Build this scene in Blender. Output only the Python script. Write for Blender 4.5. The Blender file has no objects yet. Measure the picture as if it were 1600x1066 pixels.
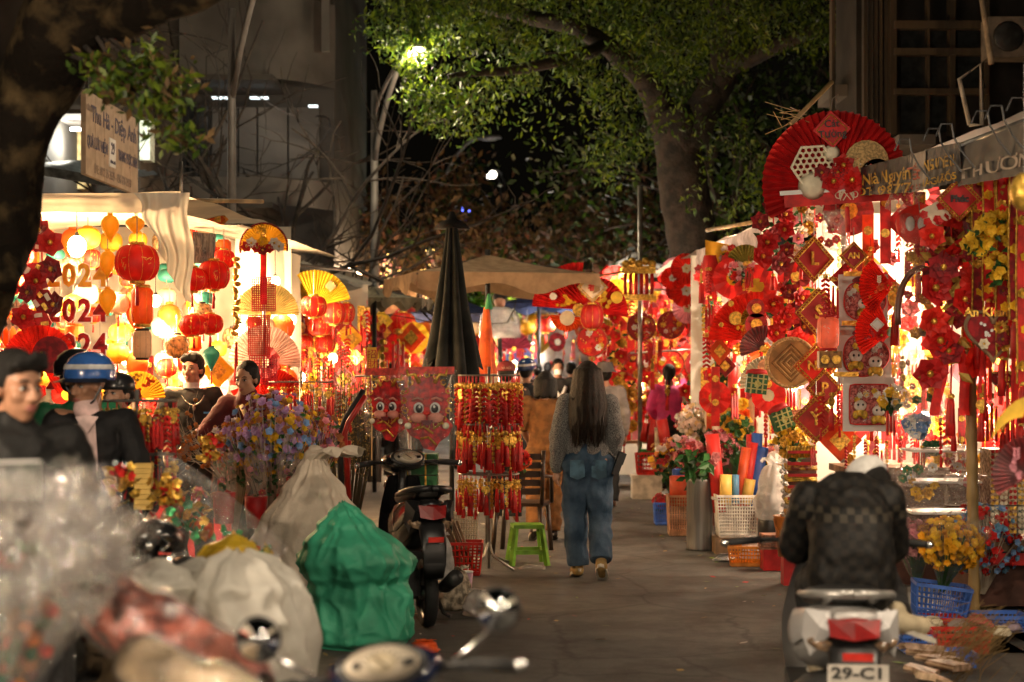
import bpy, math, random
import numpy as np
from mathutils import Vector, Matrix, noise
R = math.radians
PI = math.pi
sc = bpy.context.scene
col = sc.collection
rnd = random.Random(7)

# ------------------------------------------------------------------ camera
F, CX, HY, CH = 2667.0, 800.0, 573.0, 1.62      # lens in photo pixels, horizon row, eye height
cd = bpy.data.cameras.new('camera')
cam = bpy.data.objects.new('camera', cd); col.objects.link(cam)
cam.location = (0, 0, CH); cam.rotation_euler = (R(90), 0, 0)
cd.sensor_width = 36; cd.lens = 60; cd.shift_y = 0.025
cd.clip_start = 0.1; cd.clip_end = 1000
cd.dof.use_dof = True; cd.dof.focus_distance = 12.6; cd.dof.aperture_fstop = 2.0
sc.camera = cam
# ------------------------------------------------------------------ night sky
w = bpy.data.worlds.new('World'); sc.world = w; w.use_nodes = True
nt = w.node_tree
bg = nt.nodes['Background']
sky = nt.nodes.new('ShaderNodeTexSky'); sky.sky_type = 'NISHITA'; sky.sun_disc = False
sky.sun_elevation = R(-4); sky.sun_rotation = R(200)
tint = nt.nodes.new('ShaderNodeMix'); tint.data_type = 'RGBA'
tint.inputs[0].default_value = 0.85
nt.links.new(sky.outputs[0], tint.inputs[6]); tint.inputs[7].default_value = (0.105, 0.085, 0.055, 1)
nt.links.new(tint.outputs[2], bg.inputs[0])
bg.inputs[1].default_value = 0.018
sc.view_settings.view_transform = 'Standard'; sc.view_settings.look = 'None'
sc.view_settings.exposure = 0.45; sc.view_settings.gamma = 1.0
sc.view_settings.use_curve_mapping = False
cy = sc.cycles
cy.use_denoising = True
try: cy.denoiser = 'OPENIMAGEDENOISE'
except Exception: pass
cy.max_bounces = 6; cy.diffuse_bounces = 3; cy.glossy_bounces = 3; cy.transmission_bounces = 4
cy.transparent_max_bounces = 14; cy.sample_clamp_indirect = 3.0; cy.caustics_reflective = False; cy.caustics_refractive = False
cy.use_light_tree = True

def P(px, py, d): return Vector(((px-CX)/F*d, d, CH+(HY-py)/F*d))
def GP(px, d, z=0.0): return Vector(((px-CX)/F*d, d, z))

# ------------------------------------------------------------------ materials
MATS = {}
def M(name, c=(.5,.5,.5), rough=.6, metal=0.0, var=.25, vs=9.0, bump=0.0, bs=60.0, trans=0.0, emit=0.0, ecol=None, c2=None, coat=0.0, stretch=None, sheen=0.0, lo=.4, hi=.6, spec=.5):
    if name in MATS: return MATS[name]
    m = bpy.data.materials.new(name); m.use_nodes = True
    n = m.node_tree.nodes; l = m.node_tree.links
    b = n['Principled BSDF']; out = n['Material Output']
    tc = n.new('ShaderNodeTexCoord'); src = tc.outputs['Object']
    if stretch:
        mp = n.new('ShaderNodeMapping'); mp.inputs['Scale'].default_value = stretch
        l.new(src, mp.inputs[0]); src = mp.outputs[0]
    nz = n.new('ShaderNodeTexNoise'); nz.inputs['Scale'].default_value = vs; nz.inputs['Detail'].default_value = 5
    l.new(src, nz.inputs['Vector'])
    rp = n.new('ShaderNodeValToRGB')
    rp.color_ramp.elements[0].position = lo; rp.color_ramp.elements[1].position = hi
    a = [max(0, x*(1-var)) for x in c]; z = c2 if c2 else [min(1, x*(1+var)) for x in c]
    rp.color_ramp.elements[0].color = (*a, 1); rp.color_ramp.elements[1].color = (*z, 1)
    l.new(nz.outputs[0], rp.inputs[0]); l.new(rp.outputs[0], b.inputs['Base Color'])
    b.inputs['Roughness'].default_value = rough; b.inputs['Metallic'].default_value = metal
    b.inputs['Coat Weight'].default_value = coat; b.inputs['Specular IOR Level'].default_value = spec
    b.inputs['Sheen Weight'].default_value = sheen
    if bump:
        nb = n.new('ShaderNodeTexNoise'); nb.inputs['Scale'].default_value = bs; nb.inputs['Detail'].default_value = 4
        l.new(src, nb.inputs['Vector'])
        bp = n.new('ShaderNodeBump'); bp.inputs['Strength'].default_value = bump; bp.inputs['Distance'].default_value = .02
        l.new(nb.outputs[0], bp.inputs['Height']); l.new(bp.outputs[0], b.inputs['Normal'])
    if emit:
        b.inputs['Emission Strength'].default_value = emit
        b.inputs['Emission Color'].default_value = (*(ecol or c), 1)
    if trans:
        t = n.new('ShaderNodeBsdfTranslucent'); l.new(rp.outputs[0], t.inputs[0])
        mx = n.new('ShaderNodeMixShader'); mx.inputs[0].default_value = trans
        l.new(b.outputs[0], mx.inputs[1]); l.new(t.outputs[0], mx.inputs[2]); l.new(mx.outputs[0], out.inputs[0])
    MATS[name] = m
    return m
def film(name, tint=(1,1,1), dens=.12, gloss=.35, bs=25.0, milk=(.8,.78,.74), bump=.9):
    """clear crinkled plastic: see-through, milky in places, with sharp highlights"""
    if name in MATS: return MATS[name]
    m = bpy.data.materials.new(name); m.use_nodes = True
    n = m.node_tree.nodes; l = m.node_tree.links; n.remove(n['Principled BSDF']); out = n['Material Output']
    tc = n.new('ShaderNodeTexCoord')
    nz = n.new('ShaderNodeTexNoise'); nz.inputs['Scale'].default_value = bs; nz.inputs['Detail'].default_value = 3; nz.inputs['Distortion'].default_value = 1.2
    l.new(tc.outputs['Object'], nz.inputs['Vector'])
    bp = n.new('ShaderNodeBump'); bp.inputs['Strength'].default_value = bump; bp.inputs['Distance'].default_value = .03
    l.new(nz.outputs[0], bp.inputs['Height'])
    tr = n.new('ShaderNodeBsdfTransparent'); tr.inputs[0].default_value = (*tint, 1)
    gl = n.new('ShaderNodeBsdfAnisotropic'); gl.inputs['Roughness'].default_value = .11; gl.inputs[0].default_value = (.95,.93,.9,1)
    l.new(bp.outputs[0], gl.inputs['Normal'])
    df = n.new('ShaderNodeBsdfDiffuse'); df.inputs[0].default_value = (*milk, 1); l.new(bp.outputs[0], df.inputs['Normal'])
    tl = n.new('ShaderNodeBsdfTranslucent'); tl.inputs[0].default_value = (*milk, 1)
    dm = n.new('ShaderNodeMixShader'); dm.inputs[0].default_value = .45; l.new(df.outputs[0], dm.inputs[1]); l.new(tl.outputs[0], dm.inputs[2])
    m1 = n.new('ShaderNodeMixShader'); m1.inputs[0].default_value = dens; l.new(tr.outputs[0], m1.inputs[1]); l.new(dm.outputs[0], m1.inputs[2])
    lw = n.new('ShaderNodeLayerWeight'); lw.inputs[0].default_value = .25
    mm = n.new('ShaderNodeMath'); mm.operation = 'MULTIPLY_ADD'; mm.inputs[1].default_value = gloss; mm.inputs[2].default_value = .06
    l.new(lw.outputs['Facing'], mm.inputs[0])
    m2 = n.new('ShaderNodeMixShader'); l.new(mm.outputs[0], m2.inputs[0]); l.new(m1.outputs[0], m2.inputs[1]); l.new(gl.outputs[0], m2.inputs[2])
    l.new(m2.outputs[0], out.inputs[0])
    MATS[name] = m
    return m
def glow(name, c, s):
    if name in MATS: return MATS[name]
    m = bpy.data.materials.new(name); m.use_nodes = True
    b = m.node_tree.nodes['Principled BSDF']; b.inputs['Base Color'].default_value = (*[min(.9,x) for x in c],1)
    b.inputs['Emission Color'].default_value = (*c,1); b.inputs['Emission Strength'].default_value = s
    m.cycles.emission_sampling = 'NONE'
    MATS[name] = m
    return m

red   = M('red_paper', (.62,.018,.014), .55, var=.3, trans=.25)
redp  = M('red_paper_plain', (.50,.012,.012), .6, var=.2)
dred  = M('deep_red_velvet', (.26,.006,.010), .8, var=.4, vs=20, sheen=.3)
bred  = M('bright_red', (.78,.035,.02), .5, var=.2, trans=.2)
orang = M('orange_red', (.85,.12,.02), .55, var=.25, trans=.3)
gold  = M('gold_foil', (.80,.46,.08), .32, .65, var=.35, vs=40, bump=.3)
yell  = M('yellow_paper', (.80,.50,.04), .6, var=.2, trans=.3)
cream = M('cream_paper', (.78,.70,.52), .7, var=.12)
white = M('white_plastic', (.78,.77,.74), .45, var=.06)
black = M('black_plastic', (.012,.012,.013), .38, var=.3)
rubber= M('rubber', (.014,.014,.014), .75, var=.3)
chrome= M('chrome', (.72,.72,.72), .18, 1.0, var=.1)
steel = M('brushed_steel', (.22,.22,.21), .55, .5, var=.35, vs=14, stretch=(1,1,.06), bump=.1)
dmetal= M('dark_metal', (.05,.05,.05), .45, .6, var=.3)
pinkf = M('pink_petals', (.72,.28,.34), .7, trans=.3)
pale  = M('pale_petals', (.78,.66,.62), .7, trans=.3)
yelf  = M('yellow_petals', (.85,.52,.03), .6, trans=.3)
bluf  = M('blue_petals', (.22,.38,.66), .6, trans=.25)
purf  = M('purple_petals', (.55,.30,.58), .65, trans=.3)
leafg = M('dark_leaves', (.022,.09,.02), .5, var=.5, trans=.2)
green = M('green_cloth', (.02,.20,.07), .7)
bamboo= M('bamboo', (.36,.24,.10), .5, var=.35, vs=6, stretch=(1,1,.15))
wicker= M('wicker', (.42,.28,.11), .7, var=.4, vs=60)
wood  = M('wood', (.20,.12,.06), .65, var=.4, vs=8, stretch=(1,1,.1))
wire  = M('wire', (.35,.33,.30), .35, .8)
clear = film('clear_film',dens=.07,gloss=.65)
milky = film('milky_film', dens=.55, gloss=.3, bs=14)

# ------------------------------------------------------------------ mesh helpers
class MB:
    def __init__(s): s.v=[]; s.f=[]; s.mi=[]; s.sm=[]; s.k=0; s.smooth=False; s.T=None
    def add(s, vs, fs, smooth=None):
        o = len(s.v); T = s.T
        s.v.extend([tuple(T @ Vector(p)) if T is not None else tuple(p) for p in vs])
        sm = s.smooth if smooth is None else smooth
        for f in fs:
            s.f.append([i+o for i in f]); s.mi.append(s.k); s.sm.append(sm)
    def box(s, c, d, rz=0, rx=0, ry=0):
        x,y,z = d[0]/2, d[1]/2, d[2]/2
        m = Matrix.Translation(c) @ Matrix.Rotation(rz,4,'Z') @ Matrix.Rotation(rx,4,'X') @ Matrix.Rotation(ry,4,'Y')
        vs = [m @ Vector((a*x,b*y,e*z)) for a in (-1,1) for b in (-1,1) for e in (-1,1)]
        s.add(vs, [(0,1,3,2),(4,6,7,5),(0,4,5,1),(2,3,7,6),(0,2,6,4),(1,5,7,3)], False)
    def tube(s, pts, rad, n=8, caps=True, flat=None):
        pts = [Vector(p) for p in pts]
        if not hasattr(rad, '__len__'): rad = [rad]*len(pts)
        vs=[]; fs=[]; up=None
        for i,p in enumerate(pts):
            t = (pts[min(i+1,len(pts)-1)]-pts[max(i-1,0)])
            if t.length < 1e-9: t = Vector((0,0,1))
            t.normalize()
            if up is None: up = Vector((0,0,1)) if abs(t.z)<.9 else Vector((1,0,0))
            a = t.cross(up)
            if a.length < 1e-6: a = t.orthogonal()
            a.normalize(); b = a.cross(t); b.normalize(); up = b
            for j in range(n):
                g = 2*PI*j/n
                vs.append(p + (a*math.cos(g)*(flat or 1)+b*math.sin(g))*rad[i])
        for i in range(len(pts)-1):
            for j in range(n):
                q=(j+1)%n; fs.append((i*n+j, i*n+q, (i+1)*n+q, (i+1)*n+j))
        if caps:
            fs.append(tuple(range(n-1,-1,-1))); fs.append(tuple((len(pts)-1)*n+j for j in range(n)))
        s.add(vs, fs, n>5)
    def lathe(s, prof, n=16, c=(0,0,0), sx=1, sy=1, cap=True, fn=None, axis='Z'):
        vs=[]; fs=[]
        for i,(r,z) in enumerate(prof):
            for j in range(n):
                g=2*PI*j/n; k = fn(i,j,g) if fn else 1
                x,y = math.cos(g)*r*sx*k, math.sin(g)*r*sy*k
                q = (x,y,z) if axis=='Z' else ((x,z,y) if axis=='Y' else (z,x,y))
                vs.append((q[0]+c[0], q[1]+c[1], q[2]+c[2]))
        for i in range(len(prof)-1):
            for j in range(n):
                q=(j+1)%n; fs.append((i*n+j,i*n+q,(i+1)*n+q,(i+1)*n+j))
        if cap:
            fs.append(tuple(range(n-1,-1,-1))); fs.append(tuple((len(prof)-1)*n+j for j in range(n)))
        s.add(vs, fs, n>6)
    def ball(s, c, r, n=10, m=6):
        if not hasattr(r,'__len__'): r=(r,r,r)
        vs=[]; fs=[]
        for i in range(m+1):
            a=PI*i/m
            for j in range(n):
                g=2*PI*j/n
                vs.append((c[0]+r[0]*math.sin(a)*math.cos(g), c[1]+r[1]*math.sin(a)*math.sin(g), c[2]+r[2]*math.cos(a)))
        for i in range(m):
            for j in range(n):
                q=(j+1)%n; fs.append((i*n+j,(i+1)*n+j,(i+1)*n+q,i*n+q))
        s.add(vs, fs, True)
    def poly(s, pts, t=0.0, ax=(0,1,0)):
        """planar outline extruded by t along ax"""
        n=len(pts); a=Vector(ax)*t
        if t==0: s.add(pts,[tuple(range(n))],False); return
        vs=[Vector(p) for p in pts]+[Vector(p)+a for p in pts]
        fs=[tuple(range(n)), tuple(range(2*n-1,n-1,-1))]+[(i,i+n,(i+1)%n+n,(i+1)%n) for i in range(n)]
        s.add(vs,fs,False)
    def disc(s, c, r, n=20, t=.01, sx=1, sz=1, ax='Y'):
        if ax=='Y': s.poly([(c[0]+r*sx*math.cos(2*PI*j/n), c[1], c[2]+r*sz*math.sin(2*PI*j/n)) for j in range(n)], t)
        else: s.poly([(c[0]+r*sx*math.cos(2*PI*j/n), c[1]+r*sz*math.sin(2*PI*j/n), c[2]) for j in range(n)], t, (0,0,1))
    def grid(s, fn, nu, nv, closed_u=False):
        vs=[fn(i/(nu if closed_u else nu-1), j/(nv-1)) for j in range(nv) for i in range(nu)]
        fs=[]
        for j in range(nv-1):
            for i in range(nu if closed_u else nu-1):
                q=(i+1)%nu; fs.append((j*nu+i,j*nu+q,(j+1)*nu+q,(j+1)*nu+i))
        s.add(vs,fs,True)
    def flower(s, c, r, n=6, nrm=(0,-1,0), cup=.35, layers=2, seed=0, mid=None):
        c=Vector(c); N=Vector(nrm).normalized(); a=N.orthogonal().normalized(); b=N.cross(a)
        for L in range(layers):
            rr=r*(1-.32*L); cu=cup+.45*L
            for i in range(n):
                g=2*PI*(i+.5*L)/n+seed
                d=a*math.cos(g)+b*math.sin(g); e=-a*math.sin(g)+b*math.cos(g)
                w=rr*1.9/n+rr*.12
                p0=c+N*.02*r*L; p1=c+d*rr*.6+e*w+N*rr*cu*.4; p2=c+d*rr+N*rr*cu; p3=c+d*rr*.6-e*w+N*rr*cu*.4
                s.add([p0,p1,p2,p3],[(0,1,2),(0,2,3)],False)
        if mid is not None:
            k=s.k; s.k=mid; s.ball(c+N*r*.25,(r*.2,r*.2,r*.2),6,4); s.k=k
    def leaf(s, p, d, L, w, nrm=(0,-1,0)):
        p=Vector(p); d=Vector(d).normalized(); e=d.cross(Vector(nrm))
        if e.length<1e-5: e=d.orthogonal()
        e.normalize(); u=e.cross(d)
        s.add([p, p+d*L*.5+e*w+u*w*.4, p+d*L, p+d*L*.5-e*w+u*w*.4],[(0,1,2),(0,2,3)],False)
    def build(s, name, mats, parent=None, loc=(0,0,0), rot=(0,0,0)):
        me=bpy.data.meshes.new(name); me.from_pydata(s.v,[],s.f)
        if not isinstance(mats,(list,tuple)): mats=[mats]
        for m in mats: me.materials.append(m)
        me.polygons.foreach_set('material_index', s.mi); me.polygons.foreach_set('use_smooth', s.sm)
        me.update()
        return link(name, me, parent, loc, rot)
def link(name, me, parent=None, loc=(0,0,0), rot=(0,0,0)):
    o=bpy.data.objects.new(name, me); col.objects.link(o)
    o.location=loc; o.rotation_euler=rot
    if parent is not None: o.parent=parent
    return o
def quads(name, C, U, V, mats, mi=None, parent=None, loc=(0,0,0)):
    """many small leaf faces: centres C, half axes U and V (numpy n x 3)"""
    n=len(C); vs=np.empty((n,4,3),np.float32)
    vs[:,0]=C-U; vs[:,1]=C+V; vs[:,2]=C+U; vs[:,3]=C-V
    me=bpy.data.meshes.new(name)
    me.vertices.add(n*4); me.vertices.foreach_set('co', vs.ravel())
    me.loops.add(n*4); me.loops.foreach_set('vertex_index', np.arange(n*4,dtype=np.int32))
    me.polygons.add(n); me.polygons.foreach_set('loop_start', np.arange(0,n*4,4,dtype=np.int32))
    if not isinstance(mats,(list,tuple)): mats=[mats]
    for m in mats: me.materials.append(m)
    if mi is not None: me.polygons.foreach_set('material_index', np.asarray(mi,dtype=np.int32))
    me.update(); me.validate()
    return link(name, me, parent, loc)
def tag(o, label, cat, group=None):
    o['label']=label; o['category']=cat
    if group: o['group']=group
    return o
def kind(o, k): o['kind']=k; return o
def thing(name, label, cat, loc=(0,0,0), rz=0, group=None, rot=None, scale=None):
    o=bpy.data.objects.new(name,None); col.objects.link(o); o.empty_display_size=.05
    o.location=loc; o.rotation_euler=rot if rot else (0,0,rz)
    if scale: o.scale=(scale,)*3 if not hasattr(scale,'__len__') else scale
    return tag(o,label,cat,group)
CH_OF={}
def kids(o): return [c for c in bpy.data.objects if c.parent==o]
def dup(root, loc, rz=None, label=None, group=None, rot=None, scale=None, swap=None):
    if root.name not in CH_OF:
        CH_OF[root.name]=[(c,kids(c)) for c in kids(root)] or []
    def sw(o):
        if swap and o.data is not None and hasattr(o.data,'materials'):
            k=(o.data.name,tuple(sorted((a.name,b.name) for a,b in swap.items())))
            if k not in SWAPPED:
                d=o.data.copy()
                for i,m in enumerate(d.materials):
                    if m in swap: d.materials[i]=swap[m]
                SWAPPED[k]=d
            o.data=SWAPPED[k]
    r=root.copy(); col.objects.link(r); r.location=loc; sw(r)
    if rot: r.rotation_euler=rot
    elif rz is not None: r.rotation_euler=(0,0,rz)
    if scale: r.scale=(scale,)*3 if not hasattr(scale,'__len__') else scale
    if label: r['label']=label
    if group: r['group']=group
    for c,gs in CH_OF[root.name]:
        d=c.copy(); col.objects.link(d); d.parent=r; sw(d)
        for g in gs:
            e=g.copy(); col.objects.link(e); e.parent=d; sw(e)
    return r
SWAPPED={}
def text(body, size, mat, parent, loc, rot=(R(90),0,0), name='lettering', ext=.002, sx=1.0, bold=0.0, align='CENTER', warp=None):
    cu=bpy.data.curves.new('t','FONT'); cu.body=body; cu.size=size; cu.extrude=ext; cu.align_x=align; cu.align_y='CENTER'; cu.offset=bold; cu.resolution_u=2
    o=bpy.data.objects.new('t',cu); col.objects.link(o)
    me=bpy.data.meshes.new_from_object(o.evaluated_get(bpy.context.evaluated_depsgraph_get()))
    bpy.data.objects.remove(o)
    me.name=name; me.materials.clear(); me.materials.append(mat)
    if sx!=1: me.transform(Matrix.Diagonal((sx,1,1,1)))
    if warp:
        for v in me.vertices: v.co=warp(v.co)
    return link(name,me,parent,loc,rot)
def rv(a=1.0): return Vector((rnd.uniform(-a,a),rnd.uniform(-a,a),rnd.uniform(-a,a)))
# ------------------------------------------------------------------ road and pavements
def asphalt():
    m=bpy.data.materials.new('asphalt'); m.use_nodes=True
    n=m.node_tree.nodes; l=m.node_tree.links; b=n['Principled BSDF']
    tc=n.new('ShaderNodeTexCoord')
    def nz(s,d,rough=.6):
        t=n.new('ShaderNodeTexNoise'); t.inputs['Scale'].default_value=s; t.inputs['Detail'].default_value=d; t.inputs['Roughness'].default_value=rough
        l.new(tc.outputs['Object'],t.inputs['Vector']); return t
    a,bb,c=nz(.55,5),nz(150,2),nz(6,6,.7)
    def ramp(x,p0,c0,p1,c1):
        r=n.new('ShaderNodeValToRGB'); e=r.color_ramp.elements
        e[0].position=p0; e[0].color=(*c0,1); e[1].position=p1; e[1].color=(*c1,1); l.new(x.outputs[0],r.inputs[0]); return r
    r1=ramp(a,.35,(.070,.070,.068),.68,(.140,.138,.130))
    r2=ramp(bb,.32,(.45,.45,.45),.72,(1.45,1.4,1.32)); r3=ramp(c,.3,(.72,.72,.72),.7,(1.12,1.1,1.06))
    m1=n.new('ShaderNodeMix'); m1.data_type='RGBA'; m1.blend_type='MULTIPLY'; m1.inputs[0].default_value=1
    m2=n.new('ShaderNodeMix'); m2.data_type='RGBA'; m2.blend_type='MULTIPLY'; m2.inputs[0].default_value=1
    l.new(r1.outputs[0],m1.inputs[6]); l.new(r2.outputs[0],m1.inputs[7]); l.new(m1.outputs[2],m2.inputs[6]); l.new(r3.outputs[0],m2.inputs[7])
    vo=n.new('ShaderNodeTexVoronoi'); vo.feature='DISTANCE_TO_EDGE'; vo.inputs['Scale'].default_value=.9
    wp=n.new('ShaderNodeMix'); wp.data_type='RGBA'; wp.inputs[0].default_value=.22; l.new(tc.outputs['Object'],wp.inputs[6]); w2=nz(1.6,6,.7); l.new(w2.outputs[1],wp.inputs[7]); l.new(wp.outputs[2],vo.inputs['Vector'])
    r4=ramp(vo,.004,(.45,.45,.45),.014,(1,1,1)); m3=n.new('ShaderNodeMix'); m3.data_type='RGBA'; m3.blend_type='MULTIPLY'; m3.inputs[0].default_value=.8
    l.new(m2.outputs[2],m3.inputs[6]); l.new(r4.outputs[0],m3.inputs[7]); d_=nz(2.3,7,.75); r5=ramp(d_,.42,(.62,.60,.58),.56,(1.1,1.1,1.1)); m4=n.new('ShaderNodeMix'); m4.data_type='RGBA'; m4.blend_type='MULTIPLY'; m4.inputs[0].default_value=.9
    l.new(m3.outputs[2],m4.inputs[6]); l.new(r5.outputs[0],m4.inputs[7]); l.new(m4.outputs[2],b.inputs['Base Color'])
    rr=n.new('ShaderNodeMapRange'); rr.inputs[3].default_value=.55; rr.inputs[4].default_value=.9; l.new(c.outputs[0],rr.inputs[0]); l.new(rr.outputs[0],b.inputs['Roughness'])
    bp=n.new('ShaderNodeBump'); bp.inputs['Strength'].default_value=.7; bp.inputs['Distance'].default_value=.012
    l.new(bb.outputs[0],bp.inputs['Height']); l.new(bp.outputs[0],b.inputs['Normal'])
    return m
mb=MB(); mb.add([(-300,-40,0),(300,-40,0),(300,600,0),(-300,600,0)],[(0,1,2,3)])
kind(mb.build('road', asphalt()),'structure')
pave=M('paving',(.16,.14,.12),.8,var=.3,vs=3,bump=.3,bs=40)
mb=MB(); mb.box((-5.45,50,.06),(3.2,140,.12)); kind(mb.build('left_pavement',pave),'structure')
mb=MB(); mb.box((6.2,50,.06),(4.4,140,.12)); kind(mb.build('right_pavement',pave),'structure')
# fallen leaves and scraps lying about: uncountable litter
C=[];U=[];V=[];mi=[]
for i in range(420):
    y=rnd.uniform(7,26); x=rnd.uniform(-1.6,2.4)
    if rnd.random()<.55: x = rnd.choice((rnd.gauss(-.75,.35), rnd.gauss(1.9,.35)))
    a=rnd.uniform(0,2*PI); L=rnd.uniform(.012,.045); W=L*rnd.uniform(.25,.6)
    C.append((x,y,.008+rnd.uniform(0,.006))); U.append((math.cos(a)*L,math.sin(a)*L,rnd.uniform(-.1,.1)*L)); V.append((-math.sin(a)*W,math.cos(a)*W,rnd.uniform(0,.3)*W)); mi.append(rnd.choice((0,0,1,2,3)))
kind(quads('litter',np.array(C),np.array(U),np.array(V),[M('dry_leaf',(.30,.20,.07),.7,var=.5,vs=4),M('green_leaf',(.16,.24,.04),.6),M('paper_scrap',(.6,.56,.5),.7),redp],mi),'stuff')
# ------------------------------------------------------------------ lamps
def bulb(p, watts, c=(1,.72,.42), label='', r=.05, strength=30, group=None, rad=.07, cat='light bulb', drop=.25):
    t=thing('light_bulb',label,cat,p,group=group)
    mb=MB(); mb.lathe([(.012,r*1.5),(.02,r*1.2),(.02,r*.9)],8); mb.tube([(0,0,r*1.4),(0,0,r*1.4+drop)],.004,5); mb.build('socket',black,t)
    mb=MB(); mb.ball((0,0,0),(r,r,r*1.15),10,8); mb.build('glass',glow('bulb_glow_%d_%d'%(strength,int(c[2]*100)),c,strength),t)
    ld=bpy.data.lights.new('bulb_light','POINT'); ld.energy=watts; ld.color=c; ld.shadow_soft_size=rad
    lo=bpy.data.objects.new('bulb_light',ld); col.objects.link(lo); lo.parent=t; lo.location=(0,0,-r-.02)
    t.children and [setattr(x,'visible_shadow',True) for x in t.children]
    return t
def street_lamp(p, h, arm, head, watts, label, c=(1,.80,.55), double=False, rr=.06, lit=True, spot=150):
    t=thing('street_lamp',label,'street lamp',p)
    gm=M('galvanised_pole',(.13,.12,.11),.6,.3,var=.15,vs=3)
    mb=MB(); mb.tube([(0,0,0),(0,0,.9)],[rr*1.6,rr*1.5],12); mb.tube([(0,0,.9),(0,0,h)],[rr*1.1,rr*.7],12); mb.build('pole',gm,t)
    a=Vector(arm)
    mb=MB(); pts=[(0,0,h-.9+.0)]; n=9
    pts=[Vector((a.x*s, a.y*s, h-1.0+(a.z+1.0)*math.sin(s*PI/2)**.8)) for s in [i/n for i in range(n+1)]]
    mb.tube(pts,[rr*.6]*len(pts),8)
    if double:
        pts2=[Vector((a.x*s, a.y*s, h-.35+(a.z+.35)*math.sin(s*PI/2)**.7)) for s in [i/n for i in range(n+1)]]
        mb.tube(pts2,[rr*.45]*len(pts2),8)
    mb.build('arm',gm,t)
    e=pts[-1]; d=Vector((a.x,a.y,0)).normalized()
    hd=MB(); hd.T=Matrix.Translation(e+d*.25)@Matrix.Rotation(math.atan2(d.y,d.x),4,'Z')
    hd.lathe([(.02,.05),(.10,.05),(.13,.0),(.12,-.03)],12,sx=2.3,sy=1); hd.build('lamp_head',M('lamp_housing',(.30,.30,.30),.4,.5),t)
    ln=MB(); ln.T=hd.T; ln.lathe([(.11,-.032),(.08,-.06),(.03,-.075)],12,sx=2.1,sy=1)
    ln.build('lens',glow('lamp_lens_lit',(1,.88,.66),14) if lit else M('lens_unlit',(.5,.5,.48),.2),t)
    if lit:
        ld=bpy.data.lights.new('street_light','POINT' if spot>175 else 'SPOT'); ld.energy=watts; ld.color=c
        if spot<=175: ld.spot_size=R(spot); ld.spot_blend=.25
        ld.shadow_soft_size=.15
        lo=bpy.data.objects.new('street_light',ld); col.objects.link(lo); lo.parent=t; lo.location=e+d*.25+Vector((0,0,-.12))
    return t
street_lamp(GP(362,18.5),5.5,(.95,-1.2,.95),0,130,'tall pale street lamp pole with curved arm in front of the grey building',rr=.055)
street_lamp(GP(585,24),5.5,(.62,-1.9,.2),0,330,'lit street lamp with double curved arm shining under the green tree',double=True,rr=.065,spot=178)
street_lamp(GP(682,40),6.5,(1.0,-.2,.45),0,0,'unlit grey street lamp standing behind the black folded parasol',lit=False,rr=.07)
street_lamp(Vector((2.9,3.0,0)),6.2,(-1.2,.8,.3),0,520,'assumed street lamp standing on the right pavement beside the viewer',c=(1,.82,.60),spot=150)  # assumed lamp out of view, placed to light foreground and big fan
for i,(px,py,d,r) in enumerate(((770,273,70,.16),(764,276,72,.10))):
    t=thing('street_lamp','far street lamp glowing small over the dark road, %s'%('larger of the two' if i==0 else 'smaller of the two'),'street lamp',GP(px,d))
    z=P(px,py,d).z
    mb=MB(); mb.tube([(0.5,0,0),(.5,0,z-.3),(.3,0,z+.15),(0,0,z+.2)],.07,6); mb.build('pole',dmetal,t)
    mb=MB(); mb.ball((0,0,z),r,8,6); mb.build('lens',glow('far_lamp',(1,.9,.75),6),t)
for i,(px,py) in enumerate(((725,326),(731,331),(723,332),(724,345))):
    p=P(px,py,60); mb=MB(); mb.ball((0,0,0),.08,8,6); o=mb.build('fairy_light',glow('blue_light',(.12,.16,1),6),loc=p); tag(o,'small blue fairy light glowing above the black folded parasol','fairy light','blue fairy lights over the street')
# ------------------------------------------------------------------ buildings
conc=M('grey_concrete',(.042,.037,.032),.85,var=.3,vs=1.3,bump=.15,bs=20)
plas=M('stained_plaster',(.11,.10,.09),.85,var=.3,vs=.9,bump=.1,bs=30)
dark=M('dark_facade',(.055,.045,.035),.8,var=.5,vs=1.0)
glassd=M('dark_window_glass',(.02,.022,.022),.12,.0,var=.3)
# grey apartment building with curved balconies, left
t=thing('apartment_building','grey concrete building with rounded white balcony fronts behind the bare tree','building',(0,0,0))
def wallbox(a,b,d,dep,y0,y1,mat,name,par,inset=0):
    p,q=P(a,y1,d),P(b,y0,d)
    mb=MB(); mb.box(((p.x+q.x)/2,d+dep/2+inset,(max(p.z,0)+q.z)/2),(q.x-p.x,dep,q.z-max(p.z,0))); return mb.build(name,mat,par)
wallbox(215,522,27,6,-120,720,conc,'wall',t)
def balcony(y0,y1,name,x0=300,x1=524,bulge=1.0,d=26.9):
    def fn(u,v):
        x=x0+(x1-x0)*u; p=P(x,y1+(y0-y1)*v,d); e=max(0,(u-.55)/.45)
        return (p.x, d-bulge*(1-e*e)-.05, p.z)
    mb=MB(); mb.grid(fn,14,3)
    a=P(x0,y1,d).z; b=P(x0,y0,d).z
    mb.smooth=False
    return mb.build(name,plas,t)
for y0,y1 in ((-110,-20),(10,140),(288,330)): balcony(y0,y1,'balcony_front')
for y in (143,333,-8):   # undersides of the balconies
    p=P(300,y,26.9); q=P(524,y,26.9); mb=MB(); mb.box(((p.x+q.x)/2-.4,26.3,p.z),(q.x-p.x-.8,1.5,.08)); mb.build('balcony_slab',conc,t)
for x0,x1 in ((330,372),(372,402),(402,450),(450,500)):
    wallbox(x0+1.5,x1-1.5,26.92,.06,168,284,plas,'facade_panel',t)
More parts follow.
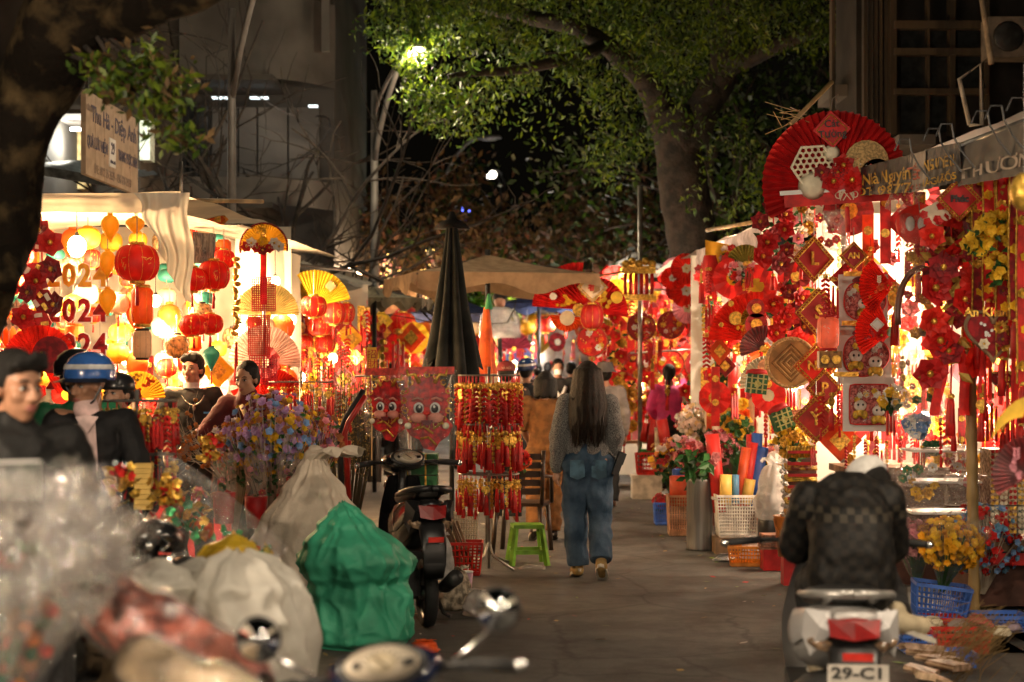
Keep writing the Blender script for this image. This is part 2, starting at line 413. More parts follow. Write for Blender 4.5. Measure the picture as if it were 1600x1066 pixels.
for x0,x1,y0,y1 in ((222,268,165,220),(276,325,165,220),(222,325,228,292)):
    f=wallbox(x0,x1,26.9,.08,y0,y1,dmetal,'window',t); p,q=P(x0+3,y1-3,26.9),P(x1-3,y0+3,26.9)
    mb=MB(); mb.box(((p.x+q.x)/2,26.88,(p.z+q.z)/2),(q.x-p.x,.05,q.z-p.z)); mb.build('pane',glassd,f)
for i in range(12):
    p=P(222+i*9,250,26.2); mb=MB(); mb.box((p.x,26.4,p.z),(.03,.03,.8)); mb.build('baluster',dmetal,t)
p=P(273,231,26.4); mb=MB(); mb.box((p.x,26.4,p.z+.03),(1.1,.06,.06)); mb.build('handrail',dmetal,t)
for px,wd in ((345,36),(402,28),(487,14)):
    p=P(px,150 if px<450 else 163,26); mb=MB(); mb.box((p.x,26.2,p.z),(wd/102,.08,.028)); o=mb.build('strip_light',glow('cool_strip',(.8,.95,1),1.6),t)
    ld=bpy.data.lights.new('strip','AREA'); ld.energy=2.0; ld.color=(1,.93,.82); ld.shape='RECTANGLE'; ld.size=1.2; ld.size_y=.2
    lo=bpy.data.objects.new('strip',ld); col.objects.link(lo); lo.location=(p.x,25.7,p.z-.06); lo.rotation_euler=(R(35),0,0); lo.parent=t
p=P(287,20,26.3); mb=MB(); mb.box((P(509,30,26).x,26.0,P(509,20,26).z),(.12,.1,1.2)); o=mb.build('wall_bracket',plas,t)
# shop house behind the first stall
t=thing('shop_house','shop house with lit roller shutter and small balcony behind the white stall roof','building')
wallbox(-260,56,20.5,5,-150,720,conc,'wall',t); wallbox(56,218,23.2,3,-150,720,dark,'back_wall',t)
for i in range(11):
    p,q=P(58,200+i*6.3,22.8),P(124,200+i*6.3,22.8); mb=MB(); mb.box(((p.x+q.x)/2,22.85,p.z),(q.x-p.x,.05,.042)); mb.build('slat',M('shutter_metal',(.55,.55,.46),.5,.2),t)
mb=MB(); p=P(128,238,22.6); mb.box((p.x,22.6,p.z),(.16,.3,1.0)); mb.build('door_jamb',M('yellow_jamb',(.55,.42,.20),.7),t)
wallbox(218,234,22.4,.3,188,250,M('lit_door',(.62,.66,.55),.6),'doorway',t)
mb=MB(); p=P(96,192,22); mb.box((p.x,21.9,p.z),(1.0,1.8,.06)); mb.build('soffit',plas,t)
mb=MB(); p=P(118,210,21.6); mb.lathe([(.07,0),(.07,.03)],12,c=(p.x,21.6,p.z+.05)); mb.build('downlight',glow('down',(1,.96,.85),12),t)
ld=bpy.data.lights.new('down','POINT'); ld.energy=45; ld.color=(1,.95,.8); ld.shadow_soft_size=.08; lo=bpy.data.objects.new('down',ld); col.objects.link(lo); lo.location=(p.x,21.6,p.z-.1); lo.parent=t
ld=bpy.data.lights.new('door','POINT'); ld.energy=14; ld.color=(.9,1,.85); ld.shadow_soft_size=.08; lo=bpy.data.objects.new('door',ld); col.objects.link(lo); lo.location=P(226,205,21.8); lo.parent=t
# two awnings over the shop front, below and above the sign
for (a,b,y,lab,mt) in ((62,112,158,'grey box awning sloping out beside the hanging shop sign',conc),(60,190,268,'dark sheet metal awning under the shop sign',M('sheet_metal',(.10,.11,.11),.35,.7,var=.4))):
    p,q=P(a,y,19.5),P(b,y+22,19.5); mb=MB()
    for k in range(9):
        x0=p.x+(q.x-p.x)*k/9; x1=p.x+(q.x-p.x)*(k+1)/9; z0=p.z+(q.z-p.z)*k/9; z1=p.z+(q.z-p.z)*(k+1)/9
        mb.add([(x0,19,z0),(x1,19,z1),(x1,21.5,z1+.35),(x0,21.5,z0+.35),((x0+x1)/2,19,(z0+z1)/2+.04),((x0+x1)/2,21.5,(z0+z1)/2+.39)],[(0,4,5,3),(4,1,2,5)],False)
    mb.box(((p.x+q.x)/2,19,(p.z+q.z)/2-.02),(q.x-p.x+.05,.06,.10),ry=math.atan2(p.z-q.z,q.x-p.x))
    tag(mb.build('awning',mt),lab,'awning')
# sign board with its writing, in the plane of the facades
a,b=P(130,272,17.0),P(212,305,19.1); top=P(130,140,17.0).z
L=math.hypot(b.x-a.x,b.y-a.y); ang=math.atan2(b.y-a.y,b.x-a.x); H=top-a.z
t=thing('shop_sign','beige hanging shop sign with dark lettering and house number 29','sign',((a.x+b.x)/2,(a.y+b.y)/2,(a.z+top)/2),rz=ang)
for k in range(6):
    mb=MB(); mb.box((-L/2+L*(k+.5)/6,0,0),(L/6-.006,.05,H)); mb.build('board',M('sign_board',(.36,.27,.19),.6,var=.12),t)
ink=M('sign_ink',(.06,.055,.10),.6); ink2=M('sign_ink_pale',(.22,.17,.14),.6)
for s,sz,x,z,mt,sx in (('Thu Hà - Diệp Anh',.235,.06,.21,ink,.98),('CỬA HÀNG',.075,-.87,.25,ink2,.8),('QUÀ LƯU NIỆM',.165,-.62,-.08,ink,.66),('TRANG PHỤC HÀN',.165,.60,-.08,ink,.56),('ĐT: 0912 75 3535 - 036 626 1973',.13,.0,-.335,ink2,.82)):
    text(s,sz,mt,t,(x,-.028,z),sx=sx,bold=.002)
mb=MB(); mb.box((-.06,-.03,-.09),(.24,.012,.30)); q=mb.build('number_plate',white,t)
text('29',.17,ink,q,(-.06,-.038,-.05),sx=.85,bold=.003); text('HÀNG MÃ',.045,ink,q,(-.06,-.038,-.19))
mb=MB(); [mb.box((x,.06,H/2+.15),(.03,.03,.4)) for x in (-.7,.7)]; mb.build('bracket',dmetal,t)
# timber-latticed house, right
t=thing('timber_house','dark old house with wooden lattice front above the right stalls','building')
def rb(a,b,y0,y1,d,dep,mt,name):
    p,q=P(a,y1,d),P(b,y0,d); mb=MB(); mb.box(((p.x+q.x)/2,d+dep/2,(p.z+q.z)/2),(q.x-p.x,dep,q.z-p.z)); return mb.build(name,mt,t)
dw=M('old_timber',(.042,.028,.015),.8,var=.45,vs=6,stretch=(1,1,.1),bump=.2)
rb(1338,1950,-180,800,19,1.2,M('old_wall',(.016,.013,.010),.9,var=.5,vs=2),'wall')
for i,x in enumerate((1350,1358,1366,1374,1382)): rb(x,x+5,-180,215,18.6+.02*i,.12,dw,'post')
for x,w_ in ((1392,9),(1484,9),(1540,6),(1300,5),(1450,3)): rb(x,x+w_,-180,210,18.5,.15,dw,'post')
for y,h in ((32,12),(138,9),(75,10),(-60,10)): rb(1398,1545,y,y+h,18.45,.14,dw,'rail')
for a,b,y0,y1 in ((1408,1484,46,136),(1408,1484,150,206),(1496,1540,46,136)): 
    rb(a,b,y0,y1,18.62,.05,glassd,'window')
rb(1405,1462,210,226,17.9,.9,plas,'ledge'); rb(1300,1345,132,150,19.5,.9,plas,'ledge')
mb=MB(); mb.tube([P(1532,-20,17.8),P(1549,100,17.6)],.032,6); mb.build('leaning_pole',M('pale_timber',(.34,.26,.18),.7,var=.3),t)
tt=thing('metal_frame','empty pale metal frame leaning on the dark upper floor','metal frame'); mb=MB()
mb.tube([P(1515,195,16.5),P(1499,124,16.5),P(1534,98,16.5),P(1534,195,16.5),P(1515,195,16.5)],.022,6); mb.build('frame_tube',M('pale_frame',(.40,.36,.31),.5),tt)
t=thing('air_conditioner','dusty air conditioner box high on the timber house','air conditioner',P(1580,62,17.8))
mb=MB(); mb.box((0,0,0),(.55,.3,.42)); mb.build('casing',M('dusty_casing',(.16,.13,.10),.6),t)
mb=MB(); mb.lathe([(.15,0),(.16,-.02),(.14,-.03),(.05,-.03)],14,axis='Y',c=(-.08,-.155,0)); mb.build('fan_grille',dmetal,t)
for k in range(5):
    mb=MB(); mb.box((.16,-.16,-.14+k*.07),(.12,.02,.025)); mb.build('louver',dmetal,t)
# dark blocks closing the far end
for i,(x,wd,d,h,lab) in enumerate(((-24,18,95,17,'dark far building low on the left end of the street'),(2,30,120,11,'dark far building closing the end of the street'),(26,16,90,20,'dark tall far building behind the large tree'))):
    t=thing('far_building',lab,'building',(x,d,0)); mb=MB(); mb.box((0,4,h/2),(wd,8,h)); mb.build('wall',dark,t)
    for a in range(5):
        for b in range(int(h/3.2)):
            mb=MB(); mb.box((-wd/2+wd*(a+.5)/5,-.03,1.8+b*3.2),(wd/9,.1,1.5)); mb.build('window',glassd,t)
# ------------------------------------------------------------------ trees
bark=M('dark_bark',(.028,.020,.013),.95,var=.75,vs=6,bump=1.0,bs=16,c2=(.095,.065,.03),lo=.50,hi=.80,spec=.1)
bark2=M('grey_bark',(.024,.017,.012),.9,var=.5,vs=7,bump=.8,bs=24)
def wob(pts,rad,n=6,amp=.05,seed=0):
    P_=[Vector(p) for p in pts]; out=[];rr=[]
    for i in range(len(P_)-1):
        for k in range(n):
            f=k/n; p0=P_[max(i-1,0)];p1=P_[i];p2=P_[i+1];p3=P_[min(i+2,len(P_)-1)]
            q=.5*((2*p1)+(p2-p0)*f+(2*p0-5*p1+4*p2-p3)*f*f+(3*p1-p0-3*p2+p3)*f**3)
            r=rad[i]+(rad[i+1]-rad[i])*f
            out.append(q+noise.noise_vector(q*1.7+Vector((seed,0,0)))*amp*min(1,r*8)); rr.append(r)
    out.append(P_[-1]); rr.append(rad[-1]); return out,rr
def limb(mb,pts,rad,n=10,amp=.05,seed=0,lump=.0):
    a,b=wob(pts,rad,6,amp,seed); i0=len(mb.v); mb.tube(a,b,n)
    if lump:
        for i in range(i0,len(mb.v)):
            v=Vector(mb.v[i]); mb.v[i]=tuple(v+noise.noise_vector(v*4)*lump+noise.noise_vector(v*13)*lump*.35)
    return a
def twigs(mb,p,d,L,r,depth,seed,spread=.7,kids_=3,droop=0,tips=None):
    rn=random.Random(seed); d=Vector(d).normalized(); pts=[Vector(p)]
    for i in range(4):
        d=(d+Vector((rn.gauss(0,.16),rn.gauss(0,.16),rn.gauss(0,.13)-droop))).normalized(); pts.append(pts[-1]+d*L/4)
    mb.tube(pts,[r,r*.85,r*.7,r*.55,r*.4],5 if r>.02 else 3,caps=False)
    if tips is not None: tips.extend([(q,d.copy()) for q in pts[2:]])
    if depth>0:
        for k in range(kids_):
            q=pts[rn.randint(1,4)]; e=(d+Vector((rn.gauss(0,spread),rn.gauss(0,spread),rn.gauss(.1,spread)))).normalized()
            twigs(mb,q,e,L*rn.uniform(.55,.85),r*.55,depth-1,rn.random(),spread,kids_,droop,tips)
def leaves(name,pts,size,mats,wts,parent,seed=1,asp=.42,droop=.5):
    rs=np.random.RandomState(seed); Pn=np.array(pts); n=len(Pn)
    a=rs.normal(size=(n,3)); a[:,2]-=droop; a/=np.linalg.norm(a,axis=1)[:,None]
    b=np.cross(a,rs.normal(size=(n,3))); b/=np.linalg.norm(b,axis=1)[:,None]+1e-6
    s=size*rs.uniform(.6,1.25,(n,1))
    o=quads(name,Pn,a*s,b*s*asp,mats,rs.choice(len(mats),n,p=wts),parent); return o
lf1=M('leaf_bright',(.13,.19,.012),.5,var=.35,trans=.45); lf2=M('leaf_mid',(.05,.10,.012),.5,var=.4,trans=.4); lf3=M('leaf_dark',(.022,.045,.008),.55,var=.4,trans=.3)
lb1=M('leaf_brown',(.11,.065,.022),.7,var=.5,trans=.3); lb2=M('leaf_rust',(.10,.042,.020),.7,var=.4,trans=.3)
# nearest tree: leaning trunk and the bough over the street, upper left
t=thing('leaning_tree','big dark tree trunk with mottled bark leaning in beside the white stall roof','tree')
mb=MB()
limb(mb,[GP(-190,8.2,0),P(-120,640,8.2),P(-40,420,8.2),P(0,290,8.2),P(52,150,8.2),P(105,30,8.0),P(200,-90,7.8),P(330,-190,7.6)],[.34,.27,.195,.170,.175,.20,.17,.13],20,.06,1,.035)
mb.build('trunk',bark,t)
mb=MB(); limb(mb,[P(85,60,8.1),P(150,35,8.0),P(230,15,7.8),P(310,-12,7.6),P(400,-60,7.3)],[.20,.13,.10,.08,.05],14,.04,3,.02); mb.build('bough',bark,t)
mb=MB(); limb(mb,[P(10,400,8.15),P(4,425,8.0),P(8,440,7.9)],[.10,.09,.05],10,.02,2,.01); mb.build('branch_stub',bark,t)
mb=MB(); tips=[]
for (x0,y0,x1,y1,x2,y2) in ((150,55,185,110,235,175),(170,60,230,100,270,150),(130,70,160,100,175,130),(190,60,250,80,300,125),(215,110,262,170,285,225),(110,85,150,105,190,150),(160,60,215,110,250,165)):
    a=limb(mb,[P(x0,y0,7.9),P(x1,y1,7.7),P(x2,y2,7.6)],[.014,.008,.003],5,.02,x0); tips+=[(p,None) for p in a[4:]]
    for q in a[5::2]:
        for k in range(2):
            e=q+Vector((rnd.gauss(.05,.06),rnd.gauss(0,.08),rnd.gauss(-.05,.06))); mb.tube([q,e],.002,3,False); tips.append((e,None)); tips.append(((q+e)/2,None))
mb.build('twigs',bark2,t)
pts=[p+Vector((rnd.gauss(0,.035),rnd.gauss(0,.05),rnd.gauss(0,.03))) for p,_ in tips for k in range(5)]
leaves('crown',pts,.033,[lf1,lf2,lb1],[.4,.35,.25],t,3)['kind']='stuff'
# leafy tree, centre right: the large one
t=thing('street_tree','large leafy tree with forked trunk over the street, its outer leaves lit green','tree')
D=24.0; mb=MB()
limb(mb,[GP(1120,D,0),P(1104,500,D),P(1085,380,D),P(1062,260,D),P(1050,190,D)],[.62,.45,.36,.33,.34],16,.08,5,.05)
limb(mb,[P(1052,215,D),P(1030,165,D),P(1003,120,D-.3),P(940,70,D-.8),P(850,30,D-1.2),P(760,20,D-1.6)],[.26,.22,.17,.13,.10,.05],12,.1,6,.03)
limb(mb,[P(1055,225,D),P(1095,180,D),P(1132,110,D),P(1140,0,D-.4),P(1180,-140,D-.8)],[.28,.25,.2,.17,.12],12,.1,7,.03)
limb(mb,[P(940,70,D-.8),P(880,90,D-1.8),P(800,110,D-2.4),P(700,120,D-2.6)],[.1,.08,.06,.03],8,.1,8)
limb(mb,[P(1132,110,D),P(1230,60,D-1),P(1330,40,D-1.4)],[.15,.11,.05],8,.1,9)
limb(mb,[P(1140,30,D),P(1060,-60,D-1.5),P(960,-120,D-2)],[.14,.1,.06],8,.1,10)
mb.build('trunk',bark2,t)
pts=[]; rs=random.Random(5)
blobs=[]
for _ in range(120):
    u=rs.random(); x=600+u*700; lo=190-80*abs(u-.3)+rs.uniform(-70,20)
    if x<680: lo-=20
    if .42<u<.62: lo+=20
    y=rs.uniform(-230,lo); blobs.append((x,y,D+rs.uniform(-3.2,2.6),rs.uniform(.35,.8)))
blobs+= [(610,60,21.6,.35),(630,95,21.7,.4),(640,130,21.6,.38),(660,165,21.6,.33),(700,175,21.8,.4),(655,40,21.6,.45),(690,110,21.4,.5),(760,150,21.6,.45),(820,140,21.8,.5),(740,60,21.5,.6),(690,20,21.4,.5),(880,120,22,.5),(930,150,22,.5),(730,185,21.9,.25),(1000,210,23,.5),(955,250,23,.5),(1010,60,22.5,.6),(1180,290,22.5,.6),(1150,240,22.5,.6),(1090,150,22.5,.6),(1120,310,22.6,.5)]
for (x,y,d,r) in blobs:
    c=P(x,y,d)
    for k in range(int(430*r/.5)):
        v=Vector((rs.gauss(0,1),rs.gauss(0,1),rs.gauss(0,1))); v.normalize(); q=c+v*r*rs.random()**.45
        q+=noise.noise_vector(q*1.3)*.18
        if noise.noise(q*1.25)>-.12+.16*max(0,(q.x-.4)/4): pts.append(q)
leaves('crown',pts,.050,[lf1,lf2,lf3],[.42,.36,.22],t,4,.36,.9)['kind']='stuff'
# second tree partly behind it on the right, dark
def bushy(name,label,base,topz,R_,n,mats,wts,seed,trunk_r=.2,size=.09,zlo=.35,par=None,asp=.42):
    t=thing(name,label,'tree',base); mb=MB(); rs=random.Random(seed); tips=[]
    limb(mb,[(0,0,0),(.1*R_,0,topz*.3),(0,0,topz*.55)],[trunk_r*1.2,trunk_r,trunk_r*.7],10,.08,seed)
    for k in range(7):
        a=2*PI*k/7+rs.uniform(-.3,.3); twigs(mb,(0,0,topz*rs.uniform(.3,.55)),(math.cos(a),math.sin(a),rs.uniform(.3,1.2)),R_*rs.uniform(.7,1.0),trunk_r*.32,2,rs.random(),.55,3,0,tips)
    mb.build('trunk',bark2,t); pts=[]
    if n:
        for _ in range(n):
            q,_d=rs.choice(tips); q=q+Vector((rs.gauss(0,.28),rs.gauss(0,.28),rs.gauss(0,.22)))*(R_/3.0+.3); pts.append(q)
        leaves('crown',pts,size,mats,wts,t,seed,asp)['kind']='stuff'
    return t
bushy('leafy_tree','dark green tree beside the wooden house','' or GP(1215,29),9.5,3.4,6000,[lf2,lf3],[.4,.6],11,.3)
bushy('brown_leaved_tree','brown leaved tree behind the double armed street lamp',GP(610,33),7.2,2.2,8000,[lb1,lb2,lf3],[.5,.3,.2],12,.16,.10)
bushy('brown_leaved_tree','brown leaved tree right of the far street lamps',GP(935,40),7.0,2.2,5200,[lb1,lb2,lf3],[.6,.2,.2],13,.2,.11)
bushy('brown_leaved_tree','rusty leaved tree between the large tree and the far tents',GP(985,34),6.3,2.0,4200,[lb1,lb2,lf3],[.6,.25,.15],14,.2,.10)
bushy('green_tree','small bright green tree glowing above the beige parasol',GP(795,46),5.6,1.5,3200,[lf1,M('leaf_neon',(.10,.22,.015),.5,trans=.5)],[.4,.6],15,.12,.09)
bushy('yellow_leaved_tree','thin tree with yellow lit leaves right of the bright green tree',GP(842,44),6.0,1.1,1300,[M('leaf_yellow',(.30,.22,.03),.5,trans=.4),lb1],[.7,.3],16,.1,.08)
t=thing('lantern_post','round park lamp glowing in front of the bright green tree','lamp',GP(812,45.2)); mb=MB(); mb.tube([(0,0,0),(0,0,3.2)],.05,6); mb.build('pole',dmetal,t); mb=MB(); mb.ball((0,0,3.3),.1,8,6); mb.build('globe',glow('green_lamp',(.75,1,.5),5),t)
ld=bpy.data.lights.new('park','POINT'); ld.energy=260; ld.color=(.8,1,.5); lo=bpy.data.objects.new('park',ld); col.objects.link(lo); lo.parent=t; lo.location=(0,-.2,3.5)
# bare tree in front of the grey building
def bare(label,base,topz,seed,lean=(0,0,1),r=.11):
    t=thing('bare_tree',label,'tree',base); mb=MB(); rs=random.Random(seed)
    limb(mb,[(0,0,0),(.05,0,topz*.25),(.0,.1,topz*.45)],[r*1.2,r,r*.8],10,.08,seed)
    for k in range(9):
        a=rs.uniform(0,2*PI); twigs(mb,(rs.uniform(-.05,.05),.05,topz*rs.uniform(.28,.46)),(math.cos(a)*1.1+lean[0],math.sin(a)*.6,rs.uniform(.15,1.0)),topz*rs.uniform(.26,.4),r*.5,3,rs.random(),.6,3)
    mb.build('trunk',bark2,t); return t
bare('bare tree with tangled dark branches before the grey building',GP(400,23.5),7.2,31,(.15,0,1))
bare('bare thin tree beside the pole of the lit street lamp',GP(528,29),5.2,33,(.1,0,1),.08)
# gold-lit blossom tree by the beige parasol
t=thing('blossom_tree','small blossom tree hung with golden fairy lights left of the black parasol','tree',GP(634,31)); mb=MB(); tips=[]
for k in range(11):
    a=2*PI*k/11; twigs(mb,(0,0,2.7),(math.cos(a)*1.0,math.sin(a)*.8,rnd.uniform(.25,1.0)),.62,.02,2,k+50,.5,3,0,tips)
mb.tube([(0,0,0),(0,0,2.8)],[.05,.04],8); mb.build('trunk',bark2,t)
mb=MB()
for i in range(170):
    q,_=rnd.choice(tips); mb.ball(q+rv(.06),rnd.uniform(.008,.017),5,3)
o=mb.build('fairy_lights',glow('gold_fairy',(1,.62,.16),7),t); o['kind']='stuff'
leaves('blossom',[q+rv(.07) for q,_ in tips for k in range(2)],.03,[pinkf,pale],[.5,.5],t,9,.8)['kind']='stuff'
ld=bpy.data.lights.new('fairy','POINT'); ld.energy=30; ld.color=(1,.7,.3); ld.shadow_soft_size=.4; lo=bpy.data.objects.new('fairy',ld); col.objects.link(lo); lo.parent=t; lo.location=(0,-.9,3.2)
# ------------------------------------------------------------------ people
class Blob:
    """closed overlapping solids fused into one continuous skin"""
    def __init__(s): s.mb=MB()
    def cap(s,a,b,ra,rb,flat=1,n=12,fa=None):
        a,b=Vector(a),Vector(b); d=(b-a)
        L=d.length
        if L<1e-6: s.mb.ball(a,ra,n,8); return
        d/=L; up=Vector((0,-1,0)) if abs(d.y)<.9 else Vector((0,0,1))
        x=up.cross(d).normalized(); y=d.cross(x)
        rings=[]
        for i in range(4): g=PI/2*(1-i/4) if i else PI/2*.98; rings.append((a-d*ra*math.sin(g), ra*math.cos(g)))
        for i in range(4): f=i/3; rings.append((a+d*L*f, ra+(rb-ra)*f))
        for i in range(1,5): g=PI/2*(i/4) if i<4 else PI/2*.98; rings.append((b+d*rb*math.sin(g), rb*math.cos(g)))
        vs=[];fs=[]
        for c,r in rings:
            for j in range(n):
                g=2*PI*j/n; vs.append(c+x*math.cos(g)*r+y*math.sin(g)*r*flat)
        m=len(rings)
        for i in range(m-1):
            for j in range(n):
                q=(j+1)%n; fs.append((i*n+j,i*n+q,(i+1)*n+q,(i+1)*n+j))
        fs.append(tuple(range(n-1,-1,-1))); fs.append(tuple((m-1)*n+j for j in range(n)))
        s.mb.add(vs,fs,True)
    def chain(s,pts,rad,flat=1,n=12):
        for i in range(len(pts)-1): s.cap(pts[i],pts[i+1],rad[i],rad[i+1],flat,n)
    def ell(s,c,r,rot=None,n=16,m=10):
        T=s.mb.T
        s.mb.T=(T if T is not None else Matrix())@Matrix.Translation(c)@(rot.to_4x4() if rot is not None else Matrix())
        s.mb.ball((0,0,0),r,n,m); s.mb.T=T
    def build(s,name,mat,parent,vox=.012,smooth=3,disp=0,ds=.12,seed=0,stretch=(1,1,1),hems=()):
        o=s.mb.build(name,mat,parent)
        md=o.modifiers.new('r','REMESH'); md.mode='VOXEL'; md.voxel_size=vox; md.use_smooth_shade=True
        sm=o.modifiers.new('s','SMOOTH'); sm.iterations=smooth; sm.factor=.5
        me=bpy.data.meshes.new_from_object(o.evaluated_get(bpy.context.evaluated_depsgraph_get()))
        o.modifiers.clear(); o.data=me; me.name=name
        if disp:
            n=len(me.vertices); co=np.empty(n*3,np.float32); no=np.empty(n*3,np.float32)
            me.vertices.foreach_get('co',co); me.vertex_normals.foreach_get('vector',no); co=co.reshape(-1,3); no=no.reshape(-1,3)
            st=Vector(stretch); off=Vector((seed*3.7,seed*1.3,0)); h=np.empty(n,np.float32)
            for i in range(n):
                p=Vector((co[i,0]*st.x/ds,co[i,1]*st.y/ds,co[i,2]*st.z/ds))+off
                h[i]=(1-2*abs(noise.noise(p)))*.6+.4*noise.noise(p*2.3)
            co+=no*(h[:,None]*disp)
            for c_,d_ in hems:
                c_=np.array(c_); d_=np.array(d_); e_=co-c_; k_=e_@d_; near=(np.linalg.norm(e_,axis=1)<.19)&(k_>0); co[near]-=(k_[near]*.97)[:,None]*d_
            me.vertices.foreach_set('co',co.ravel()); me.update()
        if not me.materials: me.materials.append(mat)
        for p in me.polygons: p.use_smooth=True
        return o
skin=M('skin',(.44,.235,.15),.5,var=.08,vs=5); skin2=M('skin_tan',(.36,.18,.105),.5,var=.08,vs=5); lipm=M('lips',(.36,.11,.09),.45)
hairm=M('black_hair',(.007,.006,.005),.55,var=.5,vs=30,stretch=(6,6,.5),bump=.5,bs=60,spec=.25); hairb=M('brown_hair',(.010,.006,.004),.5,var=.5,vs=30,stretch=(8,8,.4),bump=.5,bs=60,c2=(.022,.012,.006),spec=.2)
eyew=M('eye_white',(.55,.52,.48),.25,var=.02); eyed=M('dark_iris',(.015,.010,.008),.15)
def joints(**k):
    J=dict(pelvis=(0,0,.93),waist=(0,0,1.08),chest=(0,0,1.27),neck=(0,.012,1.43),head=(0,-.012,1.57),
      shl=(-.175,.0,1.385),ell=(-.235,.02,1.11),wrl=(-.24,-.06,.86),shr=(.175,0,1.385),elr=(.235,.02,1.11),wrr=(.24,-.06,.86),
      hil=(-.088,0,.90),knl=(-.098,-.02,.49),anl=(-.098,.02,.09),tol=(-.115,-.15,.03),hir=(.088,0,.90),knr=(.098,-.02,.49),anr=(.098,.02,.09),tor=(.115,-.15,.03))
    J.update(k); return {a:Vector(b) for a,b in J.items()}
def head_rot(yaw,pitch,roll=0): return Matrix.Rotation(yaw,3,'Z')@Matrix.Rotation(pitch,3,'X')@Matrix.Rotation(roll,3,'Y')
def hand(b,w,d,side,nrm,grip=.5,s=1.0):
    """palm and five curled fingers from the wrist w along d; nrm is the palm's facing"""
    d=d.normalized(); n=(nrm-d*nrm.dot(d)).normalized(); x=d.cross(n)*side
    pc=w+d*.045*s
    b.cap(w,w+d*.07*s,.026*s,.036*s,.55)
    for i,(o,L) in enumerate(((-.027,.066),(-.009,.075),(.009,.070),(.026,.055))):
        p=w+d*.085*s+x*o*s; q=p+(d*math.cos(grip*.6)+n*math.sin(grip*.6))*L*.5*s; r=q+(d*math.cos(grip*1.7)+n*math.sin(grip*1.7))*L*.5*s
        b.chain([p-d*.02*s,q,r],[.0105*s,.0095*s,.008*s],1,8)
    p=w+d*.03*s-x*.026*s; q=p+(d*.7-x*.7+n*.3)*.035*s; r=q+(d*.9-x*.1+n*.5)*.032*s
    b.chain([p,q,r],[.014*s,.012*s,.010*s],1,8)
def person(label,loc,rz=0,J=None,sc_=1.0,sk=None,top=None,top_name='jacket',bottom=None,vox=.012,yaw=0,pitch=0,roll=0,hair='short',hairmat=None,
           shoulder=1.0,sleeve=1.0,flare=.0,tw=1.0,shoes=None,face=True,grip=.5,fold=.012,collar=False,hem=.0,cat='person',seed=0,group=None,topr=1.0,belly=0):
    J=J or joints(); sk=sk or skin
    t=thing('person',label,cat,loc,rz,scale=sc_,group=group)
    HR=head_rot(yaw,pitch,roll); hc=J['head']
    h=lambda x,y,z: hc+HR@Vector((x,y,z))
    b=Blob()
    # torso, limbs, head: one skin
    b.chain([J['pelvis'],J['waist'],J['chest']],[.135,.115,.135],.72,16)
    b.cap(J['chest'],(J['chest']+J['neck']*2)/3,.14,.07,.7)
    b.chain([J['neck']-Vector((0,0,.06)),J['neck'],hc-HR@Vector((0,-.02,.07))],[.062,.056,.052])
    for s,S in ((-1,'l'),(1,'r')):
        b.cap(J['chest']+Vector((0,0,.07)),J['sh'+S],.075,.058)
        b.chain([J['sh'+S],J['el'+S],J['wr'+S]],[.054,.040,.027])
        d=(J['wr'+S]-J['el'+S]); nn=Vector((-s,-.2,0)) if abs(d.normalized().z)>.5 else Vector((0,0,-1))
        hand(b,J['wr'+S],d,s,nn,grip)
        b.chain([J['pelvis'],J['hi'+S]],[.12,.10]); b.chain([J['hi'+S],J['kn'+S],J['an'+S]],[.088,.056,.038]); b.cap(J['an'+S],J['to'+S],.036,.028)
    # skull, jaw, cheeks, nose, brow, lips, ears
    b.ell(h(0,.015,.035),(.074,.093,.088),HR); b.ell(h(0,-.02,-.045),(.056,.064,.068),HR); b.ell(h(0,-.052,-.092),(.026,.022,.022),HR)
    for s in (-1,1):
        b.ell(h(s*.036,-.052,-.02),(.028,.028,.026),HR); b.ell(h(s*.03,-.068,.030),(.024,.013,.009),HR)
        b.ell(h(s*.076,.010,-.010),(.012,.022,.032),HR); b.ell(h(s*.014,-.092,-.030),(.010,.012,.009),HR)
    b.chain([h(0,-.073,.022),h(0,-.094,-.012),h(0,-.102,-.027)],[.010,.012,.013]); b.ell(h(0,-.078,-.060),(.024,.013,.013),HR)
    b.build('body',sk,t,min(vox,.010) if face else vox,2)
    if face:
        for s in (-1,1):
            mb=MB(); mb.T=Matrix.Translation(h(s*.031,-.073,.006))@HR.to_4x4(); mb.ball((0,0,0),(.0145,.010,.0075),10,6); e=mb.build('eye',eyew,t)
            mb=MB(); mb.T=Matrix.Translation(h(s*.031,-.081,.006))@HR.to_4x4(); mb.ball((0,0,0),(.0068,.0035,.0068),8,5); mb.build('iris',eyed,e)
            mb=MB(); mb.T=Matrix.Translation(hc)@HR.to_4x4(); mb.tube([(s*.014,-.084,.030),(s*.032,-.085,.036),(s*.050,-.072,.030)],[.003,.0042,.002],5); mb.build('eyebrow',hairm,t)
            mb=MB(); mb.T=Matrix.Translation(hc)@HR.to_4x4(); mb.tube([(s*.014,-.083,.010),(s*.030,-.0865,.0155),(s*.047,-.074,.009)],[.0016,.0026,.0016],4); mb.build('eyelash',hairm,t)
        mb=MB(); mb.T=Matrix.Translation(hc)@HR.to_4x4(); mb.tube([(-.024,-.080,-.060),(-.009,-.0925,-.057),(0,-.092,-.058),(.009,-.0925,-.057),(.024,-.080,-.060)],[.002,.0055,.005,.0055,.002],6); mb.tube([(-.018,-.082,-.066),(0,-.092,-.068),(.018,-.082,-.066)],[.002,.006,.002],6)
        mb.build('lips',lipm,t)
    hm=hairmat or hairm
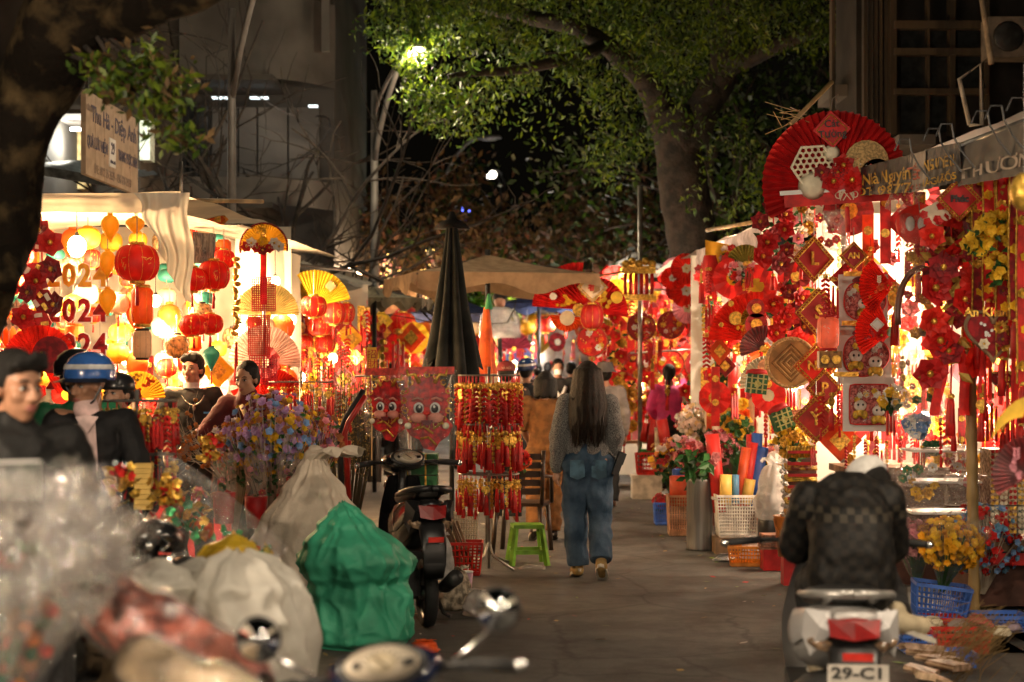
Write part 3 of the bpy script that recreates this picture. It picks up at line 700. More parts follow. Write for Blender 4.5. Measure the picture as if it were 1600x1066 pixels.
    if hair:
        g=Blob()
        if hair in ('short','quiff','bob','bun','pony','long'):
            g.ell(h(0,.030,.052),(.083,.096,.088),HR); g.ell(h(0,.060,.0),(.078,.070,.085),HR)
            for s in (-1,1): g.ell(h(s*.068,.018,.03),(.018,.04,.05),HR)
        if hair=='quiff':
            for k in range(9): x=-.055+.0138*k; g.cap(h(x,-.055,.085),h(x*.9+.012,-.075+abs(x)*.3,.118+.006*math.sin(k*2)),.024,.012)
        if hair=='short':
            for k in range(7): x=-.05+.0167*k; g.cap(h(x,-.05,.082),h(x*1.05,-.066+abs(x)*.4,.090),.022,.012)
        if hair=='bob':
            for k in range(13): a=-.15+k*(PI+.3)/12; g.cap(h(.085*math.cos(a),.03+.085*math.sin(a),.04),h(.092*math.cos(a),.03+.092*math.sin(a),-.10+.012*math.sin(k*2.1)),.032,.030)
        if hair in('bun','pony'):
            g.ell(h(0,.105,.03),(.035,.035,.04),HR)
        if hair=='pony':
            g.chain([h(0,.11,.02),h(.005,.15,-.08),h(.012,.14,-.20),h(.02,.13,-.32),h(.022,.125,-.38)],[.032,.030,.034,.024,.008])
        if hair=='long':
            for k in range(11):
                a=-.25+k*(PI+.5)/10; x,y=math.cos(a),math.sin(a)
                g.chain([h(.078*x,.03+.085*y,.05),h(.097*x,.04+.092*y,-.08),h(.118*x,.065+.085*y,-.20),h(.112*x+.012*math.sin(k),.085+.07*y,-.36),h(.095*x+.02*math.sin(k*3),.085+.05*y,-.49-.04*math.sin(k*2.3))],[.036,.037,.036,.026,.008])
        g.build('hair',hm,t,min(vox,.010),2,.004,.03,seed,(3,3,.5))
    if top is not None:
        g=Blob(); k=topr
        g.chain([J['pelvis']+Vector((0,0,hem)),J['waist'],J['chest']],[(.158+belly)*k,(.148+belly)*k,.165*k],.74,18)
        g.cap(J['chest'],(J['chest']+J['neck']*3)/4-Vector((0,0,.02)),.160*k,.085,.75)
        for s,S in ((-1,'l'),(1,'r')):
            g.cap(J['chest']+Vector((0,0,.05)),J['sh'+S]-Vector((0,0,.012)),.088*k,.064*k)
            e=J['el'+S]; wq=J['el'+S]+(J['wr'+S]-J['el'+S])*.92
            if sleeve>=1: g.chain([J['sh'+S]-Vector((0,0,.012)),e,wq],[.066*k*tw,.064*k*tw,.046*k*tw])
            else: g.cap(J['sh'+S],J['sh'+S]+(e-J['sh'+S])*sleeve*2,.076*k*tw,.066*k*tw)
        if collar: g.chain([J['neck']-Vector((0,0,.035)),J['neck']+Vector((0,0,.012))],[.082,.072])
        g.build(top_name,top,t,vox,2,fold,.10,seed)
    if bottom is not None:
        g=Blob()
        g.chain([J['pelvis']+Vector((0,0,.06)),J['pelvis']-Vector((0,0,.04))],[.142,.152],.80,18)
        for S in 'lr':
            a=J['an'+S]+(J['kn'+S]-J['an'+S])*.03
            g.chain([J['pelvis'],J['hi'+S]-Vector((0,0,.03))],[.13,.118]); g.chain([J['hi'+S]-Vector((0,0,.03)),J['kn'+S],a],[.115,.078+flare,.062+flare*1.3])
        g.build('trousers',bottom,t,vox,1,fold*2.0,.10,seed+1,(1,1,.6),hems=[(tuple(J['an'+S]),tuple((J['an'+S]-J['kn'+S]).normalized())) for S in 'lr'])
    if shoes is not None:
        for S in 'lr':
            g=Blob(); a,o=J['an'+S],J['to'+S]; g.cap(a+Vector((0,.02,-.035)),o+Vector((0,0,.012)),.047,.042,1); g.cap(a-Vector((0,0,.02)),a+Vector((0,0,.015)),.045,.045)
            sh=g.build('shoe',shoes,t,.012,1)
            mb=MB(); d=(o-a); d.z=0; d.normalize(); e=Vector((-d.y,d.x,0)); base=min(a.z,o.z)-.035
            q=[]; 
            for j in range(14):
                an=2*PI*j/14; u=math.cos(an); v=math.sin(an); c=(a+o)/2; L=(o-a).length/2+.062
                zz=c.z+(o.z-a.z)*.5*u*(L/((o-a).length/2+1e-6))*.75; q.append((c.x+d.x*u*L+e.x*v*.048,c.y+d.y*u*L+e.y*v*.048,zz-.052))
            mb.poly(q,.022,(0,0,1)); mb.build('sole',SOLE[0],sh)
    return t,J,h,HR
SOLE=[M('shoe_sole',(.6,.56,.48),.6)]
def helmet(t,h,HR,m1,m2,visor=True,s=1.0):
    mb=MB(); mb.T=Matrix.Translation(h(0,.022,.074))@HR.to_4x4()@Matrix.Rotation(-.12,4,'X')
    vs=[(.112*math.cos(a)*s,.112*math.sin(a)*1.15*s) for a in [i*PI/16 for i in range(9)]]
    pr=[(.123*s,-.045),(.125*s,-.03),(.124*s,.0),(.116*s,.035),(.096*s,.070),(.062*s,.095),(.02,.106),(.002,.107)]
    mb.lathe(pr,20,sy=1.14); mb.k=1
    mb.lathe([(.1255*s,.012),(.1225*s,.024),(.1185*s,.037)],20,sy=1.145,cap=False)
    o=mb.build('helmet',[m1,m2],t)
    if visor:
        mb=MB(); mb.T=Matrix.Translation(h(0,.022,.074))@HR.to_4x4()@Matrix.Rotation(-.12,4,'X')
        mb.grid(lambda u,v:((.124+.03*v)*s*math.cos(PI+u*PI),(.140+.085*v*math.sin(u*PI))*s*math.sin(PI+u*PI)*1.0,-.035-.022*v),12,3); mb.build('visor',black,o)
    mb=MB(); mb.T=Matrix.Translation(h(0,0,0))@HR.to_4x4(); mb.tube([(-.105,0,.0),(-.075,-.03,-.07),(0,-.055,-.125),(.075,-.03,-.07),(.105,0,0)],.006,5); mb.build('chin_strap',black,o)
    return o
# --- main figure: woman walking away
gk=M('grey_knit',(.15,.145,.14),.95,var=.75,vs=120,bump=.9,bs=140,c2=(.30,.29,.27),sheen=.2,stretch=(1,1,1.6))
dn=M('blue_denim',(.045,.095,.165),.85,var=.45,vs=5,bump=.5,bs=120,c2=(.12,.18,.26),lo=.38,hi=.75,spec=.15)
D=13.0
J=joints(shl=(-.165,0,1.375),shr=(.165,0,1.375),elr=(.225,.015,1.10),ell=(-.215,.02,1.12),wrr=(.235,-.03,.85),wrl=(-.205,-.12,.93),
  hir=(.085,0,.90),knr=(.095,-.10,.49),anr=(.07,-.09,.10),tor=(.09,-.23,.03),hil=(-.085,0,.90),knl=(-.095,-.0,.50),anl=(-.095,.20,.17),tol=(-.11,.06,.045),head=(0,-.01,1.55))
J2=dict(J); 
SOLE[0]=M('shoe_sole',(.6,.56,.48),.6)
t,_,h,HR=person('long haired woman in grey knit sweater and wide blue jeans walking away',GP(918,D),PI,J,.985,top=gk,top_name='sweater',bottom=dn,vox=.011,hair='long',hairmat=hairb,flare=.012,tw=1.10,shoes=M('canvas_shoe',(.35,.22,.07),.7),face=False,fold=.010,hem=.06,pitch=.05,topr=1.02)
g=MB()
for k in range(260):   # loose strands lying over the hair
    a=-.1+rnd.random()*(PI+.2); x,y=math.cos(a),math.sin(a); z1=-.40-rnd.random()*.13; f=rnd.uniform(.95,1.06)
    g.tube([h(.080*x*f,.03+.088*y*f,.08-.05*abs(x)),h(.098*x*f,.04+.10*y,-.08),h(.126*x*f,.065+.096*y,-.20),h((.120*x+.02*math.sin(k))*f,.09+.085*y,-.36),h(.10*x+.035*math.sin(k*3),.09+.06*y,z1)],[.004,.006,.006,.004,.001],4,False)
o=g.build('loose_strands',hairb,t); o['kind']='stuff'
mb=MB(); mb.grid(lambda u,v:(J['chest']+Vector((.13-.36*u,.132-.02*abs(u-.5)+.008*v,.14-.50*u)))+Vector((.018*v,0,.018*v)),12,2); 
s=mb.build('bag_strap',black,t)
mb=MB(); mb.T=Matrix.Translation((-.235,.06,.90))@Matrix.Rotation(-.35,4,'Y'); mb.box((0,0,0),(.05,.15,.18)); mb.box((-.027,0,.045),(.008,.152,.09)); b_=mb.build('shoulder_bag',M('black_leather',(.014,.013,.012),.45,bump=.3),t)
for s_ in (-1,1):   # back pockets, seams of the jeans
    mb=MB(); mb.grid(lambda u,v:(s_*.083+(u-.5)*.115,.125+.012*math.sin(u*PI)-.02*(1-v)*0,.865+.0+(v-.5)*.13-(.02*(1-abs(u-.5)*2) if v<.1 else 0)),5,3); mb.build('back_pocket',M('denim_pocket',(.06,.13,.19),.8,var=.4,bump=.3,bs=200),t)
# --- woman in brown walking just beyond her
brn=M('brown_cloth',(.20,.085,.022),.9,var=.25,vs=12,bump=.2)
J=joints(ell=(-.27,-.03,1.14),wrl=(-.31,-.16,.98),elr=(.22,-.05,1.12),wrr=(.16,-.2,1.0),knl=(-.09,-.05,.48),anl=(-.08,.0,.1),tol=(-.09,-.14,.04),knr=(.1,.02,.5),anr=(.12,.17,.16),tor=(.13,.05,.05))
person('dark bobbed woman in brown top and trousers beside the dark plastic chair',GP(852,15.9),PI+.06,J,.925,top=brn,top_name='blouse',bottom=brn,vox=.013,hair='bob',sleeve=.42,shoes=M('dark_shoe',(.03,.02,.015),.5),face=False,topr=1.02,flare=.01,belly=.01)
# --- woman in pink at the stall
pk=M('pink_jacket',(.72,.06,.25),.75,var=.15)
J=joints(ell=(-.24,-.2,1.30),wrl=(-.28,-.40,1.48),elr=(.235,-.06,1.14),wrr=(.12,-.24,1.02))
t,_,h,HR=person('woman in pink jacket with ponytail reaching up to the round plaques',GP(1046,21.5),PI+.15,J,.97,top=pk,bottom=M('black_trousers',(.012,.012,.013),.8),vox=.016,hair='pony',face=False,topr=1.05,yaw=-.3)
mb=MB(); mb.tube([(-.12,.13,1.36),(-.2,.15,1.15),(-.27,.10,.95)],.017,6,flat=.4); b=mb.build('strap',M('canvas_bag',(.50,.40,.26),.85,bump=.3),t)
g=Blob(); g.chain([(-.26,.12,.94),(-.30,.10,.66)],[.09,.13],.45); g.build('tote_bag',MATS['canvas_bag'],t,.014,2,.008)
# --- young man behind the stall
blk=M('black_knit',(.018,.017,.017),.85,var=.3,bump=.25,bs=120)
J=joints(ell=(-.26,.03,1.12),wrl=(-.22,-.16,.98),elr=(.26,.03,1.12),wrr=(.2,-.18,.99))
t,_,h,HR=person('young man in black top with silver necklace standing behind the red tassel rack',GP(300,13.7),.28,J,1.015,top=blk,top_name='sweater',bottom=MATS['black_trousers'],vox=.010,hair='quiff',yaw=-.55,pitch=-.02,collar=False)
mb=MB(); n=J['neck']
for k in range(30):
    a=-PI*.05+PI*1.1*k/29; mb.ball((n.x+.095*math.cos(a),n.y-.045-.105*math.sin(a)*.9,n.z-.035-.10*abs(math.sin(a))**1.5),.008,6,4)
mb.ball((n.x,n.y-.150,n.z-.16),(.016,.006,.026),6,4); mb.build('necklace',M('silver',(.8,.78,.72),.25,1),t)
mb=MB(); mb.T=Matrix.Translation(h(0,-.03,-.105))@HR.to_4x4(); mb.grid(lambda u,v:(.062*math.cos(PI+u*PI),.02+.072*math.sin(PI+u*PI),-.02+.045*v-.02),10,3); mb.build('lowered_mask',M('mask_white',(.72,.70,.69),.8),t)
mb=MB(); mb.box((.10,-.158,1.235),(.05,.006,.014)); mb.build('chest_badge',M('badge_blue',(.05,.25,.6),.4),t)
# --- woman in maroon jacket, leaning forward
mar=M('maroon_cloth',(.10,.008,.013),.8,var=.25,bump=.15)
J=joints(chest=(-.02,-.08,1.25),neck=(-.03,-.15,1.40),head=(-.03,-.20,1.525),shl=(-.20,-.11,1.35),shr=(.15,-.09,1.36),ell=(-.33,-.16,1.15),wrl=(-.44,-.30,1.03),elr=(.24,-.12,1.12),wrr=(.16,-.30,1.0))
t,_,h,HR=person('woman in maroon jacket leaning over the bright flower bouquets',GP(402,13.0),-.12,J,1.0,top=mar,bottom=MATS['black_trousers'],vox=.010,hair='bun',yaw=-.25,pitch=.18,topr=1.08,collar=True)
mb=MB(); mb.tube([(-.05,-.27,1.33),(0,-.30,1.25),(.02,-.29,1.17)],.022,6,flat=.5); mb.build('inner_collar',M('beige_collar',(.5,.36,.2),.8),t)
# --- man in helmet with lowered mask
J=joints(ell=(-.25,-.05,1.12),wrl=(-.2,-.28,1.0),elr=(.26,-.05,1.12),wrr=(.18,-.28,1.0),head=(-.01,-.04,1.56),neck=(0,-.01,1.42))
t,_,h,HR=person('man in blue and white helmet with pink mask under his chin',GP(142,8.8),.1,J,.975,sk=skin2,top=M('black_suit',(.008,.008,.009),.7,var=.2,spec=.25),bottom=MATS['black_trousers'],vox=.009,hair=None,yaw=-.72,pitch=.12,roll=.0,topr=1.02)
helmet(t,h,HR,M('helmet_blue',(.035,.12,.40),.22,var=.15,coat=.6),M('helmet_white',(.62,.62,.62),.25,coat=.6))
g=Blob(); g.T=None; 
mb=MB(); mb.T=Matrix.Translation(h(0,-.02,-.085))@HR.to_4x4(); mb.grid(lambda u,v:((.066-.012*v)*math.cos(PI+u*PI)*1.05,.022+(.082+.02*math.sin(v*PI))*math.sin(PI+u*PI),-.045+.062*v-.030*math.sin(u*PI)*(1-v)),14,5); mb.tube([(.068,.02,-.01),(.078,.04,.05)],.002,4); mb.build('face_mask',M('mask_pink',(.72,.50,.48),.85),t)
mb=MB(); sh=M('pink_shirt',(.60,.44,.42),.8)
mb.grid(lambda u,v:(-.065+.13*u*(1-.35*v)+.02*v,-.135-.012*math.sin(u*PI)+.06*v*v*0,1.0+.40*v-.0),6,8); mb.add([(-.06,-.15,1.40),(.0,-.17,1.31),(.0,-.13,1.41)],[(0,1,2)]); mb.add([(.06,-.15,1.40),(.0,-.17,1.31),(.0,-.13,1.41)],[(0,1,2)]); mb.build('shirt_front',sh,t)
# --- rider in green jacket behind him, and one with a dark cap
grn=M('green_jacket',(.015,.16,.065),.65,var=.2,bump=.15)
J=joints(ell=(-.30,-.08,1.14),wrl=(-.36,-.3,1.02))
t,_,h,HR=person('person in green jacket and black helmet behind the blue helmeted man',GP(122,9.7),.25,J,.985,top=grn,bottom=MATS['black_trousers'],vox=.012,hair='short',yaw=.5,topr=1.1)
helmet(t,h,HR,M('helmet_black',(.02,.02,.022),.3,coat=.5),MATS['helmet_black'])
mb=MB(); mb.T=Matrix.Translation((-.245,-.085,1.25))@Matrix.Rotation(-.3,4,'Y'); mb.tube([(0,-.02,.05),(-.03,-.02,.03),(-.02,-.02,0),(.02,-.02,-.01),(.0,-.02,-.05),(-.03,-.02,-.04)],.009,5); mb.build('sleeve_print',white,t)
t,_,h,HR=person('person with dark cap peeping out behind the blue helmeted man',GP(183,9.9),-.1,joints(),.93,top=blk,bottom=MATS['black_trousers'],vox=.012,hair='short',yaw=-.3)
def cap(t,h,HR,m,s=1.0):
    mb=MB(); mb.T=Matrix.Translation(h(0,.018,.05))@HR.to_4x4(); mb.lathe([(.100*s,-.02),(.102*s,.0),(.095*s,.04),(.065*s,.075),(.02,.088),(.002,.089)],16,sy=1.12); o=mb.build('cap',m,t)
    mb=MB(); mb.T=mb.T=Matrix.Translation(h(0,.018,.05))@HR.to_4x4(); mb.grid(lambda u,v:((.098)*s*math.cos(PI+u*PI)*(1-.15*v),(.108+.075*v*abs(math.sin(u*PI))**.6)*math.sin(PI+u*PI),-.012-.02*v*0-.012*math.cos(u*2*PI-PI)*v*0),12,3); mb.build('brim',m,o)
    return o
cap(t,h,HR,MATS['helmet_black'])
# --- near man in black jacket, out of focus at the frame's edge
J=joints(ell=(-.27,.0,1.1),wrl=(-.22,-.2,.98),elr=(.27,.0,1.1),wrr=(.2,-.22,1.0))
person('man with short dark hair in black jacket, face turned to the street',GP(26,5.8),.55,J,.985,sk=skin2,top=M('black_jacket',(.006,.006,.006),.65,bump=.15,bs=50,spec=.25),bottom=MATS['black_trousers'],vox=.009,hair='quiff',yaw=.35,pitch=.08,topr=1.12,collar=True,fold=.014)
# --- people further down the street
def far(label,px,d,s,top,cap_=None,hel=None,yaw=0,hair='short',rz=0,group=None,J=None,sk=None):
    t,_,h,HR=person(label,GP(px,d),rz,J,s,top=top,bottom=MATS['black_trousers'],vox=.02,hair=hair,yaw=yaw,face=False,sk=sk,group=group)
    if cap_: cap(t,h,HR,cap_)
    if hel: helmet(t,h,HR,*hel)
    return t,h,HR
t,h,HR=far('person in maroon cap seen behind the red tassel spinner',791,17.5,.985,blk,rz=PI,cap_=M('maroon_cap',(.20,.02,.02),.7))
o=text('HÀ NỘI',.03,M('cap_print',(.6,.4,.3),.7),t,h(0,.14,.06),rot=(R(90),0,PI))
o=None
mb=MB()
for k in range(5):
    x,z=.16+.01*k,1.32-.14*k; pts=[(x+.035*math.cos(a),.10,z+.035*math.sin(a)) for a in [i*.55 for i in range(9)]]; mb.tube(pts,.008,4)
mb.build('back_print',white,t)
t,h,HR=far('person in dark blue helmet bending among the far shoppers',823,22,.99,M('dark_coat',(.02,.022,.03),.7),hel=(M('helmet_navy',(.02,.05,.16),.2,coat=.7),MATS['helmet_white']),rz=2.2,yaw=.4)
t,h,HR=far('masked person in black and white jacket walking towards the viewer',872,25,1.02,blk,rz=.1)
mb=MB(); mb.T=Matrix.Translation(h(0,-.03,-.055))@HR.to_4x4(); mb.grid(lambda u,v:(.06*math.cos(PI+u*PI),.01+.085*math.sin(PI+u*PI),-.04+.075*v),8,3); mb.build('face_mask',white,t)
for a,b in (((-.09,1.28),(.05,1.10)),((.10,1.30),(.02,1.14)),((-.02,1.06),(.10,.98))):
    mb=MB(); mb.tube([(a[0],-.13,a[1]),((a[0]+b[0])/2,-.155,(a[1]+b[1])/2),(b[0],-.14,b[1])],.03,6,flat=.4); mb.build('white_panel',white,t)
t,h,HR=far('person in grey bucket hat half hidden by the long haired woman',945,19.5,.98,M('grey_coat',(.25,.23,.22),.8),rz=PI)
mb=MB(); mb.T=Matrix.Translation(h(0,.015,.05))@HR.to_4x4(); mb.lathe([(.15,-.03),(.11,.0),(.10,.06),(.085,.085),(.01,.09)],16,sy=1.1); mb.build('bucket_hat',M('hat_grey',(.13,.13,.13),.85),t)
far('dark haired seller behind the tall red paper roll',1143,17.6,.99,M('cream_blouse',(.6,.5,.36),.8),rz=.3,yaw=.8)
cl=[M('coat_navy',(.02,.04,.10),.7),M('coat_black',(.015,.015,.017),.7),M('coat_red',(.3,.03,.03),.7),M('coat_olive',(.07,.07,.03),.7),M('coat_green',(.05,.22,.08),.7),M('coat_yellow',(.6,.4,.05),.7)]
for px,d,s,ci,lab,rz in ((617,24,1.0,0,'shopper in navy coat standing left of the folded black parasol',2.6),(634,27,.96,1,'shopper in black coat beside the navy coated shopper',.5),(650,31,.93,3,'shopper in olive coat under the blue tent',2.8),(566,26,.98,1,'shopper in black standing under the olive umbrella',.3),(668,36,.9,5,'child height shopper in yellow under the blue tent',0),
  (840,30,.98,1,'shopper in black far along the street, right of the silver dress',3.0),(856,34,1.0,0,'shopper in navy by the blue truck cover',2.9),(893,29,1.0,1,'shopper in black left of the far red wreath',2.7),(802,36,.97,2,'shopper in red coat at the street end',2.9),(815,27,.95,3,'shopper in olive coat behind the dark blue helmet',.2),(690,40,.97,1,'shopper in black at the far end behind the black parasol',0),(1012,26,.97,1,'shopper in black coat left of the pink woman',3.0),(780,42,.97,4,'shopper in green at the far street end',0)):
    far(lab,px,d,s,cl[ci],rz=rz)
# ------------------------------------------------------------------ scooters
def ring(y,zc,hw,hh,n=18,e=2.6,x0=0):
    out=[]
    for j in range(n):
        g=2*PI*j/n; c,s=math.cos(g),math.sin(g)
        out.append((x0+hw*math.copysign(abs(c)**(2/e),c), y, zc+hh*math.copysign(abs(s)**(2/e),s)))
    return out
def loft(mb,rings,caps=True):
    n=len(rings[0]); vs=[p for r in rings for p in r]; fs=[]
    for i in range(len(rings)-1):
        for j in range(n):
            q=(j+1)%n; fs.append((i*n+j,i*n+q,(i+1)*n+q,(i+1)*n+j))
    if caps: fs.append(tuple(range(n-1,-1,-1))); fs.append(tuple((len(rings)-1)*n+j for j in range(n)))
    mb.add(vs,fs,True)
tailred=M('tail_lens_red',(.26,.006,.006),.35,var=.3); amber=M('clear_lens',(.20,.13,.08),.08,var=.6,vs=50,coat=.8)
def scooter(label,p,rz,paint,paint2,seatm=None,plate=None,rot=None,scale=None,mirrors=True,steer=0.0,dial=None,pz=0,mz=0):
    """+y is forward, origin on the ground under the middle"""
    t=thing('motor_scooter',label,'scooter',p,rz,rot=rot,scale=scale)
    def wheel(y,name,r=.215):
        mb=MB(); prof=[(r-.06,-.028),(r-.03,-.042),(r-.008,-.034),(r,0),(r-.008,.034),(r-.03,.042),(r-.06,.028)]
        mb.lathe(prof,24,axis='X',cap=False); 
        for i in range(len(mb.v)): mb.v[i]=(mb.v[i][0],mb.v[i][1]+y,mb.v[i][2]+r)
        o=mb.build(name,rubber,t)
        mb=MB(); mb.lathe([(r-.055,-.026),(r-.075,-.016),(r-.075,.016),(r-.055,.026)],20,axis='X',cap=False)
        for k in range(5):
            a=2*PI*k/5; mb.tube([(0,0,0),(0,math.cos(a)*(r-.07),math.sin(a)*(r-.07))],.016,6)
        mb.lathe([(.035,-.05),(.045,-.03),(.045,.03),(.035,.05)],12,axis='X')
        for i in range(len(mb.v)): mb.v[i]=(mb.v[i][0],mb.v[i][1]+y,mb.v[i][2]+r)
        mb.build('rim',M('alloy_rim',(.25,.25,.25),.35,.9),o); return o
    wheel(-.60,'rear_wheel'); wheel(.63,'front_wheel')
    mb=MB(); loft(mb,[ring(.10,.50,.10,.10),ring(-.05,.56,.155,.15),ring(-.30,.62,.165,.15),ring(-.55,.69,.135,.11),ring(-.72,.745,.095,.06),ring(-.78,.77,.05,.025)]); mb.build('rear_body',paint,t)
    for s in (-1,1):   # side panels standing proud, bumpers at the tail corners
        mb=MB(); loft(mb,[ring(-.10,.60,.012,.06,12,2,s*.158),ring(-.35,.66,.016,.085,12,2,s*.160),ring(-.62,.735,.014,.06,12,2,s*.125),ring(-.80,.77,.006,.02,12,2,s*.085)]); mb.build('side_panel',paint2,t)
        mb=MB(); mb.add([(s*.075,-.775,.80),(s*.150,-.70,.80),(s*.158,-.66,.68),(s*.135,-.73,.60),(s*.070,-.80,.715),(s*.11,-.81,.74)],[(0,1,5),(1,2,5),(2,3,5),(3,4,5),(4,0,5)],False); mb.build('tail_panel',paint2,t)
        mb=MB(); mb.T=Matrix.Translation((s*.098,-.765,.655))@Matrix.Rotation(s*.35,4,'Z')@Matrix.Rotation(s*-.35,4,'Y'); mb.ball((0,0,0),(.055,.014,.026),12,6); mb.build('indicator',amber,t)
        mb=MB(); mb.tube([(s*.135,-.25,.80),(s*.142,-.52,.835),(s*.128,-.68,.86),(s*.05,-.765,.872),(0,-.775,.874)],[.014,.017,.019,.021,.022],10); mb.tube([(s*.07,-.55,.80),(s*.07,-.72,.86)],.014,6); mb.build('grab_rail',M('silver_paint',(.45,.44,.42),.3,.6) if plate else black,t)
    mb=MB(); mb.add([(-.085,-.80,.775),(.085,-.80,.775),(.078,-.825,.70),(0,-.835,.685),(-.078,-.825,.70),(0,-.83,.765)],[(0,5,3,4),(5,1,2,3)],False); mb.ball((0,-.79,.735),(.085,.03,.042),14,6); mb.build('tail_light',tailred,t)
    mb=MB(); loft(mb,[ring(-.74,.66,.085,.04),ring(-.82,.60,.082,.055),ring(-.87,.52,.075,.05),ring(-.88,.42,.07,.03),ring(-.86,.34,.06,.01)]); mb.build('rear_mudguard',black,t)
    mb=MB(); mb.box((0,-.925,.575+pz),(.095,.012,.032)); mb.build('reflector',M('reflector_red',(.55,.03,.02),.2,coat=.7),t)
    if plate:
     pl=MB(); pl.box((0,-.928,.475+pz),(.19,.004,.14)); pl=pl.build('licence_plate',M('plate_white',(.62,.58,.52),.4,var=.08),t)
     text(plate[0],.066,M('plate_ink',(.02,.02,.02),.5),pl,(0,-.932,.508+pz),bold=.002,ext=.001); text(plate[1],.066,MATS['plate_ink'],pl,(0,-.932,.440+pz),bold=.002,ext=.001)
    mb=MB(); loft(mb,[ring(.06,.745,.09,.035,16,2.4),ring(-.08,.765,.125,.05,16,2.4),ring(-.28,.79,.135,.055,16,2.4),ring(-.45,.825,.13,.045,16,2.4),ring(-.60,.84,.10,.035,16,2.4),ring(-.68,.84,.05,.018,16,2.4)]); mb.build('seat',seatm or M('seat_vinyl',(.010,.010,.010),.5,var=.2,bump=.2,bs=80),t)
    mb=MB(); mb.box((0,.22,.30),(.30,.36,.06)); loft(mb,[ring(.06,.30,.15,.05),ring(-.1,.33,.14,.09),ring(-.35,.36,.10,.08)]); mb.build('floorboard',M('grey_plastic',(.05,.05,.05),.6),t)
    mb=MB()
    def shield(u,v):
        x=(u-.5)*2; z=.26+.62*v; hw=.135+.04*math.sin(v*PI)-.03*v
        return (x*hw,.42+.10*(1-v)-.10*x*x+.02*math.sin(v*3), z)
    mb.grid(shield,11,9); n0=len(mb.v); mb.grid(lambda u,v:tuple(Vector(shield(1-u,v))+Vector((0,.07*(1-abs(2*u-1)**2)+.012,0))),11,9); mb.build('leg_shield',paint,t)
    mb=MB(); loft(mb,[ring(.50,.40,.10,.16,14),ring(.56,.50,.13,.20,14),ring(.60,.62,.11,.14,14),ring(.62,.70,.05,.05,14)]); mb.build('front_cowl',paint,t)
    mb=MB(); mb.grid(lambda u,v:((u-.5)*.13*(1-.25*abs(v-.5)),.63+.245*math.cos(R(200-170*v)-.35),.215+.245*math.sin(R(200-170*v)-.35)),5,12); mb.build('front_mudguard',paint2,t)
    mb=MB(); [mb.tube([(s*.055,.63,.215),(s*.055,.50,.62)],.018,8) for s in (-1,1)]; mb.build('fork',chrome,t)
    # handlebar group turns with the steering
    S=Matrix.Translation((0,.42,0))@Matrix.Rotation(steer,4,'Z')@Matrix.Translation((0,-.42,0))
    mb=MB(); mb.T=S; loft(mb,[ring(.29,.955,.06,.03,16,2.2),ring(.32,.965,.13,.045,16,2.2),ring(.40,.975,.165,.07,16,2.2),ring(.47,.96,.13,.07,16,2.2),ring(.53,.94,.06,.045,16,2.2)]); mb.build('handlebar_cover',paint,t)
    mb=MB(); mb.T=S; mb.tube([(0,.43,.6),(0,.40,.95)],.03,8); mb.build('steering_column',black,t)
    dl=MB(); dl.T=S@Matrix.Translation((0,.315,1.005))@Matrix.Rotation(R(52),4,'X')
    dl.lathe([(.085,-.012),(.095,0),(.092,.010),(.08,.012)],20,sx=1.35,sy=.72); d=dl.build('instrument_panel',black,t)
    dl2=MB(); dl2.T=dl.T; dl2.lathe([(.078,.013),(.001,.014)],20,sx=1.35,sy=.72); dl2.k=1; dl2.lathe([(.040,.0155),(.040,.017),(.001,.017)],16,c=(.0,0,0),sx=1.1,sy=.75)
    dl2.k=2; dl2.box((.0,.0,.019),(.004,.05,.002),rz=.8); dl2.box((.075,-.005,.016),(.03,.02,.002)); dl2.k=2; dl2.ball((-.07,.0,.0155),(.012,.012,.002),8,4)
    for k in range(9): a=PI*(.05+.9*k/8); dl2.box((.052*math.cos(a),.040*math.sin(a)-.004,.0175),(.010,.003,.002),rz=a)
    dl2.build('dial',[dial or M('dial_face',(.55,.48,.38),.4),M('dial_inner',(.38,.32,.22),.4),black],d)
    hb=MB(); hb.T=S
    for s in (-1,1):
        mb=MB(); mb.T=S; mb.tube([(s*.10,.40,.965),(s*.22,.37,.975),(s*.36,.30,.965)],.012,8); mb.build('handlebar',dmetal,t)
        mb=MB(); mb.T=S; mb.tube([(s*.245,.358,.974),(s*.37,.295,.964)],[.019,.019],10); g=mb.build('grip',rubber,t)
        mb=MB(); mb.T=S; mb.ball((s*.377,.291,.963),(.021,.018,.021),8,6); mb.build('bar_end',chrome,g)
        mb=MB(); mb.T=S; mb.tube([(s*.20,.39,.965),(s*.27,.40,.955),(s*.37,.345,.945)],[.010,.008,.006],6); mb.build('brake_lever',chrome,t)
        if mirrors:
            mb=MB(); mb.T=S; mb.tube([(s*.19,.39,.98),(s*.25,.40,1.05+mz*.6),(s*.33,.37,1.14+mz)],.007,6); m=mb.build('mirror_stalk',chrome,t)
            mb=MB(); mb.T=S@Matrix.Translation((s*.335,.365,1.17+mz))@Matrix.Rotation(s*-.15,4,'Z')@Matrix.Rotation(-.1,4,'X')
            mb.lathe([(.058,-.008),(.064,.0),(.058,.020),(.03,.034),(.002,.038)],18,axis='Y'); mb.build('mirror_shell',dmetal,m)
            mb=MB(); mb.T=S@Matrix.Translation((s*.335,.365,1.17+mz))@Matrix.Rotation(s*-.15,4,'Z')@Matrix.Rotation(-.1,4,'X'); mb.lathe([(.056,-.0095),(.001,-.011)],18,axis='Y'); mb.build('mirror_glass',M('mirror_glass',(.85,.87,.9),.04,1.0,var=.02),m)
    mb=MB(); mb.ball((0,.585,.80),(.10,.05,.07),14,8); mb.build('headlight',M('headlight_glass',(.10,.10,.10),.08,var=.2,coat=1),t)
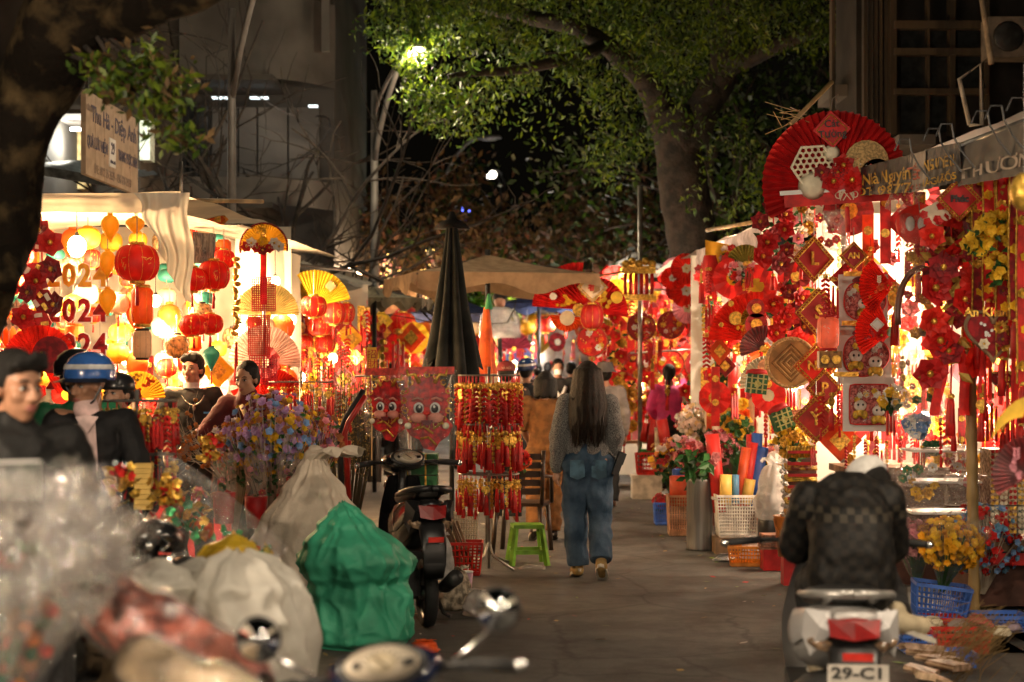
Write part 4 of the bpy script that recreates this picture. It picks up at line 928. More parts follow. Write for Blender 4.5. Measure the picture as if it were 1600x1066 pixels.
    mb=MB(); mb.tube([(.10,.0,.22),(.13,-.30,.20),(.14,-.50,.24),(.145,-.80,.33)],[.02,.025,.045,.05],10); mb.build('exhaust',dmetal,t)
    mb=MB(); mb.box((-.09,-.45,.28),(.08,.40,.16)); mb.box((0,-.3,.24),(.16,.22,.18)); mb.build('engine',dmetal,t)
    for s in (-1,1):
        mb=MB(); mb.tube([(s*.10,-.22,.20),(s*.16,-.30,.04),(s*.20,-.32,.02)],.013,6); mb.build('stand',dmetal,t)
    return t
silver=M('paint_silver_white',(.50,.49,.48),.28,var=.05,coat=.5); pgrey=M('paint_pale_grey',(.62,.61,.61),.3,var=.05,coat=.5)
pblk=M('paint_black',(.010,.010,.011),.22,var=.2,coat=.6); pnav=M('paint_navy',(.008,.016,.055),.2,var=.2,coat=.8)
scooter('silver white scooter with red tail light ridden by the man in black jacket',GP(1302,7.15),-.09,M('paint_grey_side',(.46,.45,.44),.3,var=.05,coat=.5),pgrey,plate=('29-C1','273.46'),scale=(1.16,1,.88),pz=.06,mirrors=False)
scooter('black scooter parked with its tail to the viewer beside the green sack',Vector((-.66,11.2,0)),.22,pblk,pblk,M('seat_grey',(.05,.045,.04),.45),steer=.25,mirrors=False)
scooter('black scooter buried under plastic bags, only handlebar and grip showing',Vector((-1.72,6.6,0)),-.75,pblk,pblk,steer=-.35,mirrors=False,scale=.97)
scooter('navy blue scooter with pale dial and two round mirrors at the lower edge',Vector((-.19,3.84,0)),.05,pnav,pnav,scale=(.88,.9,.9),steer=-.02,rot=(0,R(-7),.04),mz=-.06)
scooter('black scooter corner at the lower right edge beside the brown packets',Vector((1.93,4.45,0)),.5,pblk,pblk,mirrors=False)
# rider on the silver scooter
jk=bpy.data.materials.new('checked_black_jacket'); jk.use_nodes=True
n=jk.node_tree.nodes; l=jk.node_tree.links; b=n['Principled BSDF']; b.inputs['Roughness'].default_value=.6; b.inputs['Specular IOR Level'].default_value=.25
tc=n.new('ShaderNodeTexCoord'); mp=n.new('ShaderNodeMapping'); mp.inputs['Scale'].default_value=(1,.001,1); l.new(tc.outputs['Object'],mp.inputs[0])
ck=n.new('ShaderNodeTexChecker'); ck.inputs['Scale'].default_value=30; ck.inputs['Color1'].default_value=(.014,.012,.010,1); ck.inputs['Color2'].default_value=(.006,.006,.006,1); l.new(mp.outputs[0],ck.inputs[0]); l.new(ck.outputs[0],b.inputs['Base Color'])
sx=n.new('ShaderNodeSeparateXYZ'); l.new(tc.outputs['Object'],sx.inputs[0])
band=n.new('ShaderNodeMath'); band.operation='COMPARE'; band.inputs[1].default_value=1.03; band.inputs[2].default_value=.030; l.new(sx.outputs[2],band.inputs[0])
ck2=n.new('ShaderNodeTexChecker'); ck2.inputs['Scale'].default_value=30; ck2.inputs['Color1'].default_value=(.040,.034,.025,1); ck2.inputs['Color2'].default_value=(.006,.006,.006,1); l.new(mp.outputs[0],ck2.inputs[0])
mx=n.new('ShaderNodeMix'); mx.data_type='RGBA'; l.new(band.outputs[0],mx.inputs[0]); l.new(ck.outputs[0],mx.inputs[6]); l.new(ck2.outputs[0],mx.inputs[7]); l.new(mx.outputs[2],b.inputs['Base Color'])
nb=n.new('ShaderNodeTexNoise'); nb.inputs['Scale'].default_value=25; l.new(tc.outputs['Object'],nb.inputs['Vector']); bp=n.new('ShaderNodeBump'); bp.inputs['Strength'].default_value=.35; l.new(nb.outputs[0],bp.inputs['Height']); l.new(bp.outputs[0],b.inputs['Normal'])
MATS['checked_black_jacket']=jk
# faces -y in its own frame, turned round to face away
J=joints(pelvis=(0,.03,.79),waist=(0,.02,.91),chest=(.0,-.09,1.03),neck=(-.03,-.22,1.10),head=(-.13,-.32,1.105),
  shl=(-.18,-.13,1.085),shr=(.18,-.13,1.085),ell=(-.225,-.27,.87),wrl=(-.20,-.47,.85),elr=(.225,-.26,.87),wrr=(.20,-.47,.85),
  hil=(-.09,-.02,.79),knl=(-.22,-.42,.66),anl=(-.215,-.05,.60),tol=(-.33,-.06,.54),hir=(.09,-.02,.79),knr=(.13,-.42,.68),anr=(.11,-.36,.36),tor=(.11,-.5,.31))
t,_,h,HR=person('man in checked black jacket and white cap sitting bent over on the silver scooter',GP(1330,7.05),PI-.07,J,(.90,.97,.985),sk=skin2,top=jk,bottom=MATS['black_trousers'],vox=.010,hair='short',yaw=.55,pitch=.75,roll=.1,face=False,topr=1.16,fold=.011,hem=-.02,collar=True,tw=1.12,belly=.015,shoes=M('canvas_beige',(.50,.42,.28),.8))
cap(t,h,HR,M('cap_white',(.55,.54,.52),.8),1.05)
# ------------------------------------------------------------------ builders of market wares
def yaw(px): return 0
LET=gold
def fan(label,p,Rr,a0=0,a1=180,n=26,mat=None,ornaments=(),rz=0,group=None,rot=None,r0=.12,cat='paper fan',depth=.022,rim=None,hang=None):
    """pleated half-round fan, pivot at its origin, opening upwards; ornaments are parts"""
    t=thing('paper_fan',label,cat,p,rz,group,rot)
    mb=MB(); vs=[];fs=[]
    for i in range(2*n+1):
        a=R(a0+(a1-a0)*i/(2*n)); y=(depth if i%2 else -depth)
        for r in (Rr*r0,Rr*.6,Rr): vs.append((math.cos(a)*r,y*(r/Rr),math.sin(a)*r))
    for i in range(2*n):
        for k in range(2): fs.append((i*3+k,i*3+k+1,(i+1)*3+k+1,(i+1)*3+k))
    mb.add(vs,fs,False); mb.build('fan_leaf',mat or red,t)
    mb=MB(); mb.disc((0,-.012,0),Rr*.14,14,.024); mb.build('rivet_plate',rim or gold,t)
    if hang is not None:
        mb=MB(); mb.tube([(0,0,Rr),(0,.0,Rr+hang)],.004,4); mb.build('hanger',wire,t)
    for o in ornaments: ornament(t,Rr,*o)
    return t
def ornament(t,Rr,k,x,z,s,m=None,y=-.04):
    X,Z,S=x*Rr,z*Rr,s*Rr; mb=MB()
    if k=='flower':
        mb.flower((X,y,Z),S,6,(.0,-1,.05),.3,3,seed=x*7,mid=1); mb.build('flower',[m or dred,gold],t)
    elif k=='blossoms':
        for i in range(9): mb.flower((X+rnd.gauss(0,S*.6),y-.005*rnd.random(),Z+rnd.gauss(0,S*.5)),S*.34,5,(rnd.gauss(0,.2),-1,rnd.gauss(0,.2)),.3,1,rnd.random())
        o=mb.build('small_blossoms',m or yelf,t); o['kind']='stuff'
    elif k=='diamond':
        mb.poly([(X-S,y,Z),(X,y,Z-S),(X+S,y,Z),(X,y,Z+S)],-.008); o=mb.build('diamond_plaque',m or redp,t)
        mb=MB(); g=S*.8
        for a,b in (((-g,0),(0,g)),((0,g),(g,0)),((g,0),(0,-g)),((0,-g),(-g,0))): mb.tube([(X+a[0],y-.012,Z+a[1]),(X+b[0],y-.012,Z+b[1])],S*.025,4)
        mb.build('border',gold,o); return o
    elif k=='hat':   # small conical hat
        mb.lathe([(S,0),(S*.5,.22*S),(.001,.42*S)],16,axis='Y',c=(X,y,Z)); 
        mb.v=[(a,y-(b-y),c) for a,b,c in mb.v]; mb.build('cone_hat',m or cream,t)
    elif k=='disc':
        mb.disc((X,y,Z),S,18,-.012); mb.build('round_plaque',m or wicker,t)
    elif k=='hex':   # hexagonal lattice tray
        for i in range(-4,5):
            for j in range(-4,5):
                u=(i+.5*(j%2))*S*.28; v=j*S*.243
                if max(abs(v),abs(u*.866)+abs(v)*.5)>S*.88: continue
                q=[(X+u+S*.145*math.cos(a),y,Z+v+S*.145*math.sin(a)) for a in [PI/6+i_*PI/3 for i_ in range(7)]]; mb.tube(q,S*.042,4,False)
        q=[(X+S*math.cos(a),y-.004,Z+S*math.sin(a)) for a in [i_*PI/3 for i_ in range(7)]]; mb.tube(q,S*.07,6); mb.build('hexagon_lattice',m or cream,t)
    elif k=='ribbon':
        mb.box((X,y,Z),(S*2,.006,S*.22)); mb.build('ribbon',m or redp,t)
    elif k=='bar':
        mb.box((X,y,Z),(S*2,.012,S*.09)); mb.build('stick',m or white,t)
    elif k=='knot':
        for i in range(3):
            for sgn in (-1,1):
                mb.tube([(X+S*.5*math.sin(a)*sgn+.0,y,Z+S*.4*math.sin(2*a+i)+S*.1*i) for a in [j*PI/6 for j in range(7)]],S*.05,5)
        for s_ in (-1,1): mb.tube([(X+s_*(S*.55+S*.22*math.cos(a)),y,Z+S*.22*math.sin(a)) for a in [j*PI/4 for j in range(9)]],S*.05,5)
        o=mb.build('endless_knot',m or cream,t)
    elif k=='tassel':
        tas(mb,(X,y,Z),S); mb.build('tassel',[m or red,gold],t)
    elif k=='leaf':
        for i in range(4):
            for s_ in (-1,1): mb.leaf((X,y,Z+S*.3*i),(s_*.8,0,.7),S*.5,S*.14)
        mb.tube([(X,y,Z-S*.5),(X,y,Z+S*1.2)],S*.03,4); mb.build('leaf_spray',m or cream,t)
    elif k=='cake':
        mb.box((X,y,Z),(S*2,.03,S*1.6),ry=.2); o=mb.build('wrapped_cake',m or M('cake_green',(.02,.12,.03),.6),t)
        mb=MB()
        for q in (-.6,0,.6): mb.box((X+q*S,y-.017,Z),(S*.14,.004,S*1.55),ry=.2); mb.box((X,y-.018,Z+q*S*.8),(S*1.95,.004,S*.13),ry=.2)
        mb.build('string',M('lime_string',(.45,.5,.12),.6),o)
def tas(mb,p,L,w=None,n=7):
    x,y,z=p; w=w or L*.11
    k=mb.k; mb.k=1; mb.ball((x,y,z),(w*.8,w*.8,w*.7),7,4); mb.k=0
    mb.lathe([(w*.5,-.0),(w*.85,-L*.15),(w*1.0,-L*.55),(w*1.15,-L)],n,c=(x,y,z-w*.4),fn=lambda i,j,g:1+.22*((j%2)*2-1)*(i>0))
    mb.k=k
def proto(root): return root
# lanterns --------------------------------------------------------------
def lantern(label,p,r,h,mat,shape='round',ribs=18,rz=0,group=None,cap_m=None,tassel=True,print_=True,drop=.15,pm=None):
    t=thing('paper_lantern',label,'lantern',p,rz,group)
    if shape=='round': prof=[(r*.34,h*.5)]+[(r*(.34+.66*math.sin(PI*k/10)**.8),h*.5*math.cos(PI*k/10)) for k in range(1,10)]+[(r*.34,-h*.5)]
    elif shape=='drum': prof=[(r*.72,h*.5),(r*.95,h*.42),(r,h*.3),(r,-h*.3),(r*.95,-h*.42),(r*.72,-h*.5)]
    elif shape=='drop': prof=[(r*.30,h*.5),(r*.62,h*.44),(r*.92,h*.28),(r,h*.12),(r*.9,-h*.08),(r*.6,-h*.28),(r*.28,-h*.44),(r*.16,-h*.5)]
    elif shape=='diamond': prof=[(r*.35,h*.5),(r*.8,h*.36),(r,h*.22),(r*.95,h*.12),(r*.5,-h*.22),(r*.14,-h*.5)]
    mb=MB(); n=ribs*2
    mb.lathe(prof,n,cap=False,fn=lambda i,j,g:1.0 if j%2 else .965); mb.build('shade',mat,t)
    mb=MB()
    for k in range(ribs):
        if k%(2 if ribs>12 else 1): continue
        g=2*PI*(2*k+1)/n; mb.tube([(math.cos(g)*q*1.004,math.sin(g)*q*1.004,z) for q,z in prof],r*.012,3,False)
    mb.build('ribs',cap_m or gold,t)
    for s in (1,-1):
        mb=MB(); q=prof[0][0] if s>0 else prof[-1][0]; mb.lathe([(q*1.06,0),(q*1.1,s*h*.05),(q*.95,s*h*.09)],16,c=(0,0,s*h*.5)); mb.build('cap',cap_m or gold,t)
    mb=MB(); mb.tube([(0,0,h*.55),(0,0,h*.55+drop)],.004,4); mb.build('cord',wire,t)
    if tassel:
        mb=MB(); tas(mb,(0,0,-h*.62),h*.55,r*.09); mb.build('tassel',[red,gold],t)
    if print_:
        pts=[]
        mb=MB()
        for sd in range(6):     # gold characters and sprays printed on the shade
            g=PI*2*sd/6+.2; 
            for k in range(5):
                a=g+rnd.uniform(-.2,.2); zc=rnd.uniform(-.24,.24)*h
                rr=1
                for (q0,z0),(q1,z1) in zip(prof,prof[1:]):
                    if z1<=zc<=z0: rr=q0+(q1-q0)*(z0-zc)/(z0-z1+1e-9)
                c=Vector((math.cos(a)*rr*1.012,math.sin(a)*rr*1.012,zc)); N=Vector((math.cos(a),math.sin(a),0)); e=Vector((-math.sin(a),math.cos(a),0)); s_=r*rnd.uniform(.06,.13); q=rnd.uniform(0,3)
                d=e*math.cos(q)+Vector((0,0,1))*math.sin(q); f=N.cross(d)
                mb.add([c-d*s_-f*s_*.22,c+d*s_-f*s_*.15,c+d*s_*.9+f*s_*.2,c-d*s_+f*s_*.2],[(0,1,2,3)],False)
        o=mb.build('gold_print',pm or M('gold_print',(.75,.42,.08),.5,.2),t); o['kind']='stuff'
    return t
lred=M('lantern_red',(.70,.035,.02),.5,var=.15,trans=.5); lorg=M('lantern_orange',(.85,.22,.03),.5,var=.12,trans=.55); lyel=M('lantern_yellow',(.82,.52,.04),.5,var=.12,trans=.5)
lpale=M('lantern_pale',(.80,.62,.46),.6,var=.1,trans=.5); lteal=M('lantern_teal',(.04,.28,.24),.5,trans=.4); lprint=M('lantern_printed',(.55,.36,.18),.6,var=.7,vs=30,trans=.45)
# hanging charm strings -----------------------------------------------------
def charm(label,p,L,kind_='fire',rz=0,group=None,m=None):
    """short hanging charm: cord, gold knot and beads, red firecrackers or tassel"""
    t=thing('hanging_charm',label,'hanging charm',p,rz,group); m=m or red
    mb=MB(); mb.tube([(0,0,0),(0,0,-L*.22)],.003,3); mb.k=1; mb.ball((0,0,-L*.2),(L*.05,L*.03,L*.05),7,5)
    for s in (-1,1): mb.tube([(s*(L*.05+L*.035*math.cos(a)),0,-L*.20+L*.035*math.sin(a)) for a in [j*PI/3 for j in range(7)]],L*.010,3,False)
    mb.build('knot',[redp,gold],t)
    mb=MB()
    if kind_=='fire':
        for k in range(7):
            z=-L*(.28+.09*k)
            for s in (-1,1):
                a=Vector((s*.25*L*.3,0,z-.02*L)); mb.tube([(0,rnd.uniform(-.01,.01)*L,z+.03*L),a],[L*.026,L*.026],5)
        mb.build('firecrackers',m,t); mb=MB(); tas(mb,(0,0,-L*.88),L*.22); mb.build('tassel',[red,gold],t)
    elif kind_=='tassel':
        mb.k=1; mb.disc((0,0,-L*.36),L*.10,12,.008); mb.k=0; tas(mb,(0,0,-L*.48),L*.5,L*.06); mb.build('tassel',[m,gold],t)
    elif kind_=='twin':
        for s in (-1,0,1): tas(mb,(s*L*.09,0,-L*(.34+.05*abs(s))),L*.55,L*.035,5)
        mb.build('tassel',[m,gold],t)
    elif kind_=='coin':
        mb.k=1
        for k in range(5): mb.disc((0,0,-L*(.3+.11*k)),L*.05,10,.006)
        mb.k=0; tas(mb,(0,0,-L*.82),L*.22,L*.035,5); mb.build('coins',[m,gold],t)
    return t
def garland(label,p,H,w,mats,n,rz=0,group=None,cat='flower garland',leafy=True,ribbon=True,tass=True,rot=None):
    t=thing('flower_garland',label,cat,p,rz,group,rot)
    mb=MB(); mb.tube([(0,.02,.08),(.01,.02,-H*.5),(0,.02,-H)],.006,5); mb.build('cord',redp,t)
    for k in range(n):
        z=-H*(k+.5)/n*.9; x=w*.5*math.sin(k*2.4); r=w*rnd.uniform(.30,.46); mb=MB()
        mb.flower((x,-.03-.03*(k%3),z),r,6,(math.sin(k*1.9)*.5,-1,.25*math.cos(k)),.35,3,k,mid=1); mb.build('flower',[mats[k%len(mats)],gold],t)
    if leafy:
        mb=MB()
        for k in range(n*3): mb.leaf((w*.4*math.sin(k*1.7),-.0,-H*(k+.3)/(n*3)*.9),(math.sin(k*2.1),-.4,math.cos(k*1.3)*.6),w*.42,w*.10)
        mb.build('leaf_sprays',leafg if rnd.random()<.5 else M('gold_leaf',(.5,.36,.08),.5,.4),t)['kind']='stuff'
    if ribbon:
        mb=MB()
        for s in (-1,1):
            mb.grid(lambda u,v:(s*w*.18+s*w*.15*v+.05*w*math.sin(v*5)+(u-.5)*w*.22,.0,-H*.75-H*.35*v),2,7)
        mb.build('ribbon',red,t)
    if tass: 
        mb=MB(); tas(mb,(0,0,-H),H*.2,w*.10); mb.build('tassel',[red,gold],t)
    return t
def diamond(label,p,s,word,m=None,rz=0,cat='diamond sign',tilt=0,group=None,lm=None,sz=.62,hanger=True):
    t=thing('diamond_sign',label,cat,p,0,group,rot=(0,tilt,rz)); m=m or M('sign_red',(.33,.012,.012),.55,var=.12,trans=.12)
    mb=MB(); mb.poly([(-s,0,0),(0,0,-s),(s,0,0),(0,0,s)],.012); mb.build('panel',m,t)
    for f,w_ in ((.97,.022),(.80,.030)):
        mb=MB(); g=s*f
        for a,b in (((-g,0),(0,g)),((0,g),(g,0)),((g,0),(0,-g)),((0,-g),(-g,0))): mb.tube([(a[0],-.004,a[1]),(b[0],-.004,b[1])],s*w_,4)
        mb.build('border',gold,t)
    mb=MB()
    for i in range(4):
        for k in range(9):
            f=(k+.5)/9; c=[(-1,0),(0,1),(1,0),(0,-1),(-1,0)]; a,b=c[i],c[i+1]; x=(a[0]+(b[0]-a[0])*f)*s*.885; z=(a[1]+(b[1]-a[1])*f)*s*.885
            mb.disc((x,-.004,z),s*.028,6,-.006)
    mb.build('studs',gold,t)['kind']='stuff'
    if word: text(word,s*sz,lm or gold,t,(0,-.008,-.0),bold=s*.018,ext=.006)
    if hanger: mb=MB(); mb.tube([(0,.0,s),(0,0,s+.1)],.004,4); mb.build('hanger',wire,t)
    return t
def plaque(label,p,r,rz=0,group=None,seed=0,rim=None,base=None,face=None,cat='round plaque'):
    """round embroidered hanging with gold rim, clouds, fans and flowers in relief"""
    t=thing('round_plaque',label,cat,p,rz,group); rs=random.Random(seed)
    mb=MB(); mb.disc((0,0,0),r,28,.02); mb.build('disc',base or M('plaque_red',(.36,.016,.02),.6,var=.25,trans=.1),t)
    mb=MB(); mb.tube([(r*math.cos(a),-.004,r*math.sin(a)) for a in [j*2*PI/28 for j in range(29)]],r*.055,6,False); mb.build('rim',rim or M('plaque_rim',(.30,.05,.02),.5,var=.5,vs=40),t)
    for k in range(7):
        a=2*PI*k/7+rs.random(); q=r*rs.uniform(.42,.66); mb=MB(); mb.flower((q*math.cos(a),-.014,q*math.sin(a)),r*rs.uniform(.17,.26),6,(0,-1,0),.2,2,a,mid=1); mb.build('flower',[rs.choice((pale,gold,yelf,orang,white,gold,redp)),gold],t)
    mb=MB(); mb.poly([(0,-.010,r*.34),(-r*.28,-.010,-r*.10),(r*.28,-.010,-r*.10)],-.006); mb.build('motif',rs.choice((redp,dred)),t)
    mb=MB()
    for k in range(26):
        a=rs.uniform(0,2*PI); q=r*rs.uniform(.2,.86); mb.disc((q*math.cos(a),-.003,q*math.sin(a)),r*.045,6,-.008)
    mb.build('sequins',gold,t)['kind']='stuff'
    mb=MB(); mb.tube([(0,.0,r),(0,0,r+.12)],.004,4); mb.ball((0,0,r+.02),r*.12,8,5); mb.build('hanger',[gold],t)
    mb=MB(); tas(mb,(0,0,-r*1.06),r*.75,r*.07); mb.build('tassel',[red,gold],t)
    return t
def cello(label,p,w,h,rz=0,contents=0,group=None,cat='plastic packet',mats=None,header=None,rot=None,bulge=.06,filmm=None):
    """ornament packed in a crinkled clear bag"""
    t=thing('plastic_packet',label,cat,p,rz,group,rot); sd=rnd.random()*50
    for k in range(contents):
        mb=MB(); mb.flower((rnd.uniform(-.3,.3)*w,rnd.uniform(-.01,.02),rnd.uniform(-.35,.3)*h),min(w,h)*rnd.uniform(.12,.22),6,(rnd.gauss(0,.3),-1,rnd.gauss(0,.3)),.3,2,k,mid=1); mb.build('flower',[(mats or [red,yelf,dred])[k%len(mats or [1,1,1])],gold],t)
    for s in (-1,1):
        mb=MB()
        def fn(u,v):
            x=(u-.5)*w*(1+.06*math.sin(v*9+sd)); z=(v-.5)*h*(1+.04*math.sin(u*8+sd)); q=noise.noise(Vector((u*5+sd,v*5,s)))*.5+noise.noise(Vector((u*13,v*13+sd,s)))*.3
            e=max(0,math.sin(u*PI)*math.sin(v*PI))
            return (x,s*(bulge*e**.5*(.8+.6*q)+.002),z)
        mb.grid(fn,14,16); mb.smooth=False; mb.sm=[False]*len(mb.sm); mb.build('film_front' if s<0 else 'film_back',filmm or clear,t)
    if header:
        mb=MB(); mb.box((0,0,h*.5),(w,.01,.05)); mb.build('header_card',header,t)
    mb=MB(); mb.tube([(0,0,h*.5),(0,0,h*.5+.08)],.003,4); mb.build('hanger',wire,t)
    return t
def basket(label,p,w,d,h,mat,rz=0,group=None,rows=5,cat='basket',taper=.86,rot=None,solid=False,nx=9,name='plastic_basket',handles=False):
    """open basket with slotted walls: floor, rim, uprights and bands are real"""
    t=thing(name,label,cat,p,rz,group,rot)
    mb=MB(); mb.box((0,0,.008),(w*taper,d*taper,.012)); mb.build('floor',mat,t)
    for z,th in ((h,.022),(h*.06+.01,.02)):
        mb=MB()
        f=taper+(1-taper)*z/h; X,Y=w*f/2,d*f/2
        for c,s_ in (((0,-Y,z),(2*X+.012,.012,th)),((0,Y,z),(2*X+.012,.012,th)),((-X,0,z),(.012,2*Y,th)),((X,0,z),(.012,2*Y,th))): mb.box(c,s_)
        mb.build('rim' if z==h else 'base_band',mat,t)
    for side in range(4):
        mb=MB()
        def pt(u,z):
            f=taper+(1-taper)*z/h; X,Y=w*f/2,d*f/2
            return {0:(u*X*2,-Y,z),1:(u*X*2,Y,z),2:(-X,u*Y*2,z),3:(X,u*Y*2,z)}[side]
        n=nx if side<2 else max(3,int(nx*d/w))
        for k in range(n+1):
            u=(k/n-.5)*.98; mb.tube([pt(u,.01),pt(u,h)],.0042 if n>9 else .006,4,False)
        for r in range(1,rows):
            z=h*r/rows; mb.tube([pt(-.49,z),pt(.49,z)],.0042 if rows>5 else .006,4,False)
        mb.build('lattice_wall',mat,t)
    if handles:
        for s in (-1,1): mb=MB(); mb.box((s*(w/2+.012),0,h*.93),(.03,d*.4,.02)); mb.build('handle',mat,t)
    return t
def bouquet(label,p,H,Rr,mats,n,rz=0,vessel=None,group=None,film_=None,fl=.035,cat='bouquet',leaf_=True,rot=None,stemm=None,tight=1.0,balls=False):
    """stems from a point at the base, blossoms through the head's volume"""
    t=thing('flower_bouquet',label,cat,p,rz,group,rot)
    heads=[]
    for k in range(n):
        v=Vector((rnd.gauss(0,1),rnd.gauss(0,1),rnd.gauss(0,1))).normalized()*rnd.random()**.4
        heads.append(Vector((v.x*Rr,v.y*Rr,H+v.z*Rr*.85*tight)))
    mb=MB()
    for q in heads[::2]: mb.tube([(q.x*.06,q.y*.06,H*.12),(q.x*.45,q.y*.45,H*.6),q],.0025,3,False)
    mb.build('stems',stemm or leafg,t)['kind']='stuff'
    for ci,m in enumerate(mats):
        mb=MB()
        for i,q in enumerate(heads):
            # neighbouring flowers share a colour, as bunches do
            if int((noise.noise(q*3.2/Rr+Vector((ci*0,0,0)))+1)*3.3*len(mats)+i%2)%len(mats)!=ci: continue
            d=(q-Vector((0,0,H))); d=d.normalized() if d.length>.01 else Vector((0,-1,0))
            if balls: mb.ball(q,fl*.5,6,4)
            else: mb.flower(q,fl*rnd.uniform(.7,1.3),5,d+Vector((0,-.5,.2)),.35,2,rnd.random()*6)
        if mb.v: mb.build('blossoms',m,t)['kind']='stuff'
    if leaf_:
        mb=MB()
        for k in range(n//2):
            q=rnd.choice(heads)*rnd.uniform(.6,1); mb.leaf((q.x,q.y,q.z-.02),rv()+Vector((q.x,q.y,.1)),fl*2.2,fl*.5)
        mb.build('leaves',leafg,t)['kind']='stuff'
    if vessel:
        kind__,r,h,m=vessel; mb=MB(); mb.lathe([(r*.8,0),(r*.95,h*.5),(r,h),(r*.93,h),(r*.85,h*.15)],16); mb.build('pot',m,t)
    if film_:
        sd=rnd.random()*30
        mb=MB(); mb.grid(lambda u,v:(((.05+.95*v)*Rr*1.25*math.cos(2*PI*u))*(1+.12*math.sin(u*31+sd)*v),((.05+.95*v)*Rr*1.25*math.sin(2*PI*u))*(1+.12*math.sin(u*31+sd)*v),H*.18+(H+Rr*.8-H*.18)*v+.06*math.sin(u*19+sd)*v),48,9,True); mb.sm=[False]*len(mb.sm)
        mb.build('wrapping_film',film_,t)
    return t
def sack(label,p,rx,ry,H,mat,seed=0,neck=.55,nz=40,nu=72,collar=.22,rz=0,cat='sack',crease=.045,lean=(0,0),name='stuffed_sack',tie=True,flop=0,shape=None,pleat=.35,mouth=1.0):
    """tied or folded sack: rings pushed in and out by long creases"""
    t=thing(name,label,cat,p,rz); off=Vector((seed*5.1,seed*2.3,seed))
    def prof(v):
        if v<.06: return .80+.20*(v/.06)**.5
        if v<neck: return 1.0-.10*((v-.06)/(neck-.06))*1+.12*math.sin((v-.06)/(neck-.06)*PI)
        return None
    def fn(u,v):
        a=2*PI*u; c,s=math.cos(a),math.sin(a)
        q=Vector((c*1.6,s*1.6,v*2.6))+off
        q=q+noise.noise_vector(q*1.1)*.35; rg=lambda x:(1-2.2*abs(noise.noise(x)))
        cr=noise.noise(q*.9)*.6+max(0,rg(q*.85))**1.6*.62+max(0,rg(q*1.6+off))**2*.34-.25*max(0,rg(q*1.2-off))**3+noise.noise(q*4)*.06
        if v<neck: k=prof(v); z=v
        else:
            f=(v-neck)/(1-neck); k=(.90)*(1-.74*f**1.3)+.10*math.sin(f*PI); z=neck+(1-neck)*(1-(1-f)**1.5)
            cr+=(.35*math.sin(a*9+seed+3*noise.noise(off+Vector((c,s,0))))*f)*.8
        if shape:
            z=v; k=shape[-1][1]
            for (v0,k0),(v1,k1) in zip(shape,shape[1:]):
                if v0<=v<=v1: f_=(v-v0)/(v1-v0); k=k0+(k1-k0)*(3*f_*f_-2*f_**3); break
            cr=cr-(.35*math.sin(a*9+seed+3*noise.noise(off+Vector((c,s,0))))*max(0,(v-neck)/(1-neck)))*.8*(v>=neck)
            cr+=pleat*(max(0,rg(Vector((c*2.1,s*2.1,v*1.6))+off*2+noise.noise_vector(q)*.4))-.3)*max(0,v-.3)*1.2
        k=k*(1+crease*4*(cr-.25)*(1 if v>.03 else .3))
        return (c*rx*k+lean[0]*v*v,s*ry*k+lean[1]*v*v,z*H+crease*H*.4*(noise.noise(q*1.7)+.3*rg(q*2))*(v>.05)*min(1,v*2))
    mb=MB(); mb.grid(fn,nu,nz,True); b=mb.build('sack_body',mat,t)
    if tie:
        top=Vector((lean[0],lean[1],H))
        mb=MB()
        def fc(u,v):
            a=2*PI*u; c,s=math.cos(a),math.sin(a); q=Vector((c*2,s*2,v*2))+off*1.7
            k=.24*mouth**.5+mouth*.55*v**1.1*(1+.55*noise.noise(q*1.5)+.28*math.sin(a*7+seed)*v)
            return (top.x+c*rx*k*.9+flop*v*v*rx,top.y+s*ry*k*.9,top.z-.03*H+collar*H*(v*(1+.5*noise.noise(q*1.1))-.55*v*v*v))
        mb.grid(fc,nu,12,True); mb.build('gathered_mouth',mat,t)
    return t
def ppole(label,name,a,b,r,mat,cat,knots=False):
    t=thing(name,label,cat,a); b=Vector(b)-Vector(a); mb=MB()
    n=9 if knots else 1; pts=[];rr=[]
    for i in range(n):
        pts+=[b*(i/n),b*((i+.5)/n),b*((i+.96)/n)]; rr+=[r*1.12,r*.96,r]
    mb.tube(pts,rr,10); mb.build('culm' if knots else 'pole_shaft',mat,t); return t
# ------------------------------------------------------------------ stalls, left side
def m_(px,d): return px*d/F
ORD=['first','second','third','fourth','fifth','sixth','seventh','eighth','ninth','tenth','eleventh','twelfth','thirteenth','fourteenth','fifteenth','sixteenth','seventeenth','eighteenth','nineteenth','twentieth']
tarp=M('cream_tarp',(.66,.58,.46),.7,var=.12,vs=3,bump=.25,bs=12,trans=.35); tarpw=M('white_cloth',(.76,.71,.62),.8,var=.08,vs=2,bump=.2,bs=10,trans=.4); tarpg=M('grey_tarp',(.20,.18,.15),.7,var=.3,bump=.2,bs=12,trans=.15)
def sheet(name,label,cat,corners,mat,sag=.08,nu=16,nv=12,seed=0,wr=.03,group=None,fringe=0):
    """cloth spanned between four corners, sagging and creased"""
    a,b,c,d=[Vector(x) for x in corners]
    nrm=(b-a).cross(d-a).normalized()
    def fn(u,v):
        p=(a*(1-u)+b*u)*(1-v)+(d*(1-u)+c*u)*v
        p=p+Vector((0,0,-sag*math.sin(u*PI)*math.sin(v*PI)))
        p=p+nrm*(wr*(noise.noise(Vector((u*4+seed,v*4,seed)))+.5*noise.noise(Vector((u*14+seed,v*3,0)))))
        if fringe: p=p+Vector((0,0,fringe*noise.noise(Vector((u*6,seed,0)))*v))
        return tuple(p)
    mb=MB(); mb.grid(fn,nu,nv); return tag(mb.build(name,mat),label,cat,group)
YR=lambda px,d,z:GP(px,d,z)
